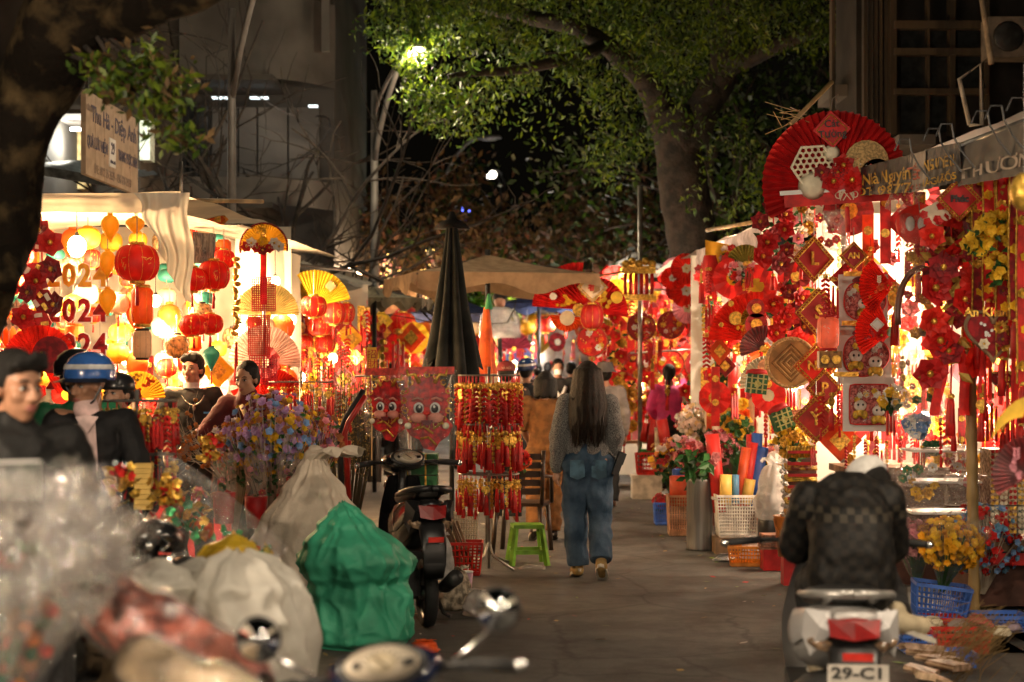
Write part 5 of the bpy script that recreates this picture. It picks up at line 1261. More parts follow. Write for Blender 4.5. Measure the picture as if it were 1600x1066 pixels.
sheet('stall_roof','cream tarpaulin roof glowing over the white lit lantern stall','tarpaulin',[(-6.2,12.2,2.80),(-2.38,12.2,2.86),(-2.42,17,3.05),(-6.2,17,3.0)],tarp,.10,24,14,1,.05)
sheet('roof_valance','crumpled cream cloth edge hanging along the front of the lantern stall roof','cloth',[(-6.2,12.16,2.80),(-2.36,12.16,2.87),(-2.36,12.12,2.74),(-6.2,12.12,2.58)],tarp,0,40,6,2,.05,fringe=.05)
mb=MB()
def drape(u,v):
    z=2.85-.10*math.sin(u*PI)*0-(.78-.42*(1-u)**1.3)*v; x=-2.68+.40*u*(1-.35*v)+.16*v
    return (x+.02*math.sin(v*9+u*3),12.08+.028*math.sin(u*24+v*2)*(.4+v)+.05*noise.noise(Vector((u*5,v*3,3))),z)
mb.grid(drape,26,22); tag(mb.build('hanging_cloth',tarpw),'long white cloth corner hanging down from the end of the lantern stall roof','cloth')
sheet('back_cloth','white cloth back wall of the lantern stall, brightly lit','cloth',[(-6.2,16.6,2.98),(-2.15,16.6,2.98),(-2.15,16.6,.1),(-6.2,16.6,.1)],tarpw,0,20,10,3,.05)
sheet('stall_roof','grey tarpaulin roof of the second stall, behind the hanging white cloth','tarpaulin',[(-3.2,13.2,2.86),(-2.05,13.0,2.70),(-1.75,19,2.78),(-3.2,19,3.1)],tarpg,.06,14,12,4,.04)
sheet('awning_flap','short grey striped cloth flap hanging beside the white cloth','cloth',[P(300,362,13.0),P(338,366,13.0),P(334,412,13.0),P(303,412,13.0)],M('grey_flap',(.22,.22,.22),.8,var=.4,vs=10,stretch=(8,8,.5)),0,12,8,5,.03)
sheet('back_cloth','white sheet behind the paper fans of the second stall','cloth',[P(368,372,15.6),P(470,400,17),P(470,640,17),P(368,640,15.6)],tarpw,0,12,8,6,.03)
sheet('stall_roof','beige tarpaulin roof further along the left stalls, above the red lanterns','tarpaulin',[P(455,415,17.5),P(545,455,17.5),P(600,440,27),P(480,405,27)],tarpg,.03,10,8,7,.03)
sheet('back_cloth','pale cloth wall behind the red lanterns of the third left stall','cloth',[P(445,430,20.5),P(575,445,20.5),P(575,640,20.5),P(445,640,20.5)],tarpw,0,10,8,8,.03)
for i,(a,b,r,lab) in enumerate(((P(55,318,12.3),P(290,330,12.3),.018,'steel rail under the front of the lantern stall roof'),(P(280,313,14.5),P(415,315,15.5),.02,'bamboo pole laid across above the second stall roof'),(GP(-40,12.3),P(-40,300,12.3),.025,'thin steel post behind the leaning tree trunk'),(P(345,402,16),P(560,424,19),.02,'rail carrying the fans of the second stall'),(P(283,318,14.2),P(283,250,14.2),.015,'short upright pole rising over the lantern stall roof'))):
    ppole(lab,'support_pole',a,b,r,bamboo if 'bamboo' in lab else wire,'pole')
lam=[(120,385,13.4,70),(243,470,13.9,60),(60,520,14.2,50),(300,540,14.6,45),(195,560,14.3,50),(375,515,14.9,50),(30,410,14.0,50),(430,440,15.9,35)]
LB=3.3
for (px,py,d,wt),lab in zip(lam,('largest glaring bulb left of the yellow lanterns','glaring bulb right of the orange drum lantern','bulb behind the red fan rosette','bulb between the two small red lanterns and the young man','bulb low behind the golden fan','bulb beside the pink paper fan','bulb behind the pale diamond strings','bulb above the yellow paper fan')):
    bulb(P(px,py,d),wt*LB,(1,.64,.31),lab,r=.075 if px==120 else .045,strength=34)
# things hung at the front of the lantern stall
d=12.4
t=garland('tall dark red velvet garland with cream ornaments left of the large bulb',P(63,352,d),m_(172,d),m_(52,d),[dred,redp,dred],8,leafy=False,ribbon=False,tass=False)
for i,(x,y,r,mt) in enumerate(((63,375,20,dred),(55,430,20,redp),(68,470,18,dred),(62,505,20,redp))):
    mb=MB(); c=P(x,y,d)-Vector(t.location); mb.poly([(c.x+m_(r,d)*math.cos(a),-.02,c.z+m_(r,d)*1.1*math.sin(a)) for a in [k*PI/3 for k in range(6)]],.02); mb.build('velvet_panel',mt,t)
    for k in range(4):
        mb=MB(); a=k*1.6+i; mb.T=Matrix.Translation((c.x+m_(r,d)*.55*math.cos(a),-.05,c.z+m_(r,d)*.6*math.sin(a)))@Matrix.Rotation(a*2,4,'Y'); mb.box((0,0,0),(.055,.012,.03)); mb.build('ornament',cream if k%2 else gold,t)
fan('round red paper rosette fan below the dark red velvet garland',P(62,566,12.2),m_(57,d),-60,240,34,bred,[('disc',.35,.2,.5,dred),('blossoms',0,-.2,.5,gold),('flower',.1,.25,.22),('disc',-.2,-.45,.0,gold)])
mb=MB(); mb.box((0,0,0),(.17,.006,.17)); o=mb.build('card',cream); o.location=P(44,578,12.05); tag(o,'white greeting card with two gold marks hung before the red rosette','card')
cc=o
for x in (-.045,.045):
    mb=MB(); mb.tube([(x-.015,0,.03),(x+.015,0,.02),(x,0,-.03),(x+.02,0,-.04)],.006,4); mb.box((x,0,.0),(.035,.004,.008)); mb.build('gold_mark',gold,o,(0,-.006,0))
pd=M('pale_diamond',(.55,.44,.36),.6,trans=.3)
for j,x in enumerate((14,26,38,4)):
    t=thing('diamond_string','string of pale paper diamonds, %s from the tree trunk'%ORD[(1,2,3,0)[j]],'paper garland',P(x,320,12.7),group='strings of pale diamonds')
    for k in range(7):
        mb=MB(); s=.055; z=-.08-.135*k; mb.poly([(-s*.7,0,z),(0,0,z-s),(s*.7,0,z),(0,0,z+s)],.004); mb.build('diamond',[pd,red,pd][k%3],t)
    mb=MB(); mb.tube([(0,0,0),(0,0,-1.05)],.003,3); mb.build('cord',wire,t)
for y,mt,lab in ((432,yell,'yellow cut out 2024 numerals'),(487,dred,'upper dark red cut out 2024 numerals'),(541,dred,'middle dark red cut out 2024 numerals'),(592,dred,'lowest dark red cut out 2024 numerals')):
    t=thing('year_sign',lab+' hanging in the lantern stall','year sign',P(120,y,12.75))
    for k,ch in enumerate('2024'):
        mb=text(ch,.235,white,t,((k-1.5)*.118,.008,0),name='digit_backing',ext=.006,bold=.012,sx=.86); text(ch,.235,mt,t,((k-1.5)*.118,-.006,0),name='digit',ext=.008,bold=.006,sx=.86)
    mb=MB(); [mb.tube([(x,.01,.08),(x,.01,.26)],.002,3) for x in (-.17,.17)]; mb.build('thread',wire,t)
for k,(x,y,w_) in enumerate(((172,356,14),(168,412,13),(168,471,14),(211,352,15))):
    lantern(('top','middle','lowest','broad flat')[k]+' yellow silk lantern '+('in the column left of the big red lantern' if k<3 else 'above the big red lantern'),P(x,y,12.55),m_(w_,12.55),m_(39 if k<3 else 24,12.55),lyel,'drop',10,group='yellow silk lanterns',tassel=False,print_=False,cap_m=lyel)
big=lantern('big red lantern with gold print under the lantern stall roof',P(214,411,12.4),m_(34.5,12.4),m_(56,12.4),lred,'round',20,drop=.3)
lantern('tall orange drum lantern below the big red lantern',P(222,478,12.5),m_(17,12.5),m_(56,12.5),lorg,'drum',10,print_=False,tassel=False)
lantern('pale drum lantern with dark rims below the orange drum lantern',P(222,538,12.5),m_(14.5,12.5),m_(42,12.5),lpale,'drum',10,print_=True,tassel=False,cap_m=black,pm=M('thin_print',(.6,.3,.12),.6))
L2=[(300,437,25,36,'left one of the upper pair of red lanterns'),(334,430,25,44,'right one of the upper pair of red lanterns'),(303,508,23,31,'left one of the lower pair of red lanterns'),(328,506,21,30,'right one of the lower pair of red lanterns'),(350,405,18,28,'small dark red lantern under the grey cloth flap')]
for k,(x,y,r,h,lab) in enumerate(L2): dd=12.9+.12*k; dup(big,P(x,y,dd),k*.7,lab+' beside the hanging white cloth',scale=(r/34.5*dd/12.4,r/34.5*dd/12.4,h/56*dd/12.4))
glob=lantern('round printed silk globe lantern behind the young man',P(276,540,13.8),m_(19,13.8),m_(34,13.8),lprint,'round',14,tassel=False,print_=False,cap_m=dmetal)
lantern('teal diamond lantern right of the young man in black',P(330,560,13.9),m_(14,13.9),m_(34,13.9),lteal,'diamond',8,cap_m=lteal,print_=False)
# the many smaller lanterns crowding the back
pr={'orange drum':lantern('o',P(300,535,14.3),m_(16,14.3),m_(24,14.3),lorg,'drum',8,print_=False,cap_m=lorg),'pale round':lantern('p',P(255,510,14.6),m_(18,14.6),m_(30,14.6),lpale,'round',12,print_=False,cap_m=lpale),'printed globe':glob,'orange drop':lantern('q',P(265,500,14.6),m_(19,14.6),m_(48,14.6),lorg,'drop',10,print_=False,cap_m=lorg),'yellow round':lantern('y',P(187,520,14.4),m_(17,14.4),m_(26,14.4),lyel,'round',12,cap_m=lyel,print_=False),'red round':big,'teal flat':lantern('b',P(140,463,15.0),m_(16,15),m_(18,15),lteal,'round',10,print_=False,cap_m=lteal,tassel=False)}
fixed={'orange drum':'orange drum lantern hanging under the lower red pair','pale round':'pale round lantern right of the pale drum lantern','orange drop':'orange drop lantern under the glaring right bulb','yellow round':'yellow round lantern below the lowest yellow silk lantern','teal flat':'flat teal lantern between the 2024 numerals'}
for k,v in fixed.items(): pr[k]['label']=v
cnt={}
for i in range(130):
    k=rnd.choice(list(pr)); 
    x=rnd.uniform(-10,452); y=rnd.uniform(362,605); dd=rnd.uniform(13.6,16.2)
    if x>355: y=rnd.uniform(505,605); dd=rnd.uniform(14.8,16)
    if 255<x<355 and y>530: dd=rnd.uniform(14.3,16)
    cnt[k]=cnt.get(k,0)+1; s=rnd.uniform(.75,1.15)*(0.55 if k=='red round' else 1)
    zn='%s in the %s rows behind the %s'%(k+' lantern',('upper','middle','lower')[min(2,int((y-362)/80))],('2024 numerals','big red lantern','red lantern pairs','paper fans')[min(3,max(0,int(x/115)))]); dup(pr[k],P(x,y,dd),rnd.random()*3,zn,'lanterns: '+zn,scale=s)
goldfan=fan('golden yellow fan with red flower, left of the young man',P(216,622,12.9),m_(42,12.9),0,180,24,yell,[('blossoms',-.5,.5,.2,orang),('blossoms',.4,.5,.22,orang),('blossoms',0,.75,.2,gold),('flower',0,.12,.2,dred),('blossoms',-.1,.3,.2,orang)])
# second stall: fans, grid mats, chains
d=13.4
t=fan('ornate golden fan with red edge and white flowers standing above the second stall',P(412,386,d),m_(36,d),-10,190,30,yell,[('flower',x,z,.27,m) for x,z,m in ((-.5,.15,white),(0,.2,yelf),(.5,.15,white),(-.25,-.05,redp),(.28,-.05,redp),(-.7,.0,redp),(.7,0,white),(.0,-.15,dred))]+[('blossoms',0,.55,.25,gold),('blossoms',-.1,.8,.2,yelf)],rim=dred)
mb=MB()
for k in range(44):
    a=R(-8+200*k/43); r=m_(37,d); mb.ball((math.cos(a)*r,.0,math.sin(a)*r),(.010,.012,.010),5,4)
mb.build('bobble_edge',dred,t)['kind']='stuff'
mb=MB(); mb.grid(lambda u,v:((u-.5)*.05,-.02+.01*math.sin(v*9),-.05-.40*v),3,8); mb.build('tail_ribbon',red,t)
mb=MB(); mb.tube([(0,.02,0),(0,.02,-1.0)],.012,6); mb.build('stake',wire,t)
fan('pale yellow plain paper fan over the red grid mat',P(417,492,14.2),m_(50,14.2),0,180,30,M('pale_yellow_paper',(.72,.58,.24),.6,trans=.3))
fan('pale pink plain paper fan below the yellow one',P(413,565,14.2),m_(56,14.2),-10,180,30,M('pale_pink_paper',(.75,.48,.42),.6,trans=.35))
fan('orange red plain fan behind the woman in maroon',P(424,628,14.3),m_(52,14.3),0,180,26,bred)
def mat_grid(label,x0,x1,y0,y1,d,m):
    a,b=P(x0,y1,d),P(x1,y0,d); t=thing('grid_mat',label,'mat',(a+b)/2); w_,h_=b.x-a.x,b.z-a.z; n=11
    mb=MB()
    for k in range(n+1): mb.box((-w_/2+w_*k/n,0,0),(.008,.006,h_))
    nn=int(n*h_/w_)
    for k in range(nn+1): mb.box((0,-.006,-h_/2+h_*k/nn),(w_,.006,.008))
    mb.build('strips',m,t)
mat_grid('pink red woven grid mat on the yellow paper fan',394,430,434,486,13.3,M('pink_red',(.72,.06,.10),.6,trans=.3))
mat_grid('orange red woven grid mat on the pale pink fan',388,421,493,555,13.3,bred)
mat_grid('low pink red woven grid mat behind the woman in maroon',390,432,556,600,13.35,MATS['pink_red'])
diamond('orange diamond sign standing above the grey roof of the second stall',P(340,343,15.0),m_(17,15),'福',orang)
fan('yellow fan with dark print leaning at the roof of the third stall',P(492,478,16.8),m_(56,16.8),10,120,18,M('yellow_fan',(.72,.50,.03),.6,var=.25,trans=.3),[('diamond',.45,.55,.17,wood)])
mb=MB()
t=thing('gold_chain','string of golden coin ingots hanging right of the red lantern pair','paper garland',P(369,395,13.2))
for k in range(13):
    mb=MB(); mb.T=Matrix.Translation((.01*math.sin(k*2),0,-.05-.048*k))@Matrix.Rotation(k*.8,4,'Y'); mb.ball((0,0,0),(.035,.016,.020),7,5); mb.build('ingot',gold,t)
mb=MB(); tas(mb,(0,0,-.70),.3,.016); mb.build('tassel',[red,gold],t)
fan('ornate dark red fan wall of the stall beside the tree',P(8,640,13.2),m_(46,13.2),0,180,22,red,[('flower',.2,.4,.25)])
# third stall lanterns
for k,(x,y,r,h,dd,lab) in enumerate(((490,479,21,32,16,'front red lantern under the yellow fan'),(521,489,20,34,17,'red lantern right of the front one under the yellow fan'),(541,489,14,30,18.2,'dark red lantern at the right end under the yellow fan'),(500,510,20,28,17.5,'crimson lantern in the second row under the yellow fan'),(508,537,17,28,18,'lowest red lantern of the third stall'),(475,535,15,22,18,'small red lantern left in the lowest row of the third stall'))):
    dup(big,P(x,y,dd),k*.9,lab,scale=(r/34.5*dd/12.4,r/34.5*dd/12.4,h/56*dd/12.4))
for i,(px,py,dd,wt) in enumerate(((455,500,16.5,40),(520,560,19,45),(470,590,17.5,30))): bulb(P(px,py,dd),wt*2,(1,.62,.30),('bulb left of the third stall lanterns','bulb low behind the willow branches','bulb behind the second tassel rack')[i])
# --- prototypes of hanging charms
cf=charm('x',(0,-30,0),.42,'fire'); ct=charm('x',(0,-30,0),.36,'tassel'); cw=charm('x',(0,-30,0),.34,'twin'); cc_=charm('x',(0,-30,0),.40,'coin')
PROTOS=[cf,ct,cw,cc_]; used_p=set(); KN={}
for a,b in zip(PROTOS,('string of red firecrackers','single red tassel charm','triple red tassel charm','string of gold coins')): KN[a.name]=b
FAR=MB()
def farcharm(c,p,rz,s):
    ks=list(KN).index(c.name); base=Matrix.Translation(p)@Matrix.Rotation(rz,4,'Z')@Matrix.Scale(s,4)
    for o in kids_of(c):
        nm=[m.name for m in o.data.materials]
        FAR.T=base; off={}
        me=o.data; o0=len(FAR.v); FAR.v.extend([tuple(base@v.co) for v in me.vertices])
        for q in me.polygons: FAR.f.append([i+o0 for i in q.vertices]); FAR.mi.append(1 if nm[q.material_index]=='gold_foil' else 0); FAR.sm.append(False)
def kids_of(c):
    if c.name not in KC: KC[c.name]=kids(c)
    return KC[c.name]
KC={}
def hang(c,p,rz,label,group,scale=1):
    label=KN[c.name]+label; group=KN[c.name]+group
    if c.name not in used_p:
        used_p.add(c.name); c.location=p; c.rotation_euler=(0,0,rz); c.scale=(scale,)*3; c['label']=label; c['group']=group; return c
    return dup(c,p,rz,label,group,scale=scale)
for i in range(26):
    x=rnd.uniform(455,575); y=rnd.uniform(470,570); dd=rnd.uniform(17,20.3)
    farcharm(rnd.choice((cf,ct,cc_)),P(x,y,dd),rnd.random()*3,rnd.uniform(.7,1.1))
for i in range(0):
    x=rnd.uniform(120,450); y=rnd.uniform(560,600); dd=rnd.uniform(13.6,15.5)
    hang(rnd.choice((cc_,ct)),P(x,y,dd),rnd.random()*3,' hanging low among the back lanterns','s among the back lanterns',.7)
def rack(label,base,tiers,h,charms,glabel,arms=2,tilt=0,rz=0,mat=None,crown=None):
    """upright post with rings of hooks; the charms on it are things of their own"""
    t=thing('display_rack',label,'display rack',base,rz); mt=mat or wire
    mb=MB(); mb.tube([(0,0,0),(0,0,h)],.012,8); mb.build('post',mt,t)
    for k in range(4):
        a=PI/4+PI/2*k; mb=MB(); mb.tube([(0,0,.22),(.05*math.cos(a),.05*math.sin(a),.10),(.28*math.cos(a),.28*math.sin(a),.012)],.010,6); mb.build('foot',mt,t)
    for (z,r,n,L,ty,sq) in tiers:
        mb=MB()
        pts=[]
        for j in range(25):
            a=2*PI*j/24; c,s=math.cos(a),math.sin(a)
            if sq: q=max(abs(c),abs(s)*2.2); pts.append((r*c/q,r*s/q,z))
            else: pts.append((r*c,r*s*.8,z))
        mb.tube(pts,.006,5,False); 
        for k in range(4): a=PI/2*k; mb.tube([(0,0,z),(pts[6*k][0],pts[6*k][1],z)],.005,4)
        mb.build('ring',mt,t)
        for k in range(n):
            u=k/n*24; i=int(u); f=u-i; a=Vector(pts[i%24]); b=Vector(pts[(i+1)%24]); p=a+(b-a)*f
            w=Matrix.Rotation(rz,3,'Z')@p+Vector(base); c=ty[k%len(ty)]; g_=' '+('right','back right','back','back left','left','front left','front','front right')[int(k/n*8+.5)%8]+' of'; gl=glabel(z,k).replace(' on the ',' on the'+g_+' the ')
            hang(c,w,rnd.random()*6,gl,gl,L/.38*rnd.uniform(.85,1.1))
    return t
# red tassel rack at the left, before the young man
rack('low square rack of red tassels in front of the young man in black',GP(214,9.0),[(1.44,.20,30,.27,(cf,ct,cc_,cw),True),(1.16,.2,16,.24,(ct,cf,cw),True)],1.50,None,lambda z,k:(' on the %s bar of low square rack'%('upper' if z>1.3 else 'lower')))
rack('rack of red amulets behind the colourful bouquets',GP(470,13.4),[(1.50,.24,18,.28,(cw,cc_,ct),True),(1.22,.22,12,.26,(cf,ct),True)],1.58,None,lambda z,k:(' on the %s bar of the bouquet rack'%('upper' if z>1.3 else 'lower')))
rack('tall steel spinner rack hung with tiers of red tassels',GP(764,13.7),[(1.55,.245,44,.40,(cf,ct,cf,cc_),False),(1.16,.245,40,.38,(ct,cw,ct,cc_),False),(.76,.24,34,.33,(cw,ct,cc_),False)],1.62,None,lambda z,k:(' on the %s ring of spinner rack'%('top' if z>1.4 else ('middle' if z>1 else 'bottom'))))
for i,x in enumerate((640,600)):
    pass
# dragons in clear bags
def dragon(label,p,s,rz,big_=True):
    t=thing('paper_dragon',label,'paper decoration',p,rz)
    dr=M('dragon_red',(.45,.010,.010),.45,var=.5,vs=25); pk_=M('dragon_pink',(.62,.24,.18),.5); 
    mb=MB(); mb.poly([(s*.36*math.cos(a)*(1+.06*math.sin(7*a)),0,s*.1+s*.40*math.sin(a)*(1+.06*math.sin(7*a))) for a in [k*2*PI/40 for k in range(40)]],.012); mb.build('head_outline',dr,t)
    mb=MB(); mb.poly([(x*s,.004,z*s) for x,z in ((-.30,-.2),(-.34,-.34),(-.26,-.46),(-.12,-.52),(-.05,-.66),(.12,-.70),(.20,-.56),(.34,-.46),(.42,-.30),(.30,-.16))],.012); mb.build('body_outline',dr,t)
    for sx in (-1,1):
        mb=MB(); mb.ball((sx*s*.13,-.012,-s*.02),(s*.085,.012,s*.095),12,8); e=mb.build('eye',white,t)
        mb=MB(); mb.ball((sx*s*.125,-.022,-s*.025),(s*.058,.008,s*.068),12,8); mb.build('pupil',black,e)
        mb=MB(); mb.ball((sx*s*.115,-.030,s*.005),(s*.02,.004,s*.024),8,6); mb.build('glint',white,e)
        mb=MB(); mb.ball((sx*s*.14,-.012,-s*.17),(s*.13,.018,s*.085),12,8); mb.build('cheek',pk_,t)
        mb=MB(); mb.tube([(sx*s*.12,-.008,s*.38),(sx*s*.20,-.012,s*.52),(sx*s*.30,-.010,s*.50),(sx*s*.32,-.010,s*.60)],[s*.035,s*.03,s*.03,s*.015],6); mb.build('antler',gold,t)
        mb=MB(); mb.tube([(sx*s*.07,-.02,s*.12),(sx*s*.15,-.025,s*.15),(sx*s*.24,-.02,s*.10)],s*.022,6); mb.build('eyebrow',pk_,t)
        mb=MB(); mb.ball((sx*s*.30,-.015,-s*.30),(s*.055,.02,s*.055),8,6); mb.build('paw',cream,t)
    mb=MB(); mb.ball((0,-.025,-s*.10),(s*.055,.015,s*.032),10,6); mb.build('nose',bred,t)
    mb=MB(); mb.poly([(s*.09*math.cos(a),-.032,-s*.21+s*.085*math.sin(a)) for a in [PI+k*PI/8 for k in range(9)]],-.004); mb.build('mouth',M('mouth_dark',(.15,.01,.01),.5),t)
    for k in range(16):
        a=2*PI*k/16; mb=MB(); c=Vector((s*.37*math.cos(a),-.006,s*.1+s*.41*math.sin(a))); mb.tube([c+Vector((s*.045*math.cos(b),0,s*.045*math.sin(b))) for b in [j*PI/3+a for j in range(6)]],s*.011,4); mb.build('curl',gold,t)
    for (x0,z0,x1,z1) in ((-.2,-.35,.1,-.42),(-.1,-.5,.15,-.6),(.1,-.35,.35,-.3)):
        mb=MB(); mb.tube([(x0*s,-.012,z0*s),((x0+x1)/2*s,-.02,(z0+z1)/2*s+.03),(x1*s,-.012,z1*s)],s*.018,5); mb.build('gold_trim',gold,t)
    return t
hd=M('header_red',(.62,.05,.03),.5,var=.3,vs=30)
dragon('smiling red dragon paper decoration, the nearer and larger of two',P(667,636,11.4),.42,.05); dragon('smaller red dragon paper decoration turned to the left',P(605,634,11.6),.35,-.35)
cello('clear bag with red header strip around the larger paper dragon',P(667,640,11.4),m_(86,11.4),m_(122,11.4),header=hd,bulge=.05,filmm=film('thin_film',dens=.03,gloss=.4))
cello('clear bag with red header strip around the smaller paper dragon',P(605,632,11.65),m_(76,11.4),m_(104,11.4),rz=-.3,header=hd,bulge=.06,filmm=MATS['thin_film'])
ppole('thin steel rail carrying the bagged paper dragons','support_pole',P(555,588,11.75),P(720,580,11.6),.008,wire,'rail'); ppole('thin steel post behind the bagged paper dragons','support_pole',GP(640,11.8),P(640,572,11.8),.012,wire,'pole')
# folded black parasol and the orange flag
t=thing('folded_parasol','tall folded black parasol standing in the middle of the market','parasol',GP(706,15.0))
zt=P(706,352,15).z; zb=P(706,585,15).z; mb=MB()
def fold(u,v):
    a=2*PI*u; k=abs(math.sin(a*4)); r=(.05+.225*v**1.2)*(.58+.42*k)*(1+.06*noise.noise(Vector((math.cos(a)*2,math.sin(a)*2,v*3)))) ; zz=zb+(zt-zb)*(1-v)-.16*k*v**3+(.20*max(0,math.sin(a*2+.6))*v**6)
    return (r*math.cos(a)*1.06,r*math.sin(a),zz)
mb.grid(fold,96,26,True); mb.build('canopy',M('black_canvas',(.007,.009,.008),.8,var=.35,vs=4,bump=.25,bs=90,c2=(.020,.022,.019),spec=.2),t)
mb=MB(); mb.lathe([(.16,-.03),(.12,.02),(.05,.05),(.02,.12)],10,c=(0,0,zt),fn=lambda i,j,g:1+.25*math.sin(g*3)); mb.build('top_cap',M('black_canvas_cap',(.006,.006,.006),.9,spec=.1),t)
mb=MB(); mb.tube([(0,0,0),(0,0,zt+.05)],.022,8); mb.build('pole',dmetal,t); mb=MB(); mb.lathe([(.28,0),(.28,.05),(.05,.09)],16); mb.build('base',dmetal,t)
t=thing('furled_flag','bright orange furled flag with green top beside the black parasol','flag',GP(760,15.6)); z0,z1=P(0,480,15.6).z,P(0,584,15.6).z
mb=MB(); mb.grid(lambda u,v:((.02+.06*v)*math.cos(2*PI*u)*(1+.3*math.sin(u*25)),(.02+.06*v)*math.sin(2*PI*u),z0+(z1-z0)*v),24,10,True); mb.build('flag_cloth',M('flag_orange',(.85,.13,.015),.7,trans=.3),t)
mb=MB(); mb.grid(lambda u,v:(.02+(.012+.028*v)*math.cos(2*PI*u),(.02+.03*v)*math.sin(2*PI*u),z0+.12-.14*v),16,5,True); mb.build('flag_top',green,t)
mb=MB(); mb.tube([(0,0,0),(0,0,z0+.2)],.012,6); mb.build('pole',wire,t)
# tents and parasols across the far street
def parasol(label,px,d,half,ytop,yrim,yval,mat,post=True,sides=4,rot=PI/4,cat='parasol',valm=None):
    t=thing('market_parasol',label,cat,GP(px,d)); zt,zr,zv=[P(0,y,d).z for y in (ytop,yrim,yval)]; R_=m_(half,d)
    for k in range(sides):
        a0=rot+2*PI*k/sides; a1=rot+2*PI*(k+1)/sides; s=1/math.cos(PI/sides) if sides==4 else 1.0
        A=Vector((R_*s*math.cos(a0),R_*s*math.sin(a0),zr)); B=Vector((R_*s*math.cos(a1),R_*s*math.sin(a1),zr)); T=Vector((0,0,zt))
        mb=MB(); 
        def f(u,v): 
            p=T*(1-v)+(A*(1-u)+B*u)*v; return tuple(p+Vector((0,0,-.06*math.sin(v*PI)*(.4+.6*math.sin(u*PI)))))
        mb.grid(f,8,8); mb.build('canopy_panel',mat,t)
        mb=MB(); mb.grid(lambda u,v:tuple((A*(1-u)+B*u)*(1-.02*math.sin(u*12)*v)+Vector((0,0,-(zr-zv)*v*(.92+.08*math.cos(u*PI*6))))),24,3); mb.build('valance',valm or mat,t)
        mb=MB(); mb.tube([T+Vector((0,0,-.03)),A+Vector((0,0,-.03))],.012,5); mb.build('rib',dmetal,t)
    if post: mb=MB(); mb.tube([(0,0,0),(0,0,zt+.06)],.03,8); mb.build('pole',dmetal,t)
    return t
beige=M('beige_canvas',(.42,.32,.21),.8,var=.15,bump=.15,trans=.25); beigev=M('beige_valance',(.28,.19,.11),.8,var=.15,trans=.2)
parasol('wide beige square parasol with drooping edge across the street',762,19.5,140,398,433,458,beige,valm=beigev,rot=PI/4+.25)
parasol('olive grey parasol left of the black folded parasol',585,22,92,447,468,480,M('olive_canvas',(.20,.18,.12),.8,trans=.2),sides=8,rot=.2)
nav=M('navy_canvas',(.03,.045,.12),.7,trans=.15)
parasol('dark blue pop up tent behind the black folded parasol',712,27,72,462,492,503,nav,cat='tent'); parasol('blue pop up tent behind the red butterfly fan',842,30,62,455,476,486,nav,cat='tent')
parasol('small pale gable tent beyond the red butterfly fan',990,30,44,393,418,424,tarpw,cat='tent')
# far stalls: lit cloths with wares and lights
for i,(x0,x1,y0,y1,d_) in enumerate(((535,650,455,640,29),(640,770,488,640,34),(760,850,470,640,45),(840,950,468,640,36))):
    sheet('back_cloth','lit cloth wall of a far stall, %s from the left beyond the tents'%ORD[i],'cloth',[P(x0,y0,d_),P(x1,y0,d_),P(x1,y1,d_),P(x0,y1,d_)],M('far_cloth_%d'%i,((.5,.2,.1),(.6,.3,.15),(.45,.40,.34),(.42,.36,.30))[i],.8,var=.6,vs=2,c2=((.8,.5,.25),(.8,.5,.2),(.6,.6,.6),(.6,.55,.5))[i]),0,8,6,i,.04,'cloth walls of far stalls')
fl=[(563,517,25),(603,520,26),(690,515,31),(800,530,33),(835,540,36),(812,520,40),(560,430,30),(545,425,28),(880,500,33),(615,424,33),(752,575,24),(905,480,30),(775,490,38),(860,525,40)]
for i,(x,y,d_) in enumerate(fl): bulb(P(x,y,d_),170,(1,.66,.38) if x<760 else (1,.9,.78),'far bulb glowing among the street end stalls','' or .06,22,'far bulbs down the street')
FARCOL=[red,orang,yell,gold,pinkf,dred,white,bluf]
for i in range(120):
    x=rnd.uniform(538,945); 
    y=rnd.uniform(490,565) if x<650 else rnd.uniform(505,565); d_=rnd.uniform(22,31) if x<650 else rnd.uniform(26,38)
    if x>760: d_=rnd.uniform(30,42); y=rnd.uniform(480,545)
    if i%3==0: q_=rnd.choice((0,1,0,2)); zn=('red','orange','yellow')[q_]+' lantern hanging far down the street '+('left of the black parasol' if x<665 else 'behind the orange flag' if x<760 else 'above the shoppers' if y<515 else 'among the shoppers'); dup(big,P(x,y,d_),rnd.random()*3,zn,zn,scale=rnd.uniform(.7,1.3),swap={lred:(lred,lorg,lyel)[q_]})
    else: farcharm(rnd.choice(PROTOS),P(x,y,d_),rnd.random()*3,rnd.uniform(1.2,2.4))
t=thing('truck','far blue lorry with covered bed behind the shoppers','truck',GP(848,38)); mb=MB(); mb.box((0,1.5,1.45),(1.6,3,1.3)); mb.build('bed_cover',M('lorry_blue',(.03,.06,.30),.5),t); mb=MB(); mb.box((0,.0,.6),(1.5,.2,.25)); mb.build('bumper',dmetal,t)
for s in (-1,1): mb=MB(); mb.lathe([(.3,-.1),(.34,0),(.3,.1)],14,axis='X',c=(s*.65,.3,.34)); mb.build('wheel',rubber,t)
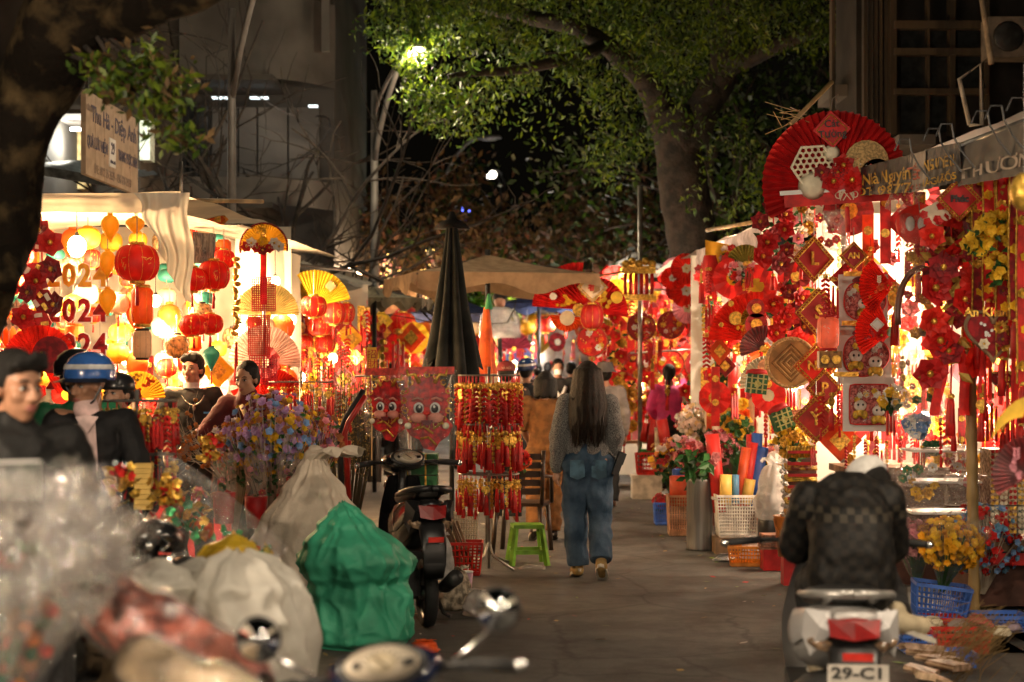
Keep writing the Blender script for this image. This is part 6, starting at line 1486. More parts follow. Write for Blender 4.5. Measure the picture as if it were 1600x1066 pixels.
# silver dress on a dark haired mannequin
t=thing('mannequin','dark haired mannequin in silver sequin dress under the beige parasol','mannequin',GP(781,24)); z=lambda y:P(0,y,24).z
mb=MB(); mb.ball((0,0,z(470)),(.085,.10,.12),12,8); mb.build('head',skin,t); mb=MB(); mb.ball((0,.02,z(466)),(.10,.115,.11),12,8); mb.build('wig',hairm,t)
mb=MB(); mb.lathe([(.30,z(528)),(.27,z(510)),(.16,z(497)),(.19,z(486)),(.13,z(480)),(.05,z(479))],16,sy=.6); mb.build('dress',M('silver_sequins',(.75,.75,.75),.25,.8,var=.5,vs=60,bump=1,bs=90),t)
mb=MB(); mb.tube([(0,0,0),(0,0,z(520))],.03,8); mb.build('stand',dmetal,t)
for s in (-1,1): mb=MB(); mb.tube([(s*.16,0,z(484)),(s*.24,0,z(500)),(s*.25,-.05,z(520))],[.05,.045,.035],8); mb.build('arm',MATS['silver_sequins'],t)
fan('dark pink umbrella shaped fan below the silver dress',P(803,545,26),m_(26,26),0,180,12,M('plum_paper',(.30,.04,.09),.6))
# willow catkin bundles behind the second rack
t=thing('willow_bundle','dense bundle of upright budding willow branches left of the dragons','branches',GP(535,13.9)); mb=MB(); tips=[]
for k in range(95):
    a=rnd.uniform(0,2*PI); r=rnd.random()**.5; x,y=r*.14*math.cos(a),r*.14*math.sin(a); h=rnd.uniform(1.35,1.85); pts=[(x,y,.35),(x*1.9,y*1.9,.9),(x*2.6+rnd.gauss(0,.04),y*2.6,h)]; mb.tube(pts,[.005,.004,.0015],3,False)
    for q in range(8): f=.35+.65*q/8; tips.append(Vector((x*(1+1.6*f),y*(1+1.6*f),.35+(h-.35)*f)))
mb.build('branches',M('willow_bark',(.06,.05,.025),.8),t)['kind']='stuff'
leaves('buds',[q+rv(.02) for q in tips for _ in range(2)],.018,[M('bud_olive',(.16,.13,.03),.6),M('bud_gold',(.4,.26,.04),.5)],[.6,.4],t,5,.4)['kind']='stuff'
mb=MB(); mb.lathe([(.14,0),(.17,.3),(.18,.4),(.16,.4),(.14,.05)],14); mb.build('pot',dmetal,t)
for x,y in ((546,575),(575,560),(548,618),(520,607),(531,645),(600,565)):
    hang(cc_,P(x,y,13.6),rnd.random(),' tied to the willow branches',' on the willow branches',.7)
t=thing('gold_tag','tall yellow paper tag with dark characters standing by the willow','tag',P(581,562,13.2)); mb=MB(); mb.box((0,0,0),(.085,.012,.19)); b=mb.build('panel',yell,t); text('招\n財',.075,redp,t,(0,-.008,0),ext=.002)
mb=MB(); [mb.box((s*.04,-.004,0),(.006,.014,.19)) for s in (-1,1)]; mb.build('edge',red,t)
mb=MB(); mb.tube([(0,0,-.09),(0,0,-.9)],.005,4); mb.build('stick',bamboo,t)
# big colourful bouquets in clear wrap
wd=M('twig_pale',(.50,.42,.32),.7)
bouquet('large bouquet of yellow, blue and purple dried flowers before the maroon woman',GP(424,11.3,.38),.80,.34,[yelf,purf,bluf,M('lilac_petals',(.55,.36,.62),.7,trans=.3),M('rust_petals',(.40,.15,.05),.7,trans=.2)],480,fl=.026,film_=None,stemm=wd)
bouquet('bouquet of orange and lilac flowers at the left of the large bouquet',GP(368,11.6,.40),.70,.20,[M('orange_petals',(.60,.22,.05),.7,trans=.3),MATS['lilac_petals'],pale],150,fl=.028,stemm=wd)
bouquet('bouquet of brown rust flowers at the right of the large bouquet',GP(480,11.7,.36),.78,.26,[MATS['rust_petals'],M('dusty_purple',(.28,.12,.24),.7,trans=.2),pinkf],170,fl=.028,stemm=wd)
t=thing('curly_twigs','pale curly twigs with orange berries reaching out left of the bouquets','branches',GP(350,11.4,.5)); mb=MB(); tips=[]
for k in range(9): twigs(mb,(0,0,.35),(-.7+rnd.gauss(0,.3),rnd.gauss(0,.3),.9),.36,.006,2,k+200,.6,2,0,tips)
mb.build('twigs',wd,t); mb=MB(); [mb.ball(q,.016,6,4) for q,_ in tips[::3]]; mb.build('berries',MATS['orange_petals'],t)['kind']='stuff'
for k,(x,y,w_,h_) in enumerate(((400,752,34,90),(450,748,34,80),(350,745,40,80),(495,752,34,70))):
    t=cello('clear wrapped pot under the %s bouquets'%('red','second','left','rightmost')[k],P(x,y,11.0),m_(w_,11),m_(h_,11),contents=3,mats=[redp,leafg,pinkf],bulge=.09)
    mb=MB(); mb.lathe([(.06,-.3),(.075,-.1),(.07,-.1)],10); mb.build('pot',redp,t)
# tubular red frame and steel rail of a barrow
ppole('red curved barrow handle left of the dragons','barrow_handle',GP(538,12.0,.2),P(545,680,12.0),.02,M('red_tube',(.40,.02,.015),.35),'handle')
t=thing('barrow_handle','pair of bent tubular handles, black and red, left of the dragons','handle',P(545,690,11.9)); mb=MB(); mb.tube([(0,0,-.4),(-.03,0,.05),(.0,0,.14),(.12,0,.32)],.02,8); mb.build('tube',MATS['red_tube'],t); mb=MB(); mb.tube([(-.05,.03,-.4),(-.07,.03,.05),(-.02,.03,.17),(.10,.03,.36)],.02,8); mb.build('tube',rubber,t)
# sacks, bags
cloth_g=M('green_sack',(.045,.34,.20),.55,var=.18,vs=3,bump=.3,bs=22,spec=.4)
sack('big green woven sack with crumpled mouth standing on the road','' or GP(566,9.95),m_(84,9.95),.30,.83,cloth_g,3,.60,90,150,.42,crease=.05,tie=False,shape=[(0,.82),(.06,.97),(.36,.94),(.44,.86),(.50,.96),(.58,1.02),(.70,.86),(.84,.52),(.93,.28),(1,.05)],lean=(-.12,0),pleat=.5)
sack('beige woven sack with knotted top behind the green sack',GP(480,10.7),m_(94,10.7),.34,1.05,M('beige_sack',(.58,.49,.39),.65,var=.18,vs=2.5,bump=.3,bs=30),8,.50,80,130,.14,crease=.05,lean=(.04,0),flop=.5,mouth=.42,shape=[(0,.85),(.06,1),(.45,1.0),(.62,.80),(.80,.48),(.93,.24),(1,.14)],pleat=1.0)
wp=M('white_bag_plastic',(.80,.77,.70),.25,var=.12,vs=3,bump=.5,bs=22,trans=.45)
sack('huge milky plastic bag with green print at the lower left',GP(372,6.5),m_(118,6.5),.30,.92,wp,12,.72,60,110,.1,crease=.065,tie=False,shape=[(0,.95),(.1,1.02),(.6,.96),(.85,.80),(.95,.5),(1,.15)],pleat=.8)
for k,(x,y,w_,h_) in enumerate(((432,912,30,50),(400,905,26,44))):
    pass
for k,(x,yb,w_,h_,dd,lab,mt,s_) in enumerate(((238,960,60,84,6.3,'knotted white plastic bag left of the huge milky bag',wp,21),(300,950,52,76,6.5,'rounded white plastic bag in the middle of the pile',wp,22),(190,950,45,50,6.2,'small white plastic bag beside the black scooter grip',wp,23),(355,905,50,66,6.75,'yellow plastic bag on top of the milky bags',M('yellow_bag',(.62,.42,.03),.35,var=.15,bump=.35,bs=14,trans=.35),24),(545,985,40,150,10.6,'dark rubbish sack behind the green sack',M('black_bag',(.012,.012,.012),.3,bump=.6,bs=14),25))):
    sack(lab,P(x,yb,dd),m_(w_,dd),m_(w_,dd)*.8,m_(h_,dd)*1.05,mt,s_,.6,34,70,.16,crease=.05,shape=[(0,.5),(.25,.95),(.5,1.0),(.75,.75),(.92,.30),(1,.10)],pleat=.8,lean=(.03,0),tie=False)
t=thing('goods_pile','dark heap of packed goods under the plastic bags','goods',GP(270,6.9)); 
for k,(x,y_,z,a,b,c) in enumerate(((-.2,.1,.25,.5,.4,.5),(.25,.0,.22,.4,.4,.44),(0,.05,.54,.4,.3,.1))): mb=MB(); mb.box((x,y_,z),(a,b,c),rz=.1*k); mb.build('box',M('carton',(.22,.15,.08),.8,var=.2),t)
rs_=M('red_goods',(.20,.02,.015),.5,var=.6,vs=14,c2=(.42,.10,.06),bump=.8,bs=20)
def bag_flat(label,a,b,w_,d,mat,seed,thick=.08,cat='plastic bag',inner=None):
    """long bag lying at a slant between two photo points"""
    A,B=P(*a,d),P(*b,d-.4); t=thing('long_plastic_bag',label,cat,(A+B)/2); ax=(B-A); L=ax.length; ax.normalize(); up=Vector((0,-.55,.83)); sd=ax.cross(up).normalized(); up=sd.cross(ax)
    def f(u,v,k=1):
        g=2*PI*u; x=(v-.5)*L; e=(1-abs(2*v-1)**4)**.5+.02; n_=noise.noise(Vector((math.cos(g)*1.5+seed,math.sin(g)*1.5,v*5)))
        return tuple(ax*x+sd*(math.cos(g)*w_*e*k*(1+.16*n_))+up*(math.sin(g)*thick*e*k*(1+.5*n_)))
    if inner:
        mb=MB(); mb.grid(lambda u,v:f(u,.04+.92*v,.86),26,20,True); mb.build('contents',inner,t)
    mb=MB(); mb.grid(f,40,30,True); mb.sm=[False]*len(mb.sm); mb.build('film',mat,t); return t
bag_flat('long clear bag full of red goods slanting across the lower left corner',(130,925),(420,1090),m_(62,5),5.0,MATS['thin_film'],1,.12,inner=rs_)
bag_flat('clear bag of tan cards at the bottom edge left of the navy scooter',(190,1030),(420,1120),m_(50,4.3),4.4,clear,2,.08,inner=M('tan_cards',(.36,.26,.15),.5,var=.4,vs=6))
mb=MB(); 
t=thing('packed_tinsel','tall slanted clear bag packed with golden and green tinsel','plastic bag',P(345,800,8.2)); sz=m_(1,8.2)
a=[(-92,-30),(-40,95),(20,60),(100,-60),(78,-85),(-60,-85)]
for k in range(150):
    u,v=rnd.random(),rnd.random(); x=(-80+160*u)*sz; z=((70*(1-u)-60)+(-70)*v*.2-40*v+ (20 if u<.4 else 0))*sz
    mb.flower((x,rnd.uniform(-.05,.05),z),.03,5,rv(),.2,1,k)
    mb.k=rnd.choice((0,0,1,2) if u<.6 else (0,1,1))
mb.build('tinsel',[gold,M('tinsel_green',(.02,.30,.08),.35,.5),orang],t)['kind']='stuff'
for s_ in (-1,1):
    mb=MB(); mb.grid(lambda u,v:tuple(Vector(((-95+200*u-15*v)*sz,s_*(.10*math.sin(u*PI)*math.sin(v*PI)+.02+.02*noise.noise(Vector((u*6,v*6,s_)))),((95-150*u**1.3)*(1-v)+(-85)*v)*sz))),16,12); mb.sm=[False]*len(mb.sm); mb.build('film',clear,t)
t=thing('yellow_pad','stack of yellow paper blocks under the low square rack','paper',P(224,758,8.6))
for k in range(9): mb=MB(); mb.box((.002*(k%3),0,-.11+.026*k),(.085,.06,.024)); mb.build('paper_block',M('yellow_block',(.62,.40,.10),.7,var=.1),t)
for k,(x,y,r) in enumerate(((190,752,.09),(258,765,.08),(260,812,.10),(300,790,.09),(180,770,.07),(205,715,.06),(330,700,.07))):
    mb=MB(); 
    for q in range(38): mb.k=rnd.choice((0,0,1)); c=rv(r)*.8; mb.flower(c,.028,5,rv(),.3,1,q)
    o=mb.build('tinsel_bunch',[gold,red],loc=P(x,y,7.9+.2*k)); tag(o,('bunch of gold tinsel left of the yellow paper blocks','bunch of gold tinsel right of the yellow paper blocks','red gold tinsel over the black scooter grip','tinsel bunch under the clear slanted bag','lowest gold tinsel bunch at the low square rack','gold ornament cluster on the low square rack','gold tinsel bunch by the willow rack')[k],'tinsel')
# clear wrapped flower bunches right at the lens, lower left
fm=film('foggy_film',dens=.05,gloss=.8,bs=34,milk=(.75,.70,.64),bump=1.0)
for k,(x,y,dd,lab,tl,sc_,L) in enumerate(((80,945,4.5,'blurred clear wrapped flower bunch nearest to the lens',.50,1.05,.42),(-8,915,4.3,'blurred clear wrapped bunch with red flowers at the left edge',.1,1.0,.36),(105,885,4.8,'blurred clear wrapped bunch with tall pointed film',.50,1.0,.42),(35,1000,4.2,'blurred bunch with orange flowers in the lower left corner',.35,1.0,.36))):
    t=thing('wrapped_bunch',lab,'wrapped flowers',P(x,y,dd),rot=(0,tl,0),scale=sc_)
    mb=MB()
    for q in range(60):
        mb.k=rnd.choice(((0,3,3,2,3),(0,0,0,2,3),(3,2,3,3,0),(1,0,3,1,1))[k]); z=rnd.uniform(-.12,.10); w_=.02+.05*(z+.2); mb.flower((rnd.gauss(0,w_),rnd.gauss(0,.02),z),.02,6,rv()+Vector((0,-1,.4)),.4,2,q)
    mb.build('flowers',[M('dull_red',(.50,.07,.05),.6,trans=.3),M('dull_orange',(.70,.22,.05),.6,trans=.3),pale,leafg],t)
    mb=MB(); [mb.tube([(rnd.gauss(0,.006),rnd.gauss(0,.006),-.32),(rnd.gauss(0,.03),rnd.gauss(0,.02),.06)],.0025,3,False) for q in range(14)]; mb.build('stems',leafg,t)['kind']='stuff'
    mb=MB()
    for q in range(15):
        c=Vector((rnd.gauss(0,.055),rnd.gauss(0,.035),rnd.uniform(.06,.24)))
        mb.grid(lambda u,v:tuple(c+Vector(((u-.5)*.10,.02*noise.noise(Vector((u*4,v*4,q))),(v-.5)*.11))+noise.noise_vector(Vector((u*3+q,v*3,k)))*.05+rv(.006)),6,6)
    mb.sm=[False]*len(mb.sm); mb.build('film_frill',film('tissue_frill',dens=.05,gloss=.9,bs=40,milk=(.78,.74,.68)),t)['kind']='stuff'
    C=np.random.RandomState(k).normal(size=(420,3))*np.array([.075,.05,.11])+np.array([0,0,.06]); A=np.random.RandomState(k+9).normal(size=(420,3)); A/=np.linalg.norm(A,axis=1)[:,None]; B_=np.cross(A,np.random.RandomState(k+5).normal(size=(420,3))); B_/=np.linalg.norm(B_,axis=1)[:,None]
    quads('glitter',C,A*.0022,B_*.0022,M('glitter',(.85,.83,.80),.25,1.0,var=.05),None,t)['kind']='stuff'
    for q in (1,.7):
        mb=MB(); mb.grid(lambda u,v:((.015+.13*q*v)*math.cos(2*PI*u)*(1+.25*math.sin(u*50+k)*v+.2*noise.noise(Vector((u*9,v*5,k)))),(.015+.09*q*v)*math.sin(2*PI*u)*(1+.25*math.sin(u*50)*v),-.20+L*v*(1+.16*noise.noise(Vector((u*14,k,q)))*v)),90,22,True); mb.v=[(a+rnd.gauss(0,.004),b+rnd.gauss(0,.004),c+rnd.gauss(0,.004)) for a,b,c in mb.v]; mb.sm=[False]*len(mb.sm); mb.build('wrapping_film',fm,t)
t=thing('wire_basket_edge','white wire basket edge behind the blurred flower bunches','basket',P(20,752,4.2),scale=.75)
for q in range(9): mb=MB(); mb.tube([(-.09+.022*q,0,-.06),(-.09+.022*q,0,.06)],.0022,4); mb.build('wire',white,t)
mb=MB(); mb.tube([(-.1,0,.06),(.09,.0,.065)],.0035,4); mb.build('rim',white,t)
# objects on the road, left half
basket('red slotted plastic basket beside the green stool',GP(722,13.3),m_(64,13.3),.24,m_(50,13.3),M('basket_red',(.55,.02,.015),.4),rows=5,nx=9)
t=thing('wood_sticks','bundle of dark incense sticks leaning in the red basket','sticks',GP(722,13.3,.05))
for k in range(12): mb=MB(); x=-.12+.02*k; mb.tube([(x,rnd.uniform(-.05,.05),0),(x-.13-.03*rnd.random(),0,.36+.05*rnd.random())],.011,5); mb.build('stick',wood,t)
basket('beige perforated plastic bin under the spinner rack',GP(722,14.4),m_(50,14.4),.24,m_(70,14.4),M('bin_beige',(.42,.38,.30),.5),rows=11,nx=12)
t=thing('plastic_stool','lime green plastic stool by the dark chair','stool',GP(824,14.0),.12); lg=M('lime_plastic',(.16,.36,.03),.4); mb=MB(); mb.box((0,0,.315),(.25,.25,.03)); mb.build('seat',lg,t)
for sx_ in (-1,1):
    for sy_ in (-1,1): mb=MB(); mb.tube([(sx_*.105,sy_*.105,.31),(sx_*.145,sy_*.145,0)],[.022,.026],4); mb.build('leg',lg,t)
for sy_ in (-1,1): mb=MB(); mb.box((0,sy_*.128,.11),(.24,.02,.035)); mb.build('stretcher',lg,t)
for sx_ in (-1,1): mb=MB(); mb.box((sx_*.128,0,.12),(.02,.24,.03)); mb.build('stretcher',lg,t)
t=thing('plastic_chair','dark brown plastic chair with slatted back behind the green stool','chair',GP(816,14.9),PI-.2); bc=M('brown_plastic',(.035,.02,.012),.4); mb=MB(); mb.box((0,0,.43),(.44,.42,.03)); mb.build('seat',bc,t)
for k in range(5): mb=MB(); mb.grid(lambda u,v:((u-.5)*.44,.20+.05*(1-(2*u-1)**2)+.03*k/5,.52+.075*k+.055*v),8,2); mb.build('slat',bc,t)
for s in (-1,1):
    mb=MB(); mb.tube([(s*.21,.2,.43),(s*.23,.22,.9)],.02,6); mb.build('back_post',bc,t); mb=MB(); mb.tube([(s*.22,.18,.68),(s*.25,-.05,.66),(s*.23,-.17,.43)],.018,6); mb.build('armrest',bc,t)
    for q in (-1,1): mb=MB(); mb.tube([(s*.19,q*.18,.42),(s*.22,q*.21,0)],.022,6); mb.build('leg',bc,t)
t=thing('paper_cup','tall pink paper cup with straw standing on the road','cup',GP(730,12.15)); mb=MB(); mb.lathe([(.028,0),(.042,.155),(.039,.155),(.03,.01)],14); mb.build('cup_wall',M('cup_pink',(.52,.32,.42),.5),t); mb=MB(); mb.lathe([(.044,.155),(.044,.165),(.005,.168)],14); mb.build('lid',white,t); mb=MB(); mb.tube([(0,0,.1),(.008,0,.21)],.003,5); mb.build('straw',white,t)
sack('crumpled beige cloth heap on the road left of the round mirror',GP(712,11.4),.11,.12,.26,M('rag',(.36,.30,.22),.8,var=.5,vs=30),41,.5,24,48,.2,crease=.09,name='cloth_heap'); sack('clear crumpled bag beside the cloth heap',GP(745,11.1),.08,.08,.16,milky,42,.5,20,40,.2,crease=.09,name='plastic_scrap')
sack('white shopping bag with yellow smiley hanging at the black scooter',P(690,905,11.0),.07,.06,.28,M('shop_bag',(.55,.53,.50),.4,trans=.4,bump=.4,bs=20),43,.5,24,48,.2,crease=.06,name='shopping_bag')
sack('clear crumpled plastic scrap by the green stool',GP(832,13.6),.10,.06,.05,clear,44,.5,16,32,.2,crease=.1,name='plastic_scrap'); sack('orange snack wrapper on the road near the green sack',GP(664,9.7),.08,.06,.06,orang,45,.6,14,28,.3,crease=.1,name='snack_wrapper')
t=thing('smiley_badge','round yellow smiley printed on the white shopping bag','sticker',P(688,864,10.9)); mb=MB(); mb.disc((0,0,0),.022,14,.003); mb.build('face',yell,t)
for s in (-1,1): mb=MB(); mb.ball((s*.007,-.003,.006),.003,6,4); mb.build('eye',black,t)
t=thing('green_box_stack','green boxes with gold bands packed behind the black scooter','boxes',P(655,740,11.9))
for k in range(4): mb=MB(); mb.box((0,0,-.12+.075*k),(.26,.2,.068)); b=mb.build('box',M('box_green',(.015,.14,.03),.35,var=.3,vs=20),t); mb=MB(); [mb.box((x,-.102,-.12+.075*k),(.012,.004,.07)) for x in (-.07,.05)]; mb.build('band',gold,b)
bouquet('orange flower bunch held out before the woman in brown',P(812,745,14.6),.14,.09,[orang,red],34,fl=.03)
# ------------------------------------------------------------------ stalls, right side
E=[(2.95,9.4,3.0),(2.63,11.8,3.0),(2.41,16.4,3.0),(2.13,20.6,3.0)]   # street edge of the roofs
sheet('stall_roof','pale tarpaulin roof of the nearest right stall','tarpaulin',[(2.95,9.0,3.06),(2.55,13.6,3.04),(6.4,13.6,3.35),(6.4,9.0,3.35)],tarp,.06,14,10,11,.04)
sheet('stall_roof','pale tarpaulin roof behind the big red fan, right side','tarpaulin',[(2.50,14.0,2.98),(2.22,18.8,2.98),(6.2,18.8,3.3),(6.2,14,3.3)],tarp,.06,14,10,12,.04)
sheet('stall_roof','pale tarpaulin roof over the round plaques','tarpaulin',[(2.10,19.4,2.95),(1.85,25,2.9),(6,25,3.2),(6,19.4,3.2)],tarpw,.06,14,10,13,.05)
sheet('roof_valance','pale cloth edge with painted lilac light under the roof behind the big red fan','cloth',[P(1088,392,18.8),P(1192,350,15.8),P(1190,408,15.8),P(1088,425,18.8)],M('lilac_light_tint',(.55,.48,.50),.6,var=.2,trans=.3),0,14,6,14,.04)  # whitish cloth; the lilac light on it is painted into its colour
sheet('back_cloth','white cloth partition at the back of the nearest right stall','cloth',[(2.55,14.3,2.9),(6.2,14.3,2.95),(6.2,14.3,.1),(2.55,14.3,.1)],tarpw,0,16,10,15,.05)
sheet('back_cloth','white cloth partition left of the paper dragons strips, right row','cloth',[(1.98,18.9,2.85),(6,18.9,2.9),(6,18.9,.1),(1.98,18.9,.1)],tarpw,0,14,10,16,.05)
sheet('back_cloth','bright cloth wall behind the round plaques','cloth',[(1.2,24.0,2.75),(5,24.0,2.8),(5,24.0,.1),(1.2,24.0,.1)],tarpw,0,14,10,17,.05)
for a,b,r,lab,mt in ((P(1300,128,12.2),P(1234,196,12.0),.016,'forked dry branch standing over the big red fan',bamboo),(GP(1523,11.0),P(1516,545,11.0),.036,'thick bamboo pole standing before the right stall',bamboo),(P(1400,268,11.6),P(1640,178,9.2),.028,'steel roof rail carrying the printed banner',wire),(P(1188,346,16.3),P(1400,268,11.8),.022,'bamboo roof edge pole beside the big red fan',bamboo),(P(1000,290,21),GP(1000,21),.028,'tall thin pole rising by the round plaques',wire),(P(905,437,19.2),P(1000,420,21),.015,'short bamboo arm holding the red butterfly fan',bamboo),(P(1000,455,21.4),P(1100,448,21.4),.012,'upper rail of the round plaques',wire),(P(985,552,22),P(1105,545,22),.012,'lower rail of the round plaques',wire),(P(1105,360,18.8),P(1190,345,15.8),.02,'bamboo pole along the edge of the lilac lit cloth',bamboo),(GP(1318,13.9),P(1318,300,13.9),.025,'steel post behind the diamond signs',wire)):
    ppole(lab,'dry_branch' if 'branch' in lab else 'support_pole',a,b,r,mt,'branch' if 'branch' in lab else 'pole',knots='thick' in lab)
t=thing('straw_wisps','wisps of dry straw on the branch over the big red fan','straw',P(1250,180,12.1)); mb=MB(); [mb.tube([(0,0,0),rv(.10)+Vector((-.04,0,-.02)),rv(.16)+Vector((-.1,0,-.06))],.003,3,False) for k in range(9)]; mb.build('straw',bamboo,t)
RL=[(1425,470,13.7,60),(1500,400,13.4,60),(1580,520,13.0,60),(1345,600,13.9,45),(1540,640,12.6,45),(1220,470,17.2,60),(1160,400,17.6,55),(1250,600,16.4,45),(1185,600,17.8,50),(977,380+45,22.6,50),(1097,472,21.9,70),(1040,510,23.4,55),(1000,600,23.2,50),(1075,605,23,45),(1400,400,13.8,45),(1445,650,13.2,40)]
for i,(x,y,d,wt) in enumerate(RL):
    bulb(P(x,y,d),wt*1.15,(1,.76,.52),('bulb behind the packed clear bags','bulb behind the long red garland','bulb behind the red heart plaque','bulb beside the zodiac paper cuts','bulb low behind the bamboo pole','bulb above the woven tray','bulb under the lilac lit cloth','bulb behind the lowest diamond sign','bulb behind the red paper fan on the right row','bulb over the butterfly fan stall','glaring white bulb between the round plaques and the orange fan','bulb behind the middle round plaque','bulb behind the lower left round plaque','bulb beside the pink woman','bulb behind the small red fans','bulb over the shelf of gift boxes')[i],r=.06 if x==1097 else .035,strength=30)
# the big red fan on top
d=12.0
bf=fan('big red pleated fan with hexagon tray and small hats on top of the stall',P(1306,288,d),m_(115,d),-12,204,38,redp,[('bar',-.12,-0.08,.66,white),('ribbon',.05,-0.19,.78,red),('hex',-.30,0.26,.30,cream),('hat',-.33,-0.01,.20,cream),('hat',-.04,0.42,.115,cream),('disc',.42,0.26,.30,wicker),('disc',.55,0.06,.24,wicker),('flower',-.05,0.03,.19,redp),('flower',.20,0.03,.2,red),('flower',.10,0.24,.17,red),('flower',-.2,0.16,.12,dred),('flower',.02,0.14,.14,dred),('blossoms',.36,0.19,.16,white),('blossoms',.60,0.16,.15,bred),('blossoms',.45,-0.02,.14,white),('blossoms',.88,0.09,.16,dred),('blossoms',.25,0.31,.12,bred),('knot',.12,-0.16,.20,cream),('tassel',.12,-0.30,.35,red)],rot=(0,R(-4),0),depth=.035)
dq=ornament(bf,m_(114,d),'diamond',-.02,.74,.26,redp)
text('Cát\nTường',m_(16,d),black,bf,(-.02*m_(115,d),-.055,.74*m_(115,d)),bold=.001)
mb=MB(); mb.tube([(0,0,m_(114,d)),(.02,0,m_(134,d)),(.06,0,m_(140,d)),(.05,0,m_(128,d))],.004,4); mb.build('hook',wire,bf)
# printed banner along the roof edge, hung in folds
def bannerpiece(label,px0,px1,d0,d1,ytop0,ytop1,ybot0,ybot1,mat,fold=.012):
    t=thing('printed_banner',label,'banner',(0,0,0)); a,b=P(px0,ytop0,d0),P(px1,ytop1,d1); c,e=P(px1,ybot1,d1),P(px0,ybot0,d0)
    nr=(b-a).cross(e-a).normalized()
    def f(u,v): 
        p=(a*(1-u)+b*u)*(1-v)+(e*(1-u)+c*u)*v
        return p+nr*(fold*math.sin(u*31+v*2)*(.3+.7*v)+fold*.5*noise.noise(Vector((u*7,v*4,0))))
    mb=MB(); mb.grid(lambda u,v:tuple(f(u,v)),60,10); mb.build('cloth',mat,t)
    L=(b-a).length; H=((a-e).length+(b-c).length)/2
    def put(body,u0,u1,v,size,m):
        cu=text(body,1,m,t,(0,0,0),(0,0,0),ext=0,bold=.012,align='LEFT'); me=cu.data
        xs=[q.co.x for q in me.vertices]; w0=max(xs)
        for q in me.vertices:
            u=u0+(u1-u0)*q.co.x/w0; vv=v-q.co.y*size; s=f(u,vv); q.co=s-nr*.02 if (s-nr*.02).length<(s+nr*.02).length else s+nr*.02
    return put
ban=M('banner_dark',(.035,.032,.035),.55,var=.2); byl=M('banner_yellow',(.40,.23,.02),.6); bwh=M('banner_white',(.30,.25,.21),.6,var=.15)
put=bannerpiece('dark printed shop banner with yellow lettering along the right stall roof',1345,1428,11.9,10.9,262,240,306,300,ban)
put('Nhà Nguyên',.10,.99,.50,.52,byl); put('ĐT: 098 727',.02,.99,.90,.38,byl)
put=bannerpiece('narrow white printed strip between the folds of the shop banner',1419,1446,11.0,10.7,243,235,302,296,bwh,.008); put('Tết',.15,.85,.55,.5,M('banner_red',(.35,.06,.03),.6)); put('ĐC 29',.1,.9,.90,.18,MATS['banner_red'])
put=bannerpiece('second dark banner fold with yellow lettering beside the white strip',1444,1500,10.75,10.2,234,222,297,283,ban); put('NGUYÊN',.05,.95,.45,.40,byl); put('HÀNG MÃ SỐ 85',.03,.97,.86,.26,byl)
put=bannerpiece('black and white printed banner at the top right, folded',1494,1660,10.3,8.9,232,168,292,262,M('banner_black',(.03,.028,.03),.6)); put('THƯƠNG',.06,.94,.74,.36,bwh)
for k,x in enumerate((1455,1475,1530,1552,1585,1410)):
    t=thing('clothes_hanger','black wire hook over the banner, %s from the big fan'%ORD[(1,2,3,4,5,0)[k]],'hook',P(x,248-(x-1400)*.34,10.7-(x-1400)*.0085),group='wire hooks over the banner'); mb=MB(); mb.tube([(-.06,-.05,.03),(-.03,-.06,.10),(.03,-.06,.10),(.04,-.07,.02),(.08,-.08,-.06),(.16,-.08,-.16)],.006,5); mb.build('wire_loop',black,t)
# column of wares at x 1185-1260
d=13.4
for k,(x,y,h,w_,mt,lab) in enumerate(((1208,345,110,44,[dred,redp],'dark red rose garland hanging below the left end of the big fan'),(1252,340,95,30,[gold,cream,pinkf],'gold and cream blossom garland beside the dark red rose garland'),(1232,470,95,52,[dred,redp,red],'dark red flower garland above the woven tray'),(1272,330,120,22,[redp,dred],'narrow red garland beside the clear packed lantern'))):
    garland(lab,P(x,y-h*.5+30,d+.15*k),m_(h,d),m_(w_,d),mt,9,tass=k!=2,leafy=k!=3)
wt=thing('woven_tray','round woven bamboo tray hanging left of the diamond signs','tray',P(1236,567,13.3)); r=m_(38,13.3)
mb=MB(); mb.disc((0,0,0),r*.95,36,.02); mb.build('disc',M('tray_weave',(.34,.20,.06),.7,var=.3),wt)
for q in range(7): mb=MB(); s=r*(.1+.115*q); mb.tube([(-s,-.004,0),(0,-.004,s),(s,-.004,0),(0,-.004,-s),(-s,-.004,0)],r*.028,4,False); mb.build('weave_band',M('tray_band',(.50,.34,.13),.7) if q%2 else M('tray_band_dark',(.22,.12,.035),.7),wt) if s<r*.86 else None
mb=MB(); mb.tube([(r*math.cos(a),0,r*math.sin(a)) for a in [k*2*PI/36 for k in range(37)]],.016,6,False); mb.build('rim',wicker,wt)
fan('red velvet half fan with white lace left of the woven tray',P(1192,545,13.7),m_(36,13.7),70,200,12,dred,[('blossoms',.3,.35,.25,white)])
fan('beige half round fan behind the woven tray',P(1200,600,13.9),m_(44,13.9),60,190,16,cream,[('disc',-.1,.6,.3,M('tan_print',(.55,.28,.13),.7,var=.4,vs=30))])
t=thing('wrapped_cake','green cake shaped packet with red lid below the red velvet fan','packet',P(1182,600,13.2)); w_=m_(32,13.2); mb=MB(); mb.box((0,0,0),(w_,.08,w_*.95),ry=.12); mb.build('packet_body',M('leaf_green_pack',(.015,.11,.03),.5,var=.3,vs=20),t); mb=MB(); mb.lathe([(w_*.55,w_*.48),(w_*.5,w_*.66),(w_*.2,w_*.74)],16,sy=.5); mb.build('lid',redp,t)
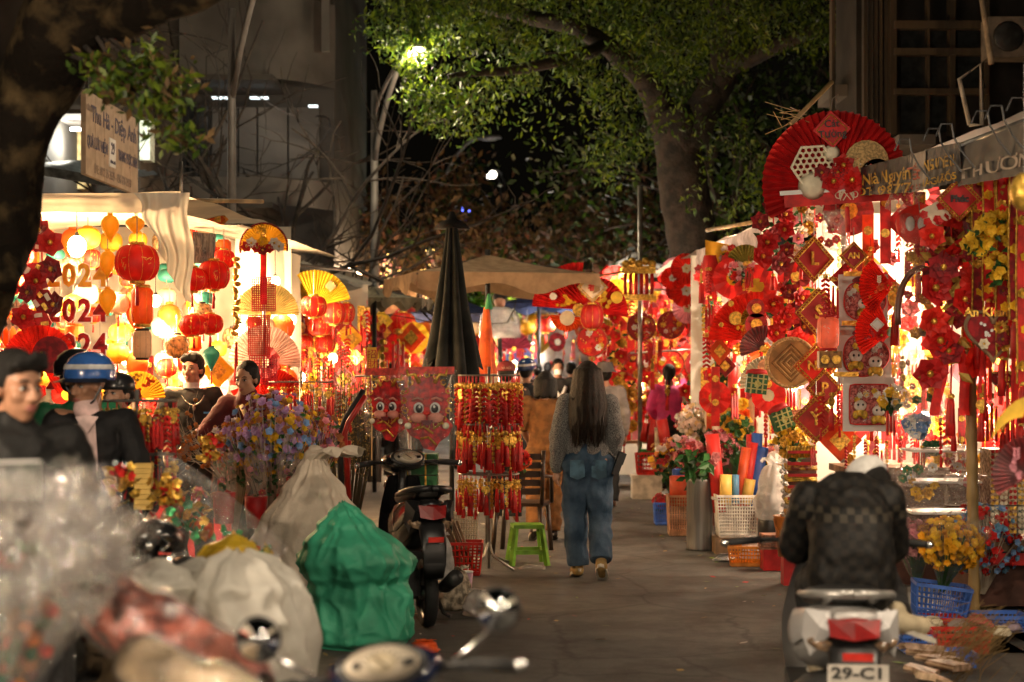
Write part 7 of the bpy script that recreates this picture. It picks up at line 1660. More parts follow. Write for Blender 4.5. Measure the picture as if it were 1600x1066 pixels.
mb=MB(); [mb.box((x*w_,-.043,0),(.012,.006,w_*.92),ry=.12) for x in (-.28,0,.28)]; [mb.box((0,-.044,x*w_),(w_*.95,.006,.010),ry=.12) for x in (-.25,.02,.28)]; mb.flower((0,-.05,0),w_*.2,7,(0,-1,0),.2,2,0); mb.build('string',M('lime_string2',(.40,.42,.14),.6),t)
t=dup(t,P(1222,655,13.1),.2,'second green cake shaped packet below the woven tray',rot=(0,-.45,.2))
sheet('lattice_cloth','small patterned red cloth below the woven tray','cloth',[P(1228,640,13.6),P(1266,640,13.6),P(1266,690,13.6),P(1228,690,13.6)],M('pattern_red',(.50,.08,.03),.6,var=.6,vs=40,c2=(.7,.45,.25)),0,6,6,3,.01)
for k,(x,y,w_,c) in enumerate(((1240,690,60,5),(1226,664,34,3),(1218,645,22,3))):
    bouquet('spray of yellow blossoms %s'%('below the green cake packets','left of the lowest diamond sign','by the second green packet')[k],P(x,y+40,13.3+.1*k),m_(40,13),m_(w_*.5,13),[yelf,gold],60,fl=.035)
orf=fan('large orange red fan with gold prints left of the red velvet fan',P(1183,532,15.6),m_(76,15.6),82,180,16,bred,[('blossoms',-.35,.35,.16,yelf),('disc',-.45,.45,.14,gold),('blossoms',-.25,.12,.15,orang),('flower',-.12,.10,.14,gold),('disc',-.55,.75,.06,gold),('disc',-.75,.32,.05,gold)])
fan('small gold fan leaning on the large orange fan',P(1182,500,15.2),m_(24,15.2),70,200,12,gold,[])
mb=MB(); t=thing('round_badges','dark red double medallion hanging by the small gold fan','medallion',P(1182,482,15.0))
for z,r in ((.0,.085),(-.14,.10)): mb=MB(); mb.disc((0,0,z),r,18,.02); m=mb.build('medal',dred,t); mb=MB(); mb.disc((0,-.006,z),r*.5,14,-.01); mb.build('medal_centre',gold,m)
t=thing('yellow_pennant','yellow cloth pennant with red drums hung at the lilac lit cloth','pennant',P(1122,375,17)); mb=MB(); mb.grid(lambda u,v:((u-.5)*m_(40,17),.02*math.sin(u*9),-m_(62,17)*v-.05*u),8,8); mb.build('cloth',M('pennant_yellow',(.75,.42,.03),.7,trans=.3),t)
for s in (-1,1): mb=MB(); mb.lathe([(.06,.0),(.085,.1),(.085,.26),(.06,.36)],12,c=(s*.09,-.08,-.52)); mb.build('drum',redp,t)
fan('green gold hanging fan piece above the orange fan',P(1165,412,15.9),m_(30,15.9),20,160,12,M('olive_gold',(.35,.30,.06),.6),[])
bouquet('pink blossom bunch under the lilac lit cloth',P(1160,450,16.4),.2,.16,[pinkf,pale,red],60,fl=.035)
bouquet('red and pink blossom bunch beside the yellow pennant',P(1148,432,17.0),.2,.15,[redp,pale],50,fl=.035)
cello('clear packed red lantern under the right side of the big fan',P(1306,360,12.6),m_(42,12.6),m_(64,12.6),contents=5,mats=[redp,red],bulge=.09)
# greeting diamonds: the word falls down the column
for k,(x,y,s,w_,d,rz,mt,lab) in enumerate(((1272,405,37,'L',12.9,.35,None,'top diamond sign with letter L half hidden by the clear packet'),(1334,400,23,'AN',12.5,0,None,'small dark red diamond sign reading AN'),(1279,489,40,'S',12.8,.25,None,'dark red diamond sign reading S'),(1288,478,26,'8',12.95,.9,None,'diamond sign with numeral 8 behind the S sign'),(1276,572,37,'NH',12.7,.1,bred,'orange red diamond sign reading NH'),(1288,607,31,'P',12.6,.2,None,'dark red diamond sign reading P beside the red tassels'),(1275,655,38,'Ý',12.5,.0,M('sign_bright',(.52,.03,.015),.5,trans=.15),'lowest diamond sign reading Y with accent'),(1312,545,16,'',13.1,1.0,None,'small plain diamond sign edge on between the tassels'))):
    diamond(lab,P(x,y,d),m_(s,d),w_,mt,rz,lm=gold,sz=.78 if len(w_)==1 else .55)
# hanging strings in the middle
for k,(x,y,L,c,lab) in enumerate(((1290,425,80,cf,'upper string of red firecrackers before the diamond signs'),(1302,430,96,cw,'pair of long red tassels right of the firecracker string'),(1283,610,76,cf,'lower string of orange firecrackers before the diamond signs'),(1300,612,80,ct,'golden knot tassel right of the lower firecrackers'),(1270,690,60,cw,'red tassel hanging from the lowest diamond sign'),(1312,600,82,cf,'string of orange firecrackers at the edge of the paper cuts'),(1296,520,60,ct,'tassel under the small gold lantern'))):
    dup(c,P(x,y-10,12.15+.05*k),.2*k,lab,'red strings before the diamond signs',scale=m_(L,12.2)/.40)
lantern('red and white hexagonal paper lantern in the middle of the tassels',P(1294,520,12.2),m_(18,12.2),m_(48,12.2),M('lantern_painted_glow',(.80,.16,.08),.5,trans=.4,emit=.25,ecol=(1,.2,.08)),'drum',4,pm=cream,cap_m=redp)  # weak emission in the shade stands in for bulb light through the paper
t=thing('box_lantern','small dark gold box ornament under the hexagonal lantern','ornament',P(1296,562,12.2)); mb=MB(); mb.box((0,0,0),(.16,.1,.12)); mb.build('casing',M('dark_gold',(.20,.10,.03),.5,.4,var=.5,vs=30),t)
for s in (-1,1): mb=MB(); mb.disc((s*.04,-.051,0),.032,12,-.008); mb.build('ring',gold,t)
# paper cut apples on white cards
def applecut(label,px,py,d,rpx,shape,seed):
    r=m_(rpx,d); t=thing('paper_cut',label,'paper cut',P(px,py,d)); rs=random.Random(seed)
    mb=MB(); mb.box((0,.03,0),(r*2.35,.012,r*2.5)); mb.build('backing_card',M('card_white',(.66,.62,.58),.6,var=.05),t)
    pts=[]
    for k in range(40):
        a=2*PI*k/40
        if shape=='apple': q=1-.12*math.exp(-((a-PI/2)/.35)**2)+.05*math.cos(3*a); pts.append((r*q*math.cos(a),0,r*.92*q*math.sin(a)))
        else: q=min(1/max(abs(math.cos(a)),abs(math.sin(a))),1.35); pts.append((r*q*.9*math.cos(a),0,r*.92*q*math.sin(a)))
    pm=M('cut_red',(.30,.012,.02),.55,var=.5,vs=45,c2=(.50,.14,.12)); mb=MB(); mb.poly(pts,.012); mb.build('cut_sheet',pm,t)
    mb=MB(); mb.tube([(x,-.004,z) for x,_,z in pts]+[(pts[0][0],-.004,pts[0][2])],r*.03,4,False); mb.build('border',redp,t)
    if shape=='apple':
        for s in (-1,1): mb=MB(); mb.poly([(s*r*(.30+.28*math.cos(a)),-.004,r*(1.0+.14*math.sin(a)+.06*s*math.cos(a))) for a in [k*PI/6 for k in range(12)]],-.006); mb.build('paper_leaf',M('cut_brown',(.15,.02,.03),.6),t)
    wm=M('cut_white',(.62,.58,.52),.6); gm=M('cut_gold',(.55,.36,.04),.5,.2,var=.4,vs=30)
    n=2 if seed%2 else 1
    for k in range(n):
        cx=(k-.5*(n-1))*r*.85; cz=-r*.15+(.0 if n==1 else (-.15*r if k else .1*r))
        mb=MB(); mb.ball((cx,-.012,cz),(r*.30,.02,r*.26),12,8); mb.build('cut_face',wm,t)
        for s in (-1,1): mb=MB(); mb.ball((cx+s*r*.11,-.03,cz+r*.04),(r*.055,.006,r*.06),8,5); mb.build('cut_eye',black,t); mb=MB(); mb.ball((cx+s*r*.2,-.01,cz-r*.42),(r*.15,.02,r*.2),8,6); mb.build('cut_paw',gm,t)
        mb=MB(); mb.ball((cx,-.01,cz-r*.34),(r*.22,.02,r*.2),10,6); mb.build('cut_body',gm,t)
    for k in range(8): mb=MB(); a=rs.uniform(.3,2.8); q=rs.uniform(.45,.78)*r; mb.flower((q*math.cos(a),-.012,q*math.sin(a)),r*.16,6,(0,-1,0),.2,2,a); mb.build('cut_flower',gm if k%2 else wm,t)
    mb=MB()
    for k in range(40):
        a=rs.uniform(0,2*PI); q=rs.uniform(.35,.86)*r; c=Vector((q*math.cos(a),-.004,q*math.sin(a))); b=rs.uniform(0,PI); mb.tube([c,c+Vector((math.cos(b),0,math.sin(b)))*r*.09,c+Vector((math.cos(b+1),0,math.sin(b+1)))*r*.12],r*.014,3,False)
    mb.build('scrolls',wm,t)['kind']='stuff'; return t
applecut('top apple shaped red paper cut half behind the small fan',1350,470,12.4,33,'apple',2); applecut('middle apple shaped red paper cut with two white tigers',1352,555,12.4,36,'apple',1); applecut('square red paper cut with two white tigers',1358,632,12.35,34,'square',3)
for k,(x,y) in enumerate(((1338,428),(1335,505),(1322,585))): mb=MB(); mb.box((0,0,0),(.18,.01,.035)); tag(mb.build('price_strip',gold,loc=P(x,y,12.3)),'narrow gold strip clipped over the %s paper cut'%('top','middle','square')[k],'strip')
# pleated fans in front of them
for x,y,r,a0,a1,lab,orn in ((1396,448,54,128,232,'upper bright red open fan with white leaf spray',[('leaf',-.45,.10,.18,cream),('blossoms',-.45,-.12,.18,orang),('flower',-.2,.02,.16,bred)]),(1392,520,56,112,218,'lower bright red open fan with white card and green gift',[('diamond',-.42,.22,.20,white),('flower',-.30,-.08,.20,red),('blossoms',-.55,-.05,.16,redp),('cake',.05,.0,.15,M('mint_check',(.30,.50,.38),.6))])):
    fan(lab,P(x,y,11.9),m_(r,11.9),a0,a1,17,bred,orn,depth=.02)
for k,(x,y,L,c,lab) in enumerate(((1400,430,110,ct,'long orange tassel between the two open fans'),(1410,545,70,ct,'white and red diamond tassel below the lower open fan'),(1392,600,90,cw,'red tassel string at the right of the square paper cut'),(1418,370,70,cw,'red paper strip right of the upper open fan'))): dup(c,P(x,y,11.8),.3*k,lab,scale=m_(L,11.8)/.36)
bouquet('yellow and white blossom bunch beside the square paper cut',P(1392,655,11.7),.16,.11,[yelf,white],46,fl=.032)
# packed ornaments in clear bags
cl=[('round drum packet with three white characters in clear film',1440,380,62,92,11.3,[redp,gold]),('clear packed basket ornament with dark brown rim',1438,485,66,110,11.4,[wood,redp,gold]),('clear packed red flower basket below the brown rimmed one',1452,605,70,110,11.1,[dred,yelf,leafg]),('clear packed mixed flower ornament left of the long garland',1415,600,40,120,11.6,[redp,yelf,pale]),('crumpled clear bag at the top beside the banner',1415,305,50,60,11.4,[redp]),('clear packed gold ornament at the right behind the garland',1500,470,50,120,11.6,[gold,red,pale]),('clear packed red ornament under the roof at the right',1560,330,52,70,10.9,[redp,white])]
for lab,x,y,w_,h_,d,mt in cl: cello(lab,P(x,y,d),m_(w_,d),m_(h_,d),contents=6,mats=mt,bulge=.10,rz=rnd.uniform(-.3,.3),rot=(0,rnd.uniform(-.35,.35),rnd.uniform(-.3,.3)))
t=thing('basket_handle','dark brown loop handle inside the clear packed basket','handle',P(1445,490,11.35)); mb=MB(); mb.tube([(.16*math.cos(a)-.02,0,.30*math.sin(a)) for a in [1.2+k*.2 for k in range(12)]],.022,8); mb.build('loop',M('brown_wood',(.14,.05,.03),.4),t)
t=thing('drum_charm','red drum panel with three white characters inside the round packet','ornament',P(1440,350,11.3)); mb=MB(); mb.lathe([(.16,0),(.17,.02),(.16,.03)],18,axis='Y',sy=.8); mb.build('panel',bred,t)
for k in range(3): mb=MB(); mb.ball((-.08+.08*k,-.02,.0),(.032,.01,.05),8,6); mb.build('character',white,t)
# the long red garland in the middle right, with its diamond
d=10.9
g=garland('long thick garland of red roses and ribbons with a red diamond on top',P(1487,330,d),m_(290,d),m_(72,d),[red,dred,bred,redp],16,ribbon=True,tass=True)
dq=diamond('red diamond plaque with black brush mark at the head of the long garland',P(1499,311,10.75),m_(36,10.75),'Phúc',redp,lm=black,sz=.40)
for s,x in ((-1,1462),(1,1535)):
    mb=MB(); mb.box((0,0,0),(m_(38,d),.02,m_(34,d)),ry=s*.5); o=mb.build('card_leaf',cream,loc=P(x,335,10.85)); tag(o,'cream paper card %s of the red diamond plaque'%('left' if s<0 else 'right'),'card')
    mb=MB(); [mb.flower((rnd.gauss(0,.04),-.02,rnd.gauss(0,.04)),.03,5,(0,-1,0),.3,1,k) for k in range(5)]; mb.build('printed_flowers',redp,o,(0,0,0))['kind']='stuff'
for k,(x,y,h,w_,d,mt,lab) in enumerate(((1470,345,110,44,11.2,[dred,dred],'dark red rose garland left of the red diamond plaque'),(1540,262,330,26,10.6,[redp,dred],'long narrow velvet garland with gold edging'),(1575,270,330,30,10.3,[red,dred,bred],'red garland near the right edge with yellow flowers'),(1600,300,300,36,10.1,[bred,gold,red],'red and gold garland at the right edge'),(1522,280,150,30,10.9,[dred,gold],'short dark garland with gold flowers behind the narrow one'),(1556,300,200,30,11.2,[dred,redp],'dark red garland in the second row at the right'))):
    garland(lab,P(x,y,d),m_(h,d),m_(w_,d),mt,12,leafy=(k%2==0),tass=True)
for k,(x,y) in enumerate(((1582,345),(1592,370),(1548,350),(1530,380),(1562,420))): bouquet('cluster of yellow blossoms pinned to the right garlands, %s from the top'%ORD[(0,2,1,3,4)[k]],P(x,y+18,10.15),.08,.09,[yelf],28,fl=.035,group='yellow blossom clusters')
for k,(x,y0,y1,d,mt) in enumerate(((1528,262,520,10.75,dred),(1545,250,470,10.5,red),(1566,240,560,10.3,redp),(1586,235,500,10.0,dred),(1598,260,600,9.9,red),(1436,300,420,11.5,redp),(1512,330,560,11.2,red))):
    t=thing('velvet_strip','long hanging strip with golden scrolls in the right stall, %s from the banner end'%ORD[(1,2,4,5,6,0,3)[k]],'hanging strip',P(x,y0,d)); H=m_(y1-y0,d); mb=MB(); mb.grid(lambda u,v:((u-.5)*.075,.012*math.sin(v*8+k),-H*v),3,14); mb.build('strip_cloth',mt,t)
    mb=MB(); [mb.tube([(s*.036,-.006+.012*math.sin(q/13*8+k),-H*q/13) for q in range(14)],.006,4) for s in (-1,1)]; mb.build('gold_edge',gold,t)
    for q in range(6): mb=MB(); mb.flower((.01*(-1)**q,-.02,-H*(q+.5)/6),.034,6,(0,-1,0),.3,2,q); mb.build('scroll',gold if (q+k)%2 else yelf,t)
    mb=MB(); tas(mb,(0,0,-H),.22,.022); mb.build('tassel',[red,gold],t)
t=thing('heart_plaque','dark red heart shaped plaque with gold sun and lettering at the right','plaque',P(1552,520,10.3)); r=m_(44,10.3)
mb=MB(); mb.poly([(r*.062*16*math.sin(a)**3,0,r*.062*(13*math.cos(a)-5*math.cos(2*a)-2*math.cos(3*a)-math.cos(4*a))) for a in [k*2*PI/44 for k in range(44)]],.03); mb.build('heart',dred,t)
mb=MB(); mb.tube([(r*.062*16*math.sin(a)**3,-.006,r*.062*(13*math.cos(a)-5*math.cos(2*a)-2*math.cos(3*a)-math.cos(4*a))) for a in [k*2*PI/44 for k in range(45)]],.012,5,False); mb.build('rim',wood,t)
mb=MB(); mb.flower((.04,-.02,.03),r*.28,12,(0,-1,0),.1,2,0,mid=1); mb.build('sun',[gold,redp],t); text('An Khang',.075,gold,t,(-.03,-.012,r*.72),ext=.004,bold=.002); ornament(t,r,'flower',-.4,-.4,.22,cream); ornament(t,r,'flower',.35,-.5,.2,gold); ornament(t,r,'blossoms',-.3,.0,.2,white)
dup(t,P(1568,595,10.6),-.1,'small dark red round plaque below the heart shaped plaque',scale=.45)
fan('maroon fan with pink print and yellow ribbon at the right edge',P(1612,742,7.6),m_(62,7.6),60,210,20,dred,[('leaf',-.45,.4,.25,pinkf),('blossoms',-.5,.2,.2,pinkf),('leaf',-.1,.6,.2,pinkf)]); mb=MB(); mb.grid(lambda u,v:(-.02-.14*v+.03*u,-.05,.28-.10*v*v+(u-.5)*.09),6,6); tag(mb.build('yellow_ribbon',yell,loc=P(1600,735,7.5)),'yellow ribbon end on the maroon fan at the right edge','ribbon')
t=thing('gold_ball','gold round bauble hanging at the upper right corner','bauble',P(1602,300,6.6)); mb=MB(); mb.ball((0,0,0),(.06,.06,.075),14,10); mb.build('shell',gold,t); mb=MB(); mb.tube([(0,0,.06),(0,0,.5)],.003,4); mb.build('cord',wire,t)
for k,(x,y,L,c,d) in enumerate(((1534,600,90,ct,10.6),(1550,600,100,cw,10.8),(1596,620,90,ct,10.4),(1470,640,70,cf,11.2),(1490,645,60,ct,11.2),(1567,640,70,ct,10.9),(1582,610,100,cw,11),(1440,690,44,cw,11.4))): dup(c,P(x,y,d),k*.4,'wide red silk tassel in the right stall, %s in its row'%ORD[k],'wide red tassels in the right stall',scale=m_(L,d)/.36)
for i in range(0):   # strings of wares at the back of the nearest stall
    x=rnd.uniform(1320,1600); y=rnd.uniform(300,640); d=rnd.uniform(12.4,13.6)
    hang(rnd.choice(PROTOS),P(x,y,d),rnd.random()*3,' at the back of the nearest right stall',' at the back of the nearest right stall',scale=rnd.uniform(.8,1.4))
for k,(x,y,d) in enumerate(((1335,700,12.2),(1352,704,12.2),(1370,700,12.3),(1386,708,12.2),(1408,700,12.1),(1444,700,11.9),(1462,706,11.9),(1490,704,11.9),(1322,712,12.3),(1500,712,11.8))): dup(cf if k%3 else cc_,P(x,y-28,d),k,'orange red firecracker bundle with golden top in the low row, %s from the left'%ORD[(1,2,3,4,5,6,7,8,0,9)[k]],'firecracker bundles in the low row',scale=m_(58,d)/.42)
bouquet('tuft of blue and white tinsel above the packed trays',P(1432,678,11.6),.06,.09,[bluf,white],60,fl=.04,leaf_=False); bouquet('tuft of dark green tinsel above the packed trays',P(1456,712,11.6),.05,.06,[M('tinsel_dark',(.01,.10,.03),.4)],44,fl=.03,leaf_=False)
# the round plaques and the far right stalls
for k,(x,y,r,d) in enumerate(((1002,511,22,21.5),(1048,508,21,21.5),(1092,503,21,21.5),(997,569,22,22.2),(1047,568,22,22.2),(1092,570,22,22.2))):
    plaque('round red plaque with gold flowers, %s one in the %s row of six'%(('left','middle','right')[k%3],'upper' if k<3 else 'lower'),P(x,y,d),m_(r,d),0,'round plaques',k,base=bred if k==4 else None)
bt=fan('right wing of the red butterfly shaped fan pair with cream diamond',P(925,488,19.2),m_(56,19.2),0,150,22,M('fan_scarlet',(.66,.02,.02),.55,trans=.25),[('blossoms',-.2,.5,.2,yelf),('blossoms',.3,.42,.22,yelf),('disc',.62,.5,.17,yell),('blossoms',.1,.25,.16,gold),('disc',-.0,.02,.3,redp),('blossoms',-.6,.2,.14,yelf)],rot=(0,R(8),0))
fan('left wing of the red butterfly shaped fan pair',P(905,484,19.3),m_(74,19.3),85,176,16,MATS['fan_scarlet'],[('disc',-.55,.28,.08,white),('blossoms',-.3,.2,.12,yelf)])
diamond('cream diamond with red character on the butterfly fan',P(926,449,18.95),m_(25,18.95),'春',M('cream_sign',(.62,.50,.36),.6),lm=redp)
plaque('red and gold flower wreath below the butterfly fan',P(925,533,19.0),m_(24,19),0,None,21,base=red)
lantern('dark red ball hanging under the butterfly fan',P(925,495,19),m_(19,19),m_(38,19),redp,'round',10,print_=False)
fan('orange and white small fan behind the left wing of the butterfly fan',P(886,492,19.8),m_(26,19.8),180,350,14,orang,[('disc',0,-.2,.45,cream)])
t=thing('firecracker_rack','standing row of red tubes with gold tops and bottoms left of the red fan cluster','ornament',P(998,440,20.5))
for k in range(6): mb=MB(); mb.tube([(-.16+.064*k,0,-.16),(-.16+.064*k,0,.10)],.022,8); mb.build('tube',red,t)
mb=MB(); mb.box((0,0,.14),(.40,.10,.09)); [mb.ball((-.16+.08*k,-.03,.21+.03*(k%2)),.05,7,5) for k in range(5)]; mb.build('gold_top',gold,t); mb=MB(); mb.box((0,0,-.19),(.42,.10,.07)); mb.build('gold_base',gold,t)
for k,(x,y,r,mt) in enumerate(((1072,420,24,bred),(1050,435,18,bred),(1092,433,18,red),(1072,455,26,bred),(1074,482,24,pinkf),(1055,455,15,redp))): fan('red paper rosette, %s of the rosette cluster above the round plaques'%('top','upper left','upper right','middle','lowest pink','small dark left')[k],P(x,y,20.8+.06*k),m_(r,20.8),0,350,18,mt,[('flower',.0,.0,.35,white if k%2 else cream)],group='rosettes above the round plaques')
for i in range(60):
    x=rnd.uniform(945,1120); y=rnd.uniform(440,610); d=rnd.uniform(20.8,23.6)
    farcharm(rnd.choice(PROTOS),P(x,y,d),rnd.random()*3,rnd.uniform(.7,1.3))
for i in range(0):
    x=rnd.uniform(1100,1290); y=rnd.uniform(400,620); d=rnd.uniform(15.2,18.5)
    hang(rnd.choice(PROTOS),P(x,y,d),rnd.random()*3,' at the back of the middle right stall',' at the back of the middle right stall',scale=rnd.uniform(.8,1.3))
for k,(x,y,d,mt) in enumerate(((960,560,21,redp),(955,620,20.5,red),(950,500,20.6,red),(975,640,21.5,gold),(985,610,22,bred),(1010,625,22,red),(1085,625,21,gold),(1140,520,17.5,gold),(1122,600,17.6,leafg))):
    garland('garland of small flowers in the far right stalls, %s from the street end'%ORD[k],P(x,y-40,d),m_(80,d),m_(28,d),[mt,gold,red],7,group='garlands of the far right stalls')
t=thing('tinsel_strip','dark green tinsel strip with red dots right of the round plaques','tinsel',P(1112,470,18.6)); mb=MB()
for k in range(90): mb.k=0 if k%5 else 1; mb.flower((rnd.gauss(0,.06)+.10*(k/90),rnd.gauss(0,.04),-1.05*k/90),.05,5,rv(),.3,1,k)
mb.build('tinsel',[MATS['tinsel_dark'],red],t)['kind']='stuff'
t2=dup(t,P(1135,560,18.2),1,'second dark green tinsel strip beside the tall red roll',scale=.7)
# goods on the ground at the right
def roll(label,p,r,L,mat,tilt=0,tx=0,group=None):
    t=thing('paper_roll',label,'paper roll',p,rot=(tx,tilt,0),group=group); mb=MB(); mb.lathe([(r,0),(r,L),(r*.8,L),(r*.78,.05)],16); mb.build('sheet',mat,t); return t
pr_=lambda n,c:M('roll_'+n,c,.5,var=.12)
rr_,rb_,ry_,ro_,rl_=pr_('red',(.50,.02,.015)),pr_('blue',(.02,.08,.35)),pr_('yellow',(.75,.48,.10)),pr_('orange',(.62,.08,.02)),pr_('lightblue',(.08,.24,.42))
basket('white perforated plastic basket holding coloured paper rolls',GP(1152,14.9,.14),m_(70,14.9),.30,m_(64,14.9),M('basket_white',(.66,.62,.55),.45),rows=12,nx=16,handles=True)
t=thing('low_crate','dark wooden crate carrying the white perforated basket','crate',GP(1152,14.9)); mb=MB(); mb.box((0,0,.07),(.42,.34,.14)); mb.build('crate_body',wood,t)
for k,(x,y0,y1,r,mt,tl,lab) in enumerate(((1134,788,742,9.5,ry_,.0,'short yellow paper roll at the left of the white basket'),(1149,788,742,6,rl_,0,'short light blue paper roll in the white basket'),(1165,788,748,9,ry_,.18,'short yellow paper roll leaning right in the white basket'),(1152,790,698,8,ro_,.16,'orange red paper roll in the white basket'),(1163,790,690,8,rr_,.14,'red paper roll in the middle of the white basket'),(1172,790,696,11,rb_,.2,'wide blue paper roll in the white basket'),(1178,780,676,9,rb_,.05,'tall blue paper roll at the back of the white basket'),(1171,780,678,7,rr_,.02,'tall red paper roll at the back of the white basket'))):
    roll(lab,P(x,y0,14.85+.03*k),m_(r,14.9),m_(y0-y1,14.9),mt,tl)
roll('tall dark red paper roll beside the steel bin',P(1125,800,15.0),m_(11,15),m_(122,15),rr_,-.10)
t=thing('orange_bag','small orange bag tied to the white perforated basket','bag',P(1190,800,14.7)); mb=MB(); mb.ball((0,0,0),(.035,.03,.06),8,6); mb.ball((0,0,-.06),(.04,.035,.05),8,6); mb.build('bag_body',orang,t)
t=thing('steel_bin','tall grey steel tube bin holding dark green rose stems','bin',GP(1093,15.1)); mb=MB(); mb.lathe([(.118,0),(.118,.02),(.115,.03),(.115,.60),(.122,.61),(.122,.63),(.108,.63),(.108,.1)],24); mb.build('tube',steel,t)
bouquet('dark red roses with large green leaves in the steel bin',GP(1093,15.1,.42),.42,.21,[dred,M('rose_pink',(.50,.16,.16),.6,trans=.2),MATS['rose_pink']],54,fl=.05)
t=thing('rose_leaves','big dark green leaves hanging over the steel bin','leaves',P(1090,735,14.9)); mb=MB()
for k in range(26): mb.leaf((rnd.gauss(0,.06),rnd.gauss(0,.03),rnd.uniform(0,.16)),(rnd.gauss(0,.6),-.5,rnd.gauss(-.3,.5)),.15,.035)
mb.build('leaves',leafg,t)['kind']='stuff'
basket('peach coloured slatted basket left of the steel bin',GP(1062,16.4),m_(38,16.4),.24,m_(62,16.4),M('basket_peach',(.62,.36,.22),.5),rows=11,nx=9)
roll('short wide orange paper roll in the peach basket',P(1063,790,16.4),m_(17,16.4),m_(46,16.4),ro_); roll('blue sheet roll behind the orange roll',P(1062,775,16.6),m_(12,16.6),m_(42,16.6),rb_)
basket('blue plastic basket with red flowers on the road',GP(1034,17.5),m_(24,17.5),.2,m_(34,17.5),M('basket_blue',(.04,.12,.50),.45),rows=5,nx=7); bouquet('red flower tuft in the blue basket',GP(1034,17.5,.1),.14,.09,[redp,dred],40,fl=.035)
bouquet('autumn coloured flower bunch above the blue basket',GP(1048,17.0,.3),.42,.22,[dred,M('autumn_orange',(.60,.25,.08),.7,trans=.2),pale,yelf],110,fl=.038)
bouquet('cream and pink flower bunch over the peach basket',GP(1066,16.9,.45),.36,.17,[pale,pinkf,dred],70,fl=.035)
for k,(x,d,h,r,mts,lab) in enumerate(((1120,16.4,.85,.2,[dred,leafg,pinkf],'bushy red and green flower bunch behind the white basket'),(1150,17.0,1.0,.2,[leafg,yelf],'leafy green bunch with yellow flowers around the yellow pot'),(1206,16.2,.75,.20,[pale,yelf,MATS['rose_pink']],'pale pink and yellow flower bunch right of the rolls'))):
    bouquet(lab,GP(x,d,.3),h-.3,r,mts,90,fl=.04)
bouquet('tall frothy cream flower mass left of the tall red roll',P(1100,700,17.8),.30,.26,[M('cream_petals',(.72,.55,.32),.7,trans=.3),pale],240,fl=.03,leaf_=False); bouquet('silver tinsel flower mass beside the woman in pink',P(1078,690,18.3),.22,.16,[M('silver_tinsel',(.62,.58,.54),.35,.5),pale],150,fl=.028,leaf_=False)
bouquet('dark red berry branches beside the woman in pink',P(1080,680,18.6),.24,.12,[dred],110,fl=.02,leaf_=False,balls=True); bouquet('red berry spray before the woman in pink',P(1068,690,19),.18,.11,[redp],80,fl=.02,leaf_=False,balls=True)
roll('very tall red paper roll standing in a yellow pot',P(1145,640,17.2),m_(8,17.2),m_(74,17.2),rr_); t=thing('yellow_pot','square yellow pot with the tall red roll','pot',P(1145,662,17.2)); mb=MB(); mb.lathe([(.11,-.15),(.13,.16),(.12,.16),(.1,-.1)],4); mb.build('pot_wall',yell,t)
for k,(x,y0,y1,r,mt,lab) in enumerate(((1042,705,655,9,rr_,'dark red roll beside the cream rolls near the pink woman'),(1028,712,668,5,cream,'cream roll near the pink woman, left one'),(1036,712,674,5,cream,'cream roll near the pink woman, right one'),(1016,705,655,6,rr_,'red roll below the tote bag'),(1005,690,660,6,bred,'short red roll on the far table'))): roll(lab,P(x,y0,19.5+.1*k),m_(r,19.5),m_(y0-y1,19.5),mt,rnd.uniform(-.2,.2))
t=thing('foam_box','white foam box on the road under the red crate','box',GP(1010,21.0)); mb=MB(); mb.box((0,0,.13),(.36,.3,.26)); mb.build('box_body',M('foam',(.60,.56,.5),.7),t); mb=MB(); mb.box((0,0,.275),(.38,.32,.03)); mb.build('lid',MATS['foam'],t)
basket('red crate standing on the white foam box',GP(1010,21.0,.29),.26,.22,.26,MATS['basket_red'],nx=6); t=thing('gift_box','green and red gift box in the red crate','box',GP(1011,21,.56)); mb=MB(); mb.box((0,0,0),(.2,.16,.09)); b=mb.build('box_body',MATS['box_green'],t); mb=MB(); mb.box((0,-.082,0),(.2,.006,.02)); mb.build('band',redp,b)
t=thing('plastic_stool','blue plastic stool far along the right side','stool',GP(978,26)); mb=MB(); mb.box((0,0,.29),(.27,.27,.03)); sb=M('stool_blue',(.04,.18,.55),.45); mb.build('seat',sb,t)
for a in (-1,1):
    for b in (-1,1): mb=MB(); mb.tube([(a*.11,b*.11,.28),(a*.14,b*.14,0)],.025,4); mb.build('leg',sb,t)
t=thing('market_table','low table of small wares at the far right stall','table',GP(985,23)); mb=MB(); mb.box((0,0,.62),(1.1,.8,.04)); mb.build('table_top',wood,t)
for a in (-1,1): mb=MB(); mb.box((a*.5,0,.3),(.05,.7,.6)); mb.build('leg',wood,t)
for k in range(14): sack('small packed bag on the far right table, %s from the left'%ORD[k],GP(950+6*k,22.8+.1*(k%3),.65),.06,.06,.15,rnd.choice((cream,red,white,pinkf,milky)),60+k,.6,10,16,.2,name='small_bag')
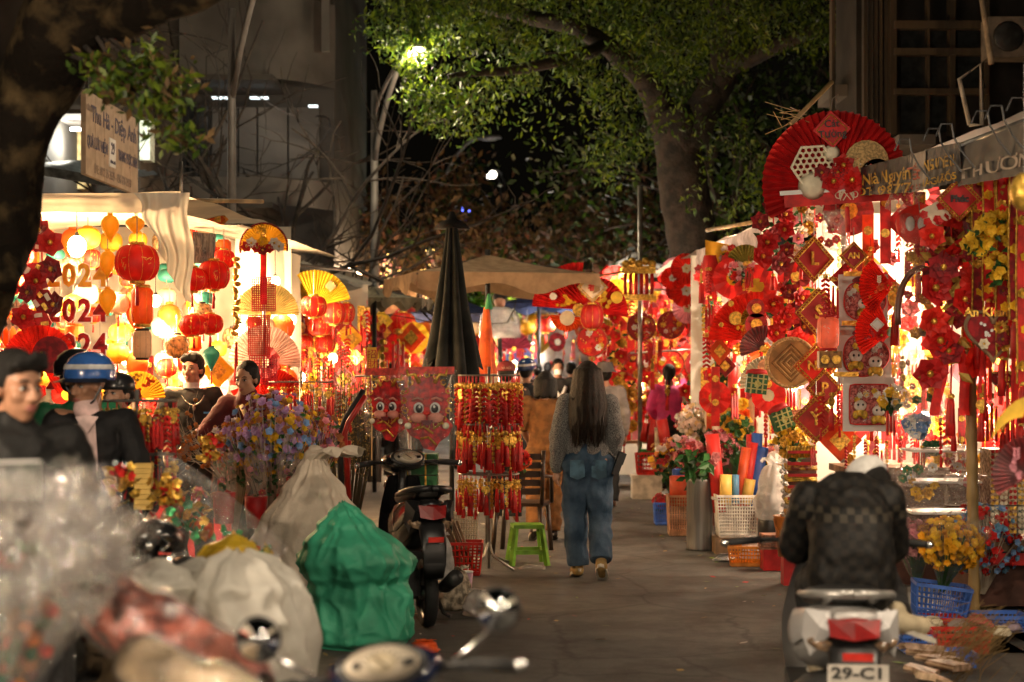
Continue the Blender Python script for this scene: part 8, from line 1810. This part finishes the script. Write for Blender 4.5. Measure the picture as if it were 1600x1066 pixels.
# firecracker boxes in an orange bucket, gold bundle
t=thing('bucket','orange plastic bucket below the golden firecracker packs','bucket',P(1237,865,12.6)); bm=M('bucket_orange',(.55,.17,.03),.4); mb=MB(); mb.lathe([(.10,-.02),(.13,.27),(.14,.28),(.125,.28),(.09,0)],20); mb.build('bucket_wall',bm,t); mb=MB(); mb.tube([(.135*math.cos(a),-.02-.05*math.sin(a),.26-.16*math.sin(a)) for a in [k*PI/8 for k in range(9)]],.006,5); mb.build('handle',bm,t)
t=thing('bucket_stand','red box under the orange bucket','box',GP(1237,12.7)); mb=MB(); zz=P(0,870,12.6).z; mb.box((0,0,zz/2),(.14,.14,zz)); mb.build('box_body',redp,t)
for k in range(7):
    t=thing('firecracker_pack','golden and red striped firecracker pack, %s from the top of the stack'%ORD[k],'packet',P(1252,706+18*k,12.5),group='stack of firecracker packs'); w_=m_(46,12.5); mb=MB(); n=9
    for q in range(n): mb.lathe([(.013,-.042),(.013,.042)],7,c=(-w_/2+w_*(q+.5)/n,0,0) ) if k==0 else mb.tube([(-w_/2,-.05+.02*q,-.038+.012*(q%3)),(w_/2,-.05+.02*q,-.038+.012*(q%3))],.012,6)
    mb.build('tubes',M('gold_stripe',(.62,.38,.05),.35,.5,var=.5,vs=30) if k%2==0 else M('red_stripe',(.42,.06,.03),.4,.2,var=.6,vs=24,c2=(.7,.4,.05)),t); mb=MB(); mb.box((0,-.054,0),(w_*1.0,.008,.022)); mb.build('band',redp,t)
t=thing('tinsel_strip','silver bead strip beside the firecracker stack','tinsel',P(1226,720,12.7)); mb=MB(); [mb.ball((rnd.gauss(0,.012),rnd.gauss(0,.012),-.66*k/50),.018,6,4) for k in range(50)]; mb.build('beads',M('silver_beads',(.7,.68,.65),.3,.7),t)['kind']='stuff'
sack('crumpled clear bag over a dark bin right of the paper rolls',GP(1208,14.2,.35),.14,.14,.45,milky,71,.55,24,48,.3,crease=.08,name='plastic_bag'); t=thing('dark_bin','dark bin under the crumpled clear bag','bin',GP(1208,14.3)); mb=MB(); mb.lathe([(.12,0),(.14,.55),(.13,.55),(.11,.05)],16); mb.build('bin_wall',black,t)
basket('light blue bucket like basket right of the dark bin',GP(1214,14.6,.12),m_(24,14.6),.15,m_(42,14.6),M('pail_blue',(.12,.25,.60),.45),rows=3,nx=4)
basket('shallow orange lattice basket on the road before the steel bin',GP(1167,13.9),m_(58,13.9),.24,m_(30,13.9),M('basket_orange',(.70,.24,.02),.45),rows=5,nx=12,rz=-.1); sack('clear plastic bag lying in the shallow orange basket',GP(1178,13.9,.05),.10,.07,.16,milky,72,.5,16,30,.3,crease=.09,name='plastic_bag')
sack('scrap of silver foil on the road beside the steel bin',GP(1135,14.2),.09,.06,.06,M('foil',(.5,.5,.5),.25,.9,bump=.8,bs=30),73,.5,14,24,.2,crease=.12,name='foil_scrap')
t=thing('red_crate_stack','stack of brown magazines beside the shallow orange basket','magazines',GP(1210,13.6,.18)); 
for k in range(6): mb=MB(); mb.box((.01*(k%3),0,.02*k),(.24,.2,.016),rz=.1*(k%2)); mb.build('magazine',M('magazine_cover',(.35,.16,.10),.5,var=.6,vs=12),t)
mb=MB(); mb.box((0,0,-.09),(.2,.18,.17)); mb.build('box_body',redp,t)
# right foreground: baskets, wrapped flowers, boxes on a shelf
bb=M('basket_mid_blue',(.05,.14,.50),.42)
basket('blue slotted basket holding wrapped flowers behind the bamboo pole',P(1465,968,10.4),m_(84,10.4),.26,m_(54,10.4),bb,rows=3,nx=11,rz=-.1,rot=(0,.12,-.1))
bouquet('bunch of bright yellow flowers in a clear cone wrap',P(1470,935,10.4),.34,.20,[yelf,M('deep_yellow',(.80,.40,.01),.6,trans=.3)],340,fl=.026,leaf_=False,film_=clear,rot=(0,.18,0)); bouquet('bunch of dusty pink flowers in clear wrap beside the rider',P(1432,930,10.6),.34,.16,[pinkf,M('dusty_pink',(.45,.20,.20),.7,trans=.2)],130,fl=.026,leaf_=False,film_=clear)
bouquet('tall bunch of red and blue dried flowers behind the bamboo pole',P(1535,940,11.3),.42,.30,[redp,bluf,M('sky_petals',(.16,.36,.55),.6,trans=.2),red],380,fl=.028,leaf_=False,stemm=wd)
bouquet('second bunch of red and blue flowers at the right of the bamboo pole',P(1568,920,11.6),.36,.22,[redp,MATS['sky_petals']],110,fl=.03,leaf_=False,stemm=wd)
for k,(x,y,w_,d_,h_,mt,d,lab) in enumerate(((1498,1018,82,.26,30,MATS['basket_red'],9.6,'red slotted tray on the ground below the bamboo pole'),(1432,1018,54,.22,28,bb,9.7,'blue slotted tray right of the rider\'s foot'),(1488,1040,62,.22,20,bb,9.1,'flat blue tray before the red tray'),(1560,985,80,.24,24,bb,10.2,'blue tray behind the straw bundle'),(1470,985,60,.2,20,MATS['basket_red'],10.3,'red tray under the blue slotted basket'))):
    basket(lab,P(x,y,d),m_(w_,d),d_,m_(h_,d),mt,rows=3,nx=11); 
for k in range(16): x=1412+rnd.random()*180; y=972+rnd.random()*22; sack('small clear packet of sweets on the trays, %s of the row'%ORD[k],P(x,y,9.9+.2*rnd.random()),.055,.05,.05,rnd.choice((milky,M('packet_red',(.5,.12,.1),.4,bump=.5),cream,M('packet_lilac',(.35,.28,.36),.35,bump=.6))),80+k,.6,10,18,.2,crease=.1,name='sweet_packet')
t=thing('trestle','low wooden board on boxes carrying the trays','board',GP(1505,9.9)); zz=P(0,1024,9.8).z; mb=MB(); mb.box((.15,.2,zz-.02),(1.1,1.4,.03)); mb.build('board',wood,t); 
for k in range(3): mb=MB(); mb.box((-.25+.4*k,.2,(zz-.035)/2),(.3,.9,zz-.035)); mb.build('support_box',M('carton2',(.20,.12,.07),.8,var=.25),t)
for k in range(7): 
    t=thing('snack_packet','tan printed packet in the heap at the lower right, %s from the top'%ORD[k],'packet',P(1440+14*(k%4),1012+9*k,8.8-.18*k),rot=(.1*k-.2,.1,.3*k),group='tan packets'); mb=MB(); mb.box((0,0,0),(.20,.14,.03)); mb.build('packet_body',M('packet_tan',(.42,.24,.13),.4,var=.5,vs=14,c2=(.6,.42,.3)),t); mb=MB(); [mb.box((s*.105,0,0),(.012,.145,.006)) for s in (-1,1)]; mb.build('crimp',M('crimp',(.5,.35,.22),.4),t)
t=thing('straw_bundle','loose bundle of dry straw beside the black scooter corner','straw',P(1555,985,8.4)); mb=MB()
for k in range(150): a=Vector((rnd.gauss(-.02,.06),rnd.gauss(0,.05),rnd.gauss(0,.06))); mb.tube([a,a+Vector((-.10,0,-.06))+rv(.05),a+Vector((-.2,0,-.18))+rv(.07)],.0014,3,False)
mb.build('straw',M('straw',(.25,.16,.06),.8),t)['kind']='stuff'
# cellophane packs and stacked gift boxes
for k,(x,y,w_,h_,mt,lab) in enumerate(((1415,730,70,60,[green,white],'big crumpled clear bag with green boxes right of the cap'),(1480,720,80,44,[redp,gold,white],'clear wrapped hamper on the upper shelf'),(1440,765,80,60,[gold,yelf],'clear wrapped hamper with golden sweets'),(1505,765,60,50,[white,pinkf],'clear wrapped hamper beside the bamboo pole'),(1500,715,50,40,[white,bred],'clear wrapped packet above the bamboo pole hamper'))): cello(lab,P(x,y,11.4),m_(w_,11.4),m_(h_,11.4),contents=5,mats=mt,bulge=.12,rz=rnd.uniform(-.2,.2))
for k,(y,) in enumerate(((694,),(742,),(790,))): 
    mb=MB(); p=P(1475,y+10,11.5); mb.box((p.x,11.55,p.z),(m_(110,11.5),.35,.014)); tag(mb.build('shelf',white),'white shelf board under the clear hampers, %s of three'%('top','middle','lowest')[k],'shelf')
bmat=[M('gift_gold',(.62,.42,.18),.5,var=.7,vs=40,c2=(.75,.6,.42)),M('gift_red',(.45,.10,.06),.5,var=.7,vs=40,c2=(.62,.45,.3)),M('gift_teal',(.20,.32,.30),.5,var=.7,vs=40,c2=(.6,.5,.35))]
for k in range(15):
    i,j=k%5,k//5; c=P(1546+14*i,722+44*j,11.3); w_=m_(13,11.3); t=thing('gift_box','printed gift box, %s from the bamboo pole in the %s tier'%(ORD[i],('top','middle','lowest')[j]),'box',c,group='stacked gift boxes'); mb=MB(); mb.box((0,0,0),(w_,.25,m_(42,11.3))); b=mb.build('box_body',bmat[(i+j)%3 if j==2 else (i//2+j)%2],t)
    mb=MB(); [mb.disc((x*w_,-.127,z*.038),.012,8,-.003) for x in (-.25,.25) for z in (-2,-1,0,1,2)]; mb.build('printed_dots',(redp,gold,cream)[(i+j)%3],b)['kind']='stuff'
t=thing('counter','wooden counter under the stacked gift boxes','counter',P(1575,850,11.4)); mb=MB(); mb.box((0,.1,0),(.6,.6,.06)); mb.build('counter_top',wood,t); mb=MB(); zz=P(0,850,11.4).z; mb.box((0,.15,-zz/2),(.55,.45,zz-.06)); mb.build('cabinet',M('cabinet_dark',(.08,.03,.02),.7),t); mb=MB(); mb.box((0,-.2,-.08),(.58,.02,.08)); mb.build('edge',redp,t)
t=thing('counter','long dark counter at the back of the nearest right stall','counter',(3.4,12.9,0)); mb=MB(); mb.box((0,0,.85),(1.9,.6,.05)); mb.build('counter_top',wood,t); mb=MB(); mb.box((0,.05,.41),(1.8,.5,.82)); mb.build('cabinet',MATS['cabinet_dark'],t)
t=thing('counter','dark counter of the middle right stall behind the flowers','counter',(2.55,17.6,0)); mb=MB(); mb.box((0,0,.8),(1.5,.6,.05)); mb.build('counter_top',wood,t); mb=MB(); mb.box((0,.05,.39),(1.4,.5,.78)); mb.build('cabinet',MATS['cabinet_dark'],t)
t=thing('counter','cloth covered counter of the lantern stall','counter',(-3.6,14.6,0)); mb=MB(); mb.box((0,0,.8),(2.4,.6,.05)); mb.build('counter_top',wood,t); mb=MB(); mb.box((0,.05,.39),(2.3,.5,.78)); mb.build('cabinet',redp,t)
# crowded small wares at the backs of the stalls, past telling apart: one joined mass
FM=[red,gold,dred,pinkf,yelf,orang,cream,leafg]
def fill(x0,x1,y0,y1,d0,d1,n,sz=1.0,ks=(0,0,0,1,2,2,3,4,5)):
    for i in range(n):
        p=P(rnd.uniform(x0,x1),rnd.uniform(y0,y1),rnd.uniform(d0,d1)); k=rnd.choice((0,0,1,1,2,3,4,5)); s=sz*rnd.uniform(.7,1.3)
        if k<2: farcharm(rnd.choice(PROTOS),p,rnd.random()*3,s); continue
        FAR.T=Matrix.Translation(p)@Matrix.Rotation(rnd.uniform(-.5,.5),4,'Z'); FAR.k=rnd.choice(ks)
        if k==2: 
            for q in range(5): FAR.k=rnd.choice(ks); FAR.flower((rnd.gauss(0,.05)*s,0,-.09*q*s),.065*s,6,(rnd.gauss(0,.3),-1,.2),.3,2,q)
        elif k==3:
            a=.15*s; FAR.poly([(-a,0,0),(0,0,-a),(a,0,0),(0,0,a)],.01); FAR.k=1; FAR.poly([(-a*.5,-.006,0),(0,-.006,-a*.5),(a*.5,-.006,0),(0,-.006,a*.5)],-.004)
        elif k==4:
            m=18; FAR.add([(0,0,0)]+[(.17*s*math.cos(2*PI*j/m),.02*(j%2),.17*s*math.sin(2*PI*j/m)) for j in range(m)],[(0,1+j,1+(j+1)%m) for j in range(m)],False); FAR.k=rnd.choice((1,4,6)); FAR.disc((0,-.01,0),.06*s,9,-.01)
        else:
            FAR.box((0,0,-.2*s),(.07*s,.01,.5*s)); FAR.k=1; FAR.disc((0,-.008,-.05*s),.03*s,8,-.004); FAR.disc((0,-.008,-.25*s),.03*s,8,-.004)
fill(1310,1620,300,690,12.6,14.0,150); fill(1095,1300,395,640,15.6,18.5,120); fill(945,1115,425,640,22.3,23.8,150,1.2); fill(445,575,460,600,18,20.3,60)
fill(-20,60,340,640,13.6,16,26); fill(100,450,560,640,14.0,16.2,60,.8); fill(540,660,500,600,23,28,90,1.1); fill(650,950,515,610,30,42,130,1.2,(0,1,3,6,2,4,5,7))
FAR.T=None
o=FAR.build('hanging_wares',FM); kind(o,'stuff')
# unseen lit stalls added beside and behind the viewer for warm front fill light
for k,(x,y) in enumerate(((-2.7,3.0),(-2.9,-2.5),(2.7,4.6),(2.9,-1.5),(.4,-7))):
    lab=('added left stall beside the viewer','added left stall behind the viewer','added right stall beside the viewer','added right stall behind the viewer','added stall far behind the viewer')[k]; s=1 if x>0 else -1
    sheet('stall_roof','tarpaulin roof of the '+lab,'tarpaulin',[(x-.6*s,y-2,2.9),(x-.6*s,y+2,2.9),(x+3*s,y+2,3.2),(x+3*s,y-2,3.2)],tarp,.05,8,8,20+k,.03)
    for q in (-1,1): bulb((x+.2*s,y+q*1.2,2.35),(300,260,90,90,90)[k],(1,.80,.58),'fill bulb hanging at the %s end of the %s'%(('near','far')[q>0],lab),r=.05,strength=30)  # added fill lamps, out of view, lighting the foreground from the front
    dup(big,(x,y,2.2),k,'red lantern hanging in the '+lab); dup(big,(x+.6*s,y+.8,2.1),k,'second red lantern hanging in the '+lab)
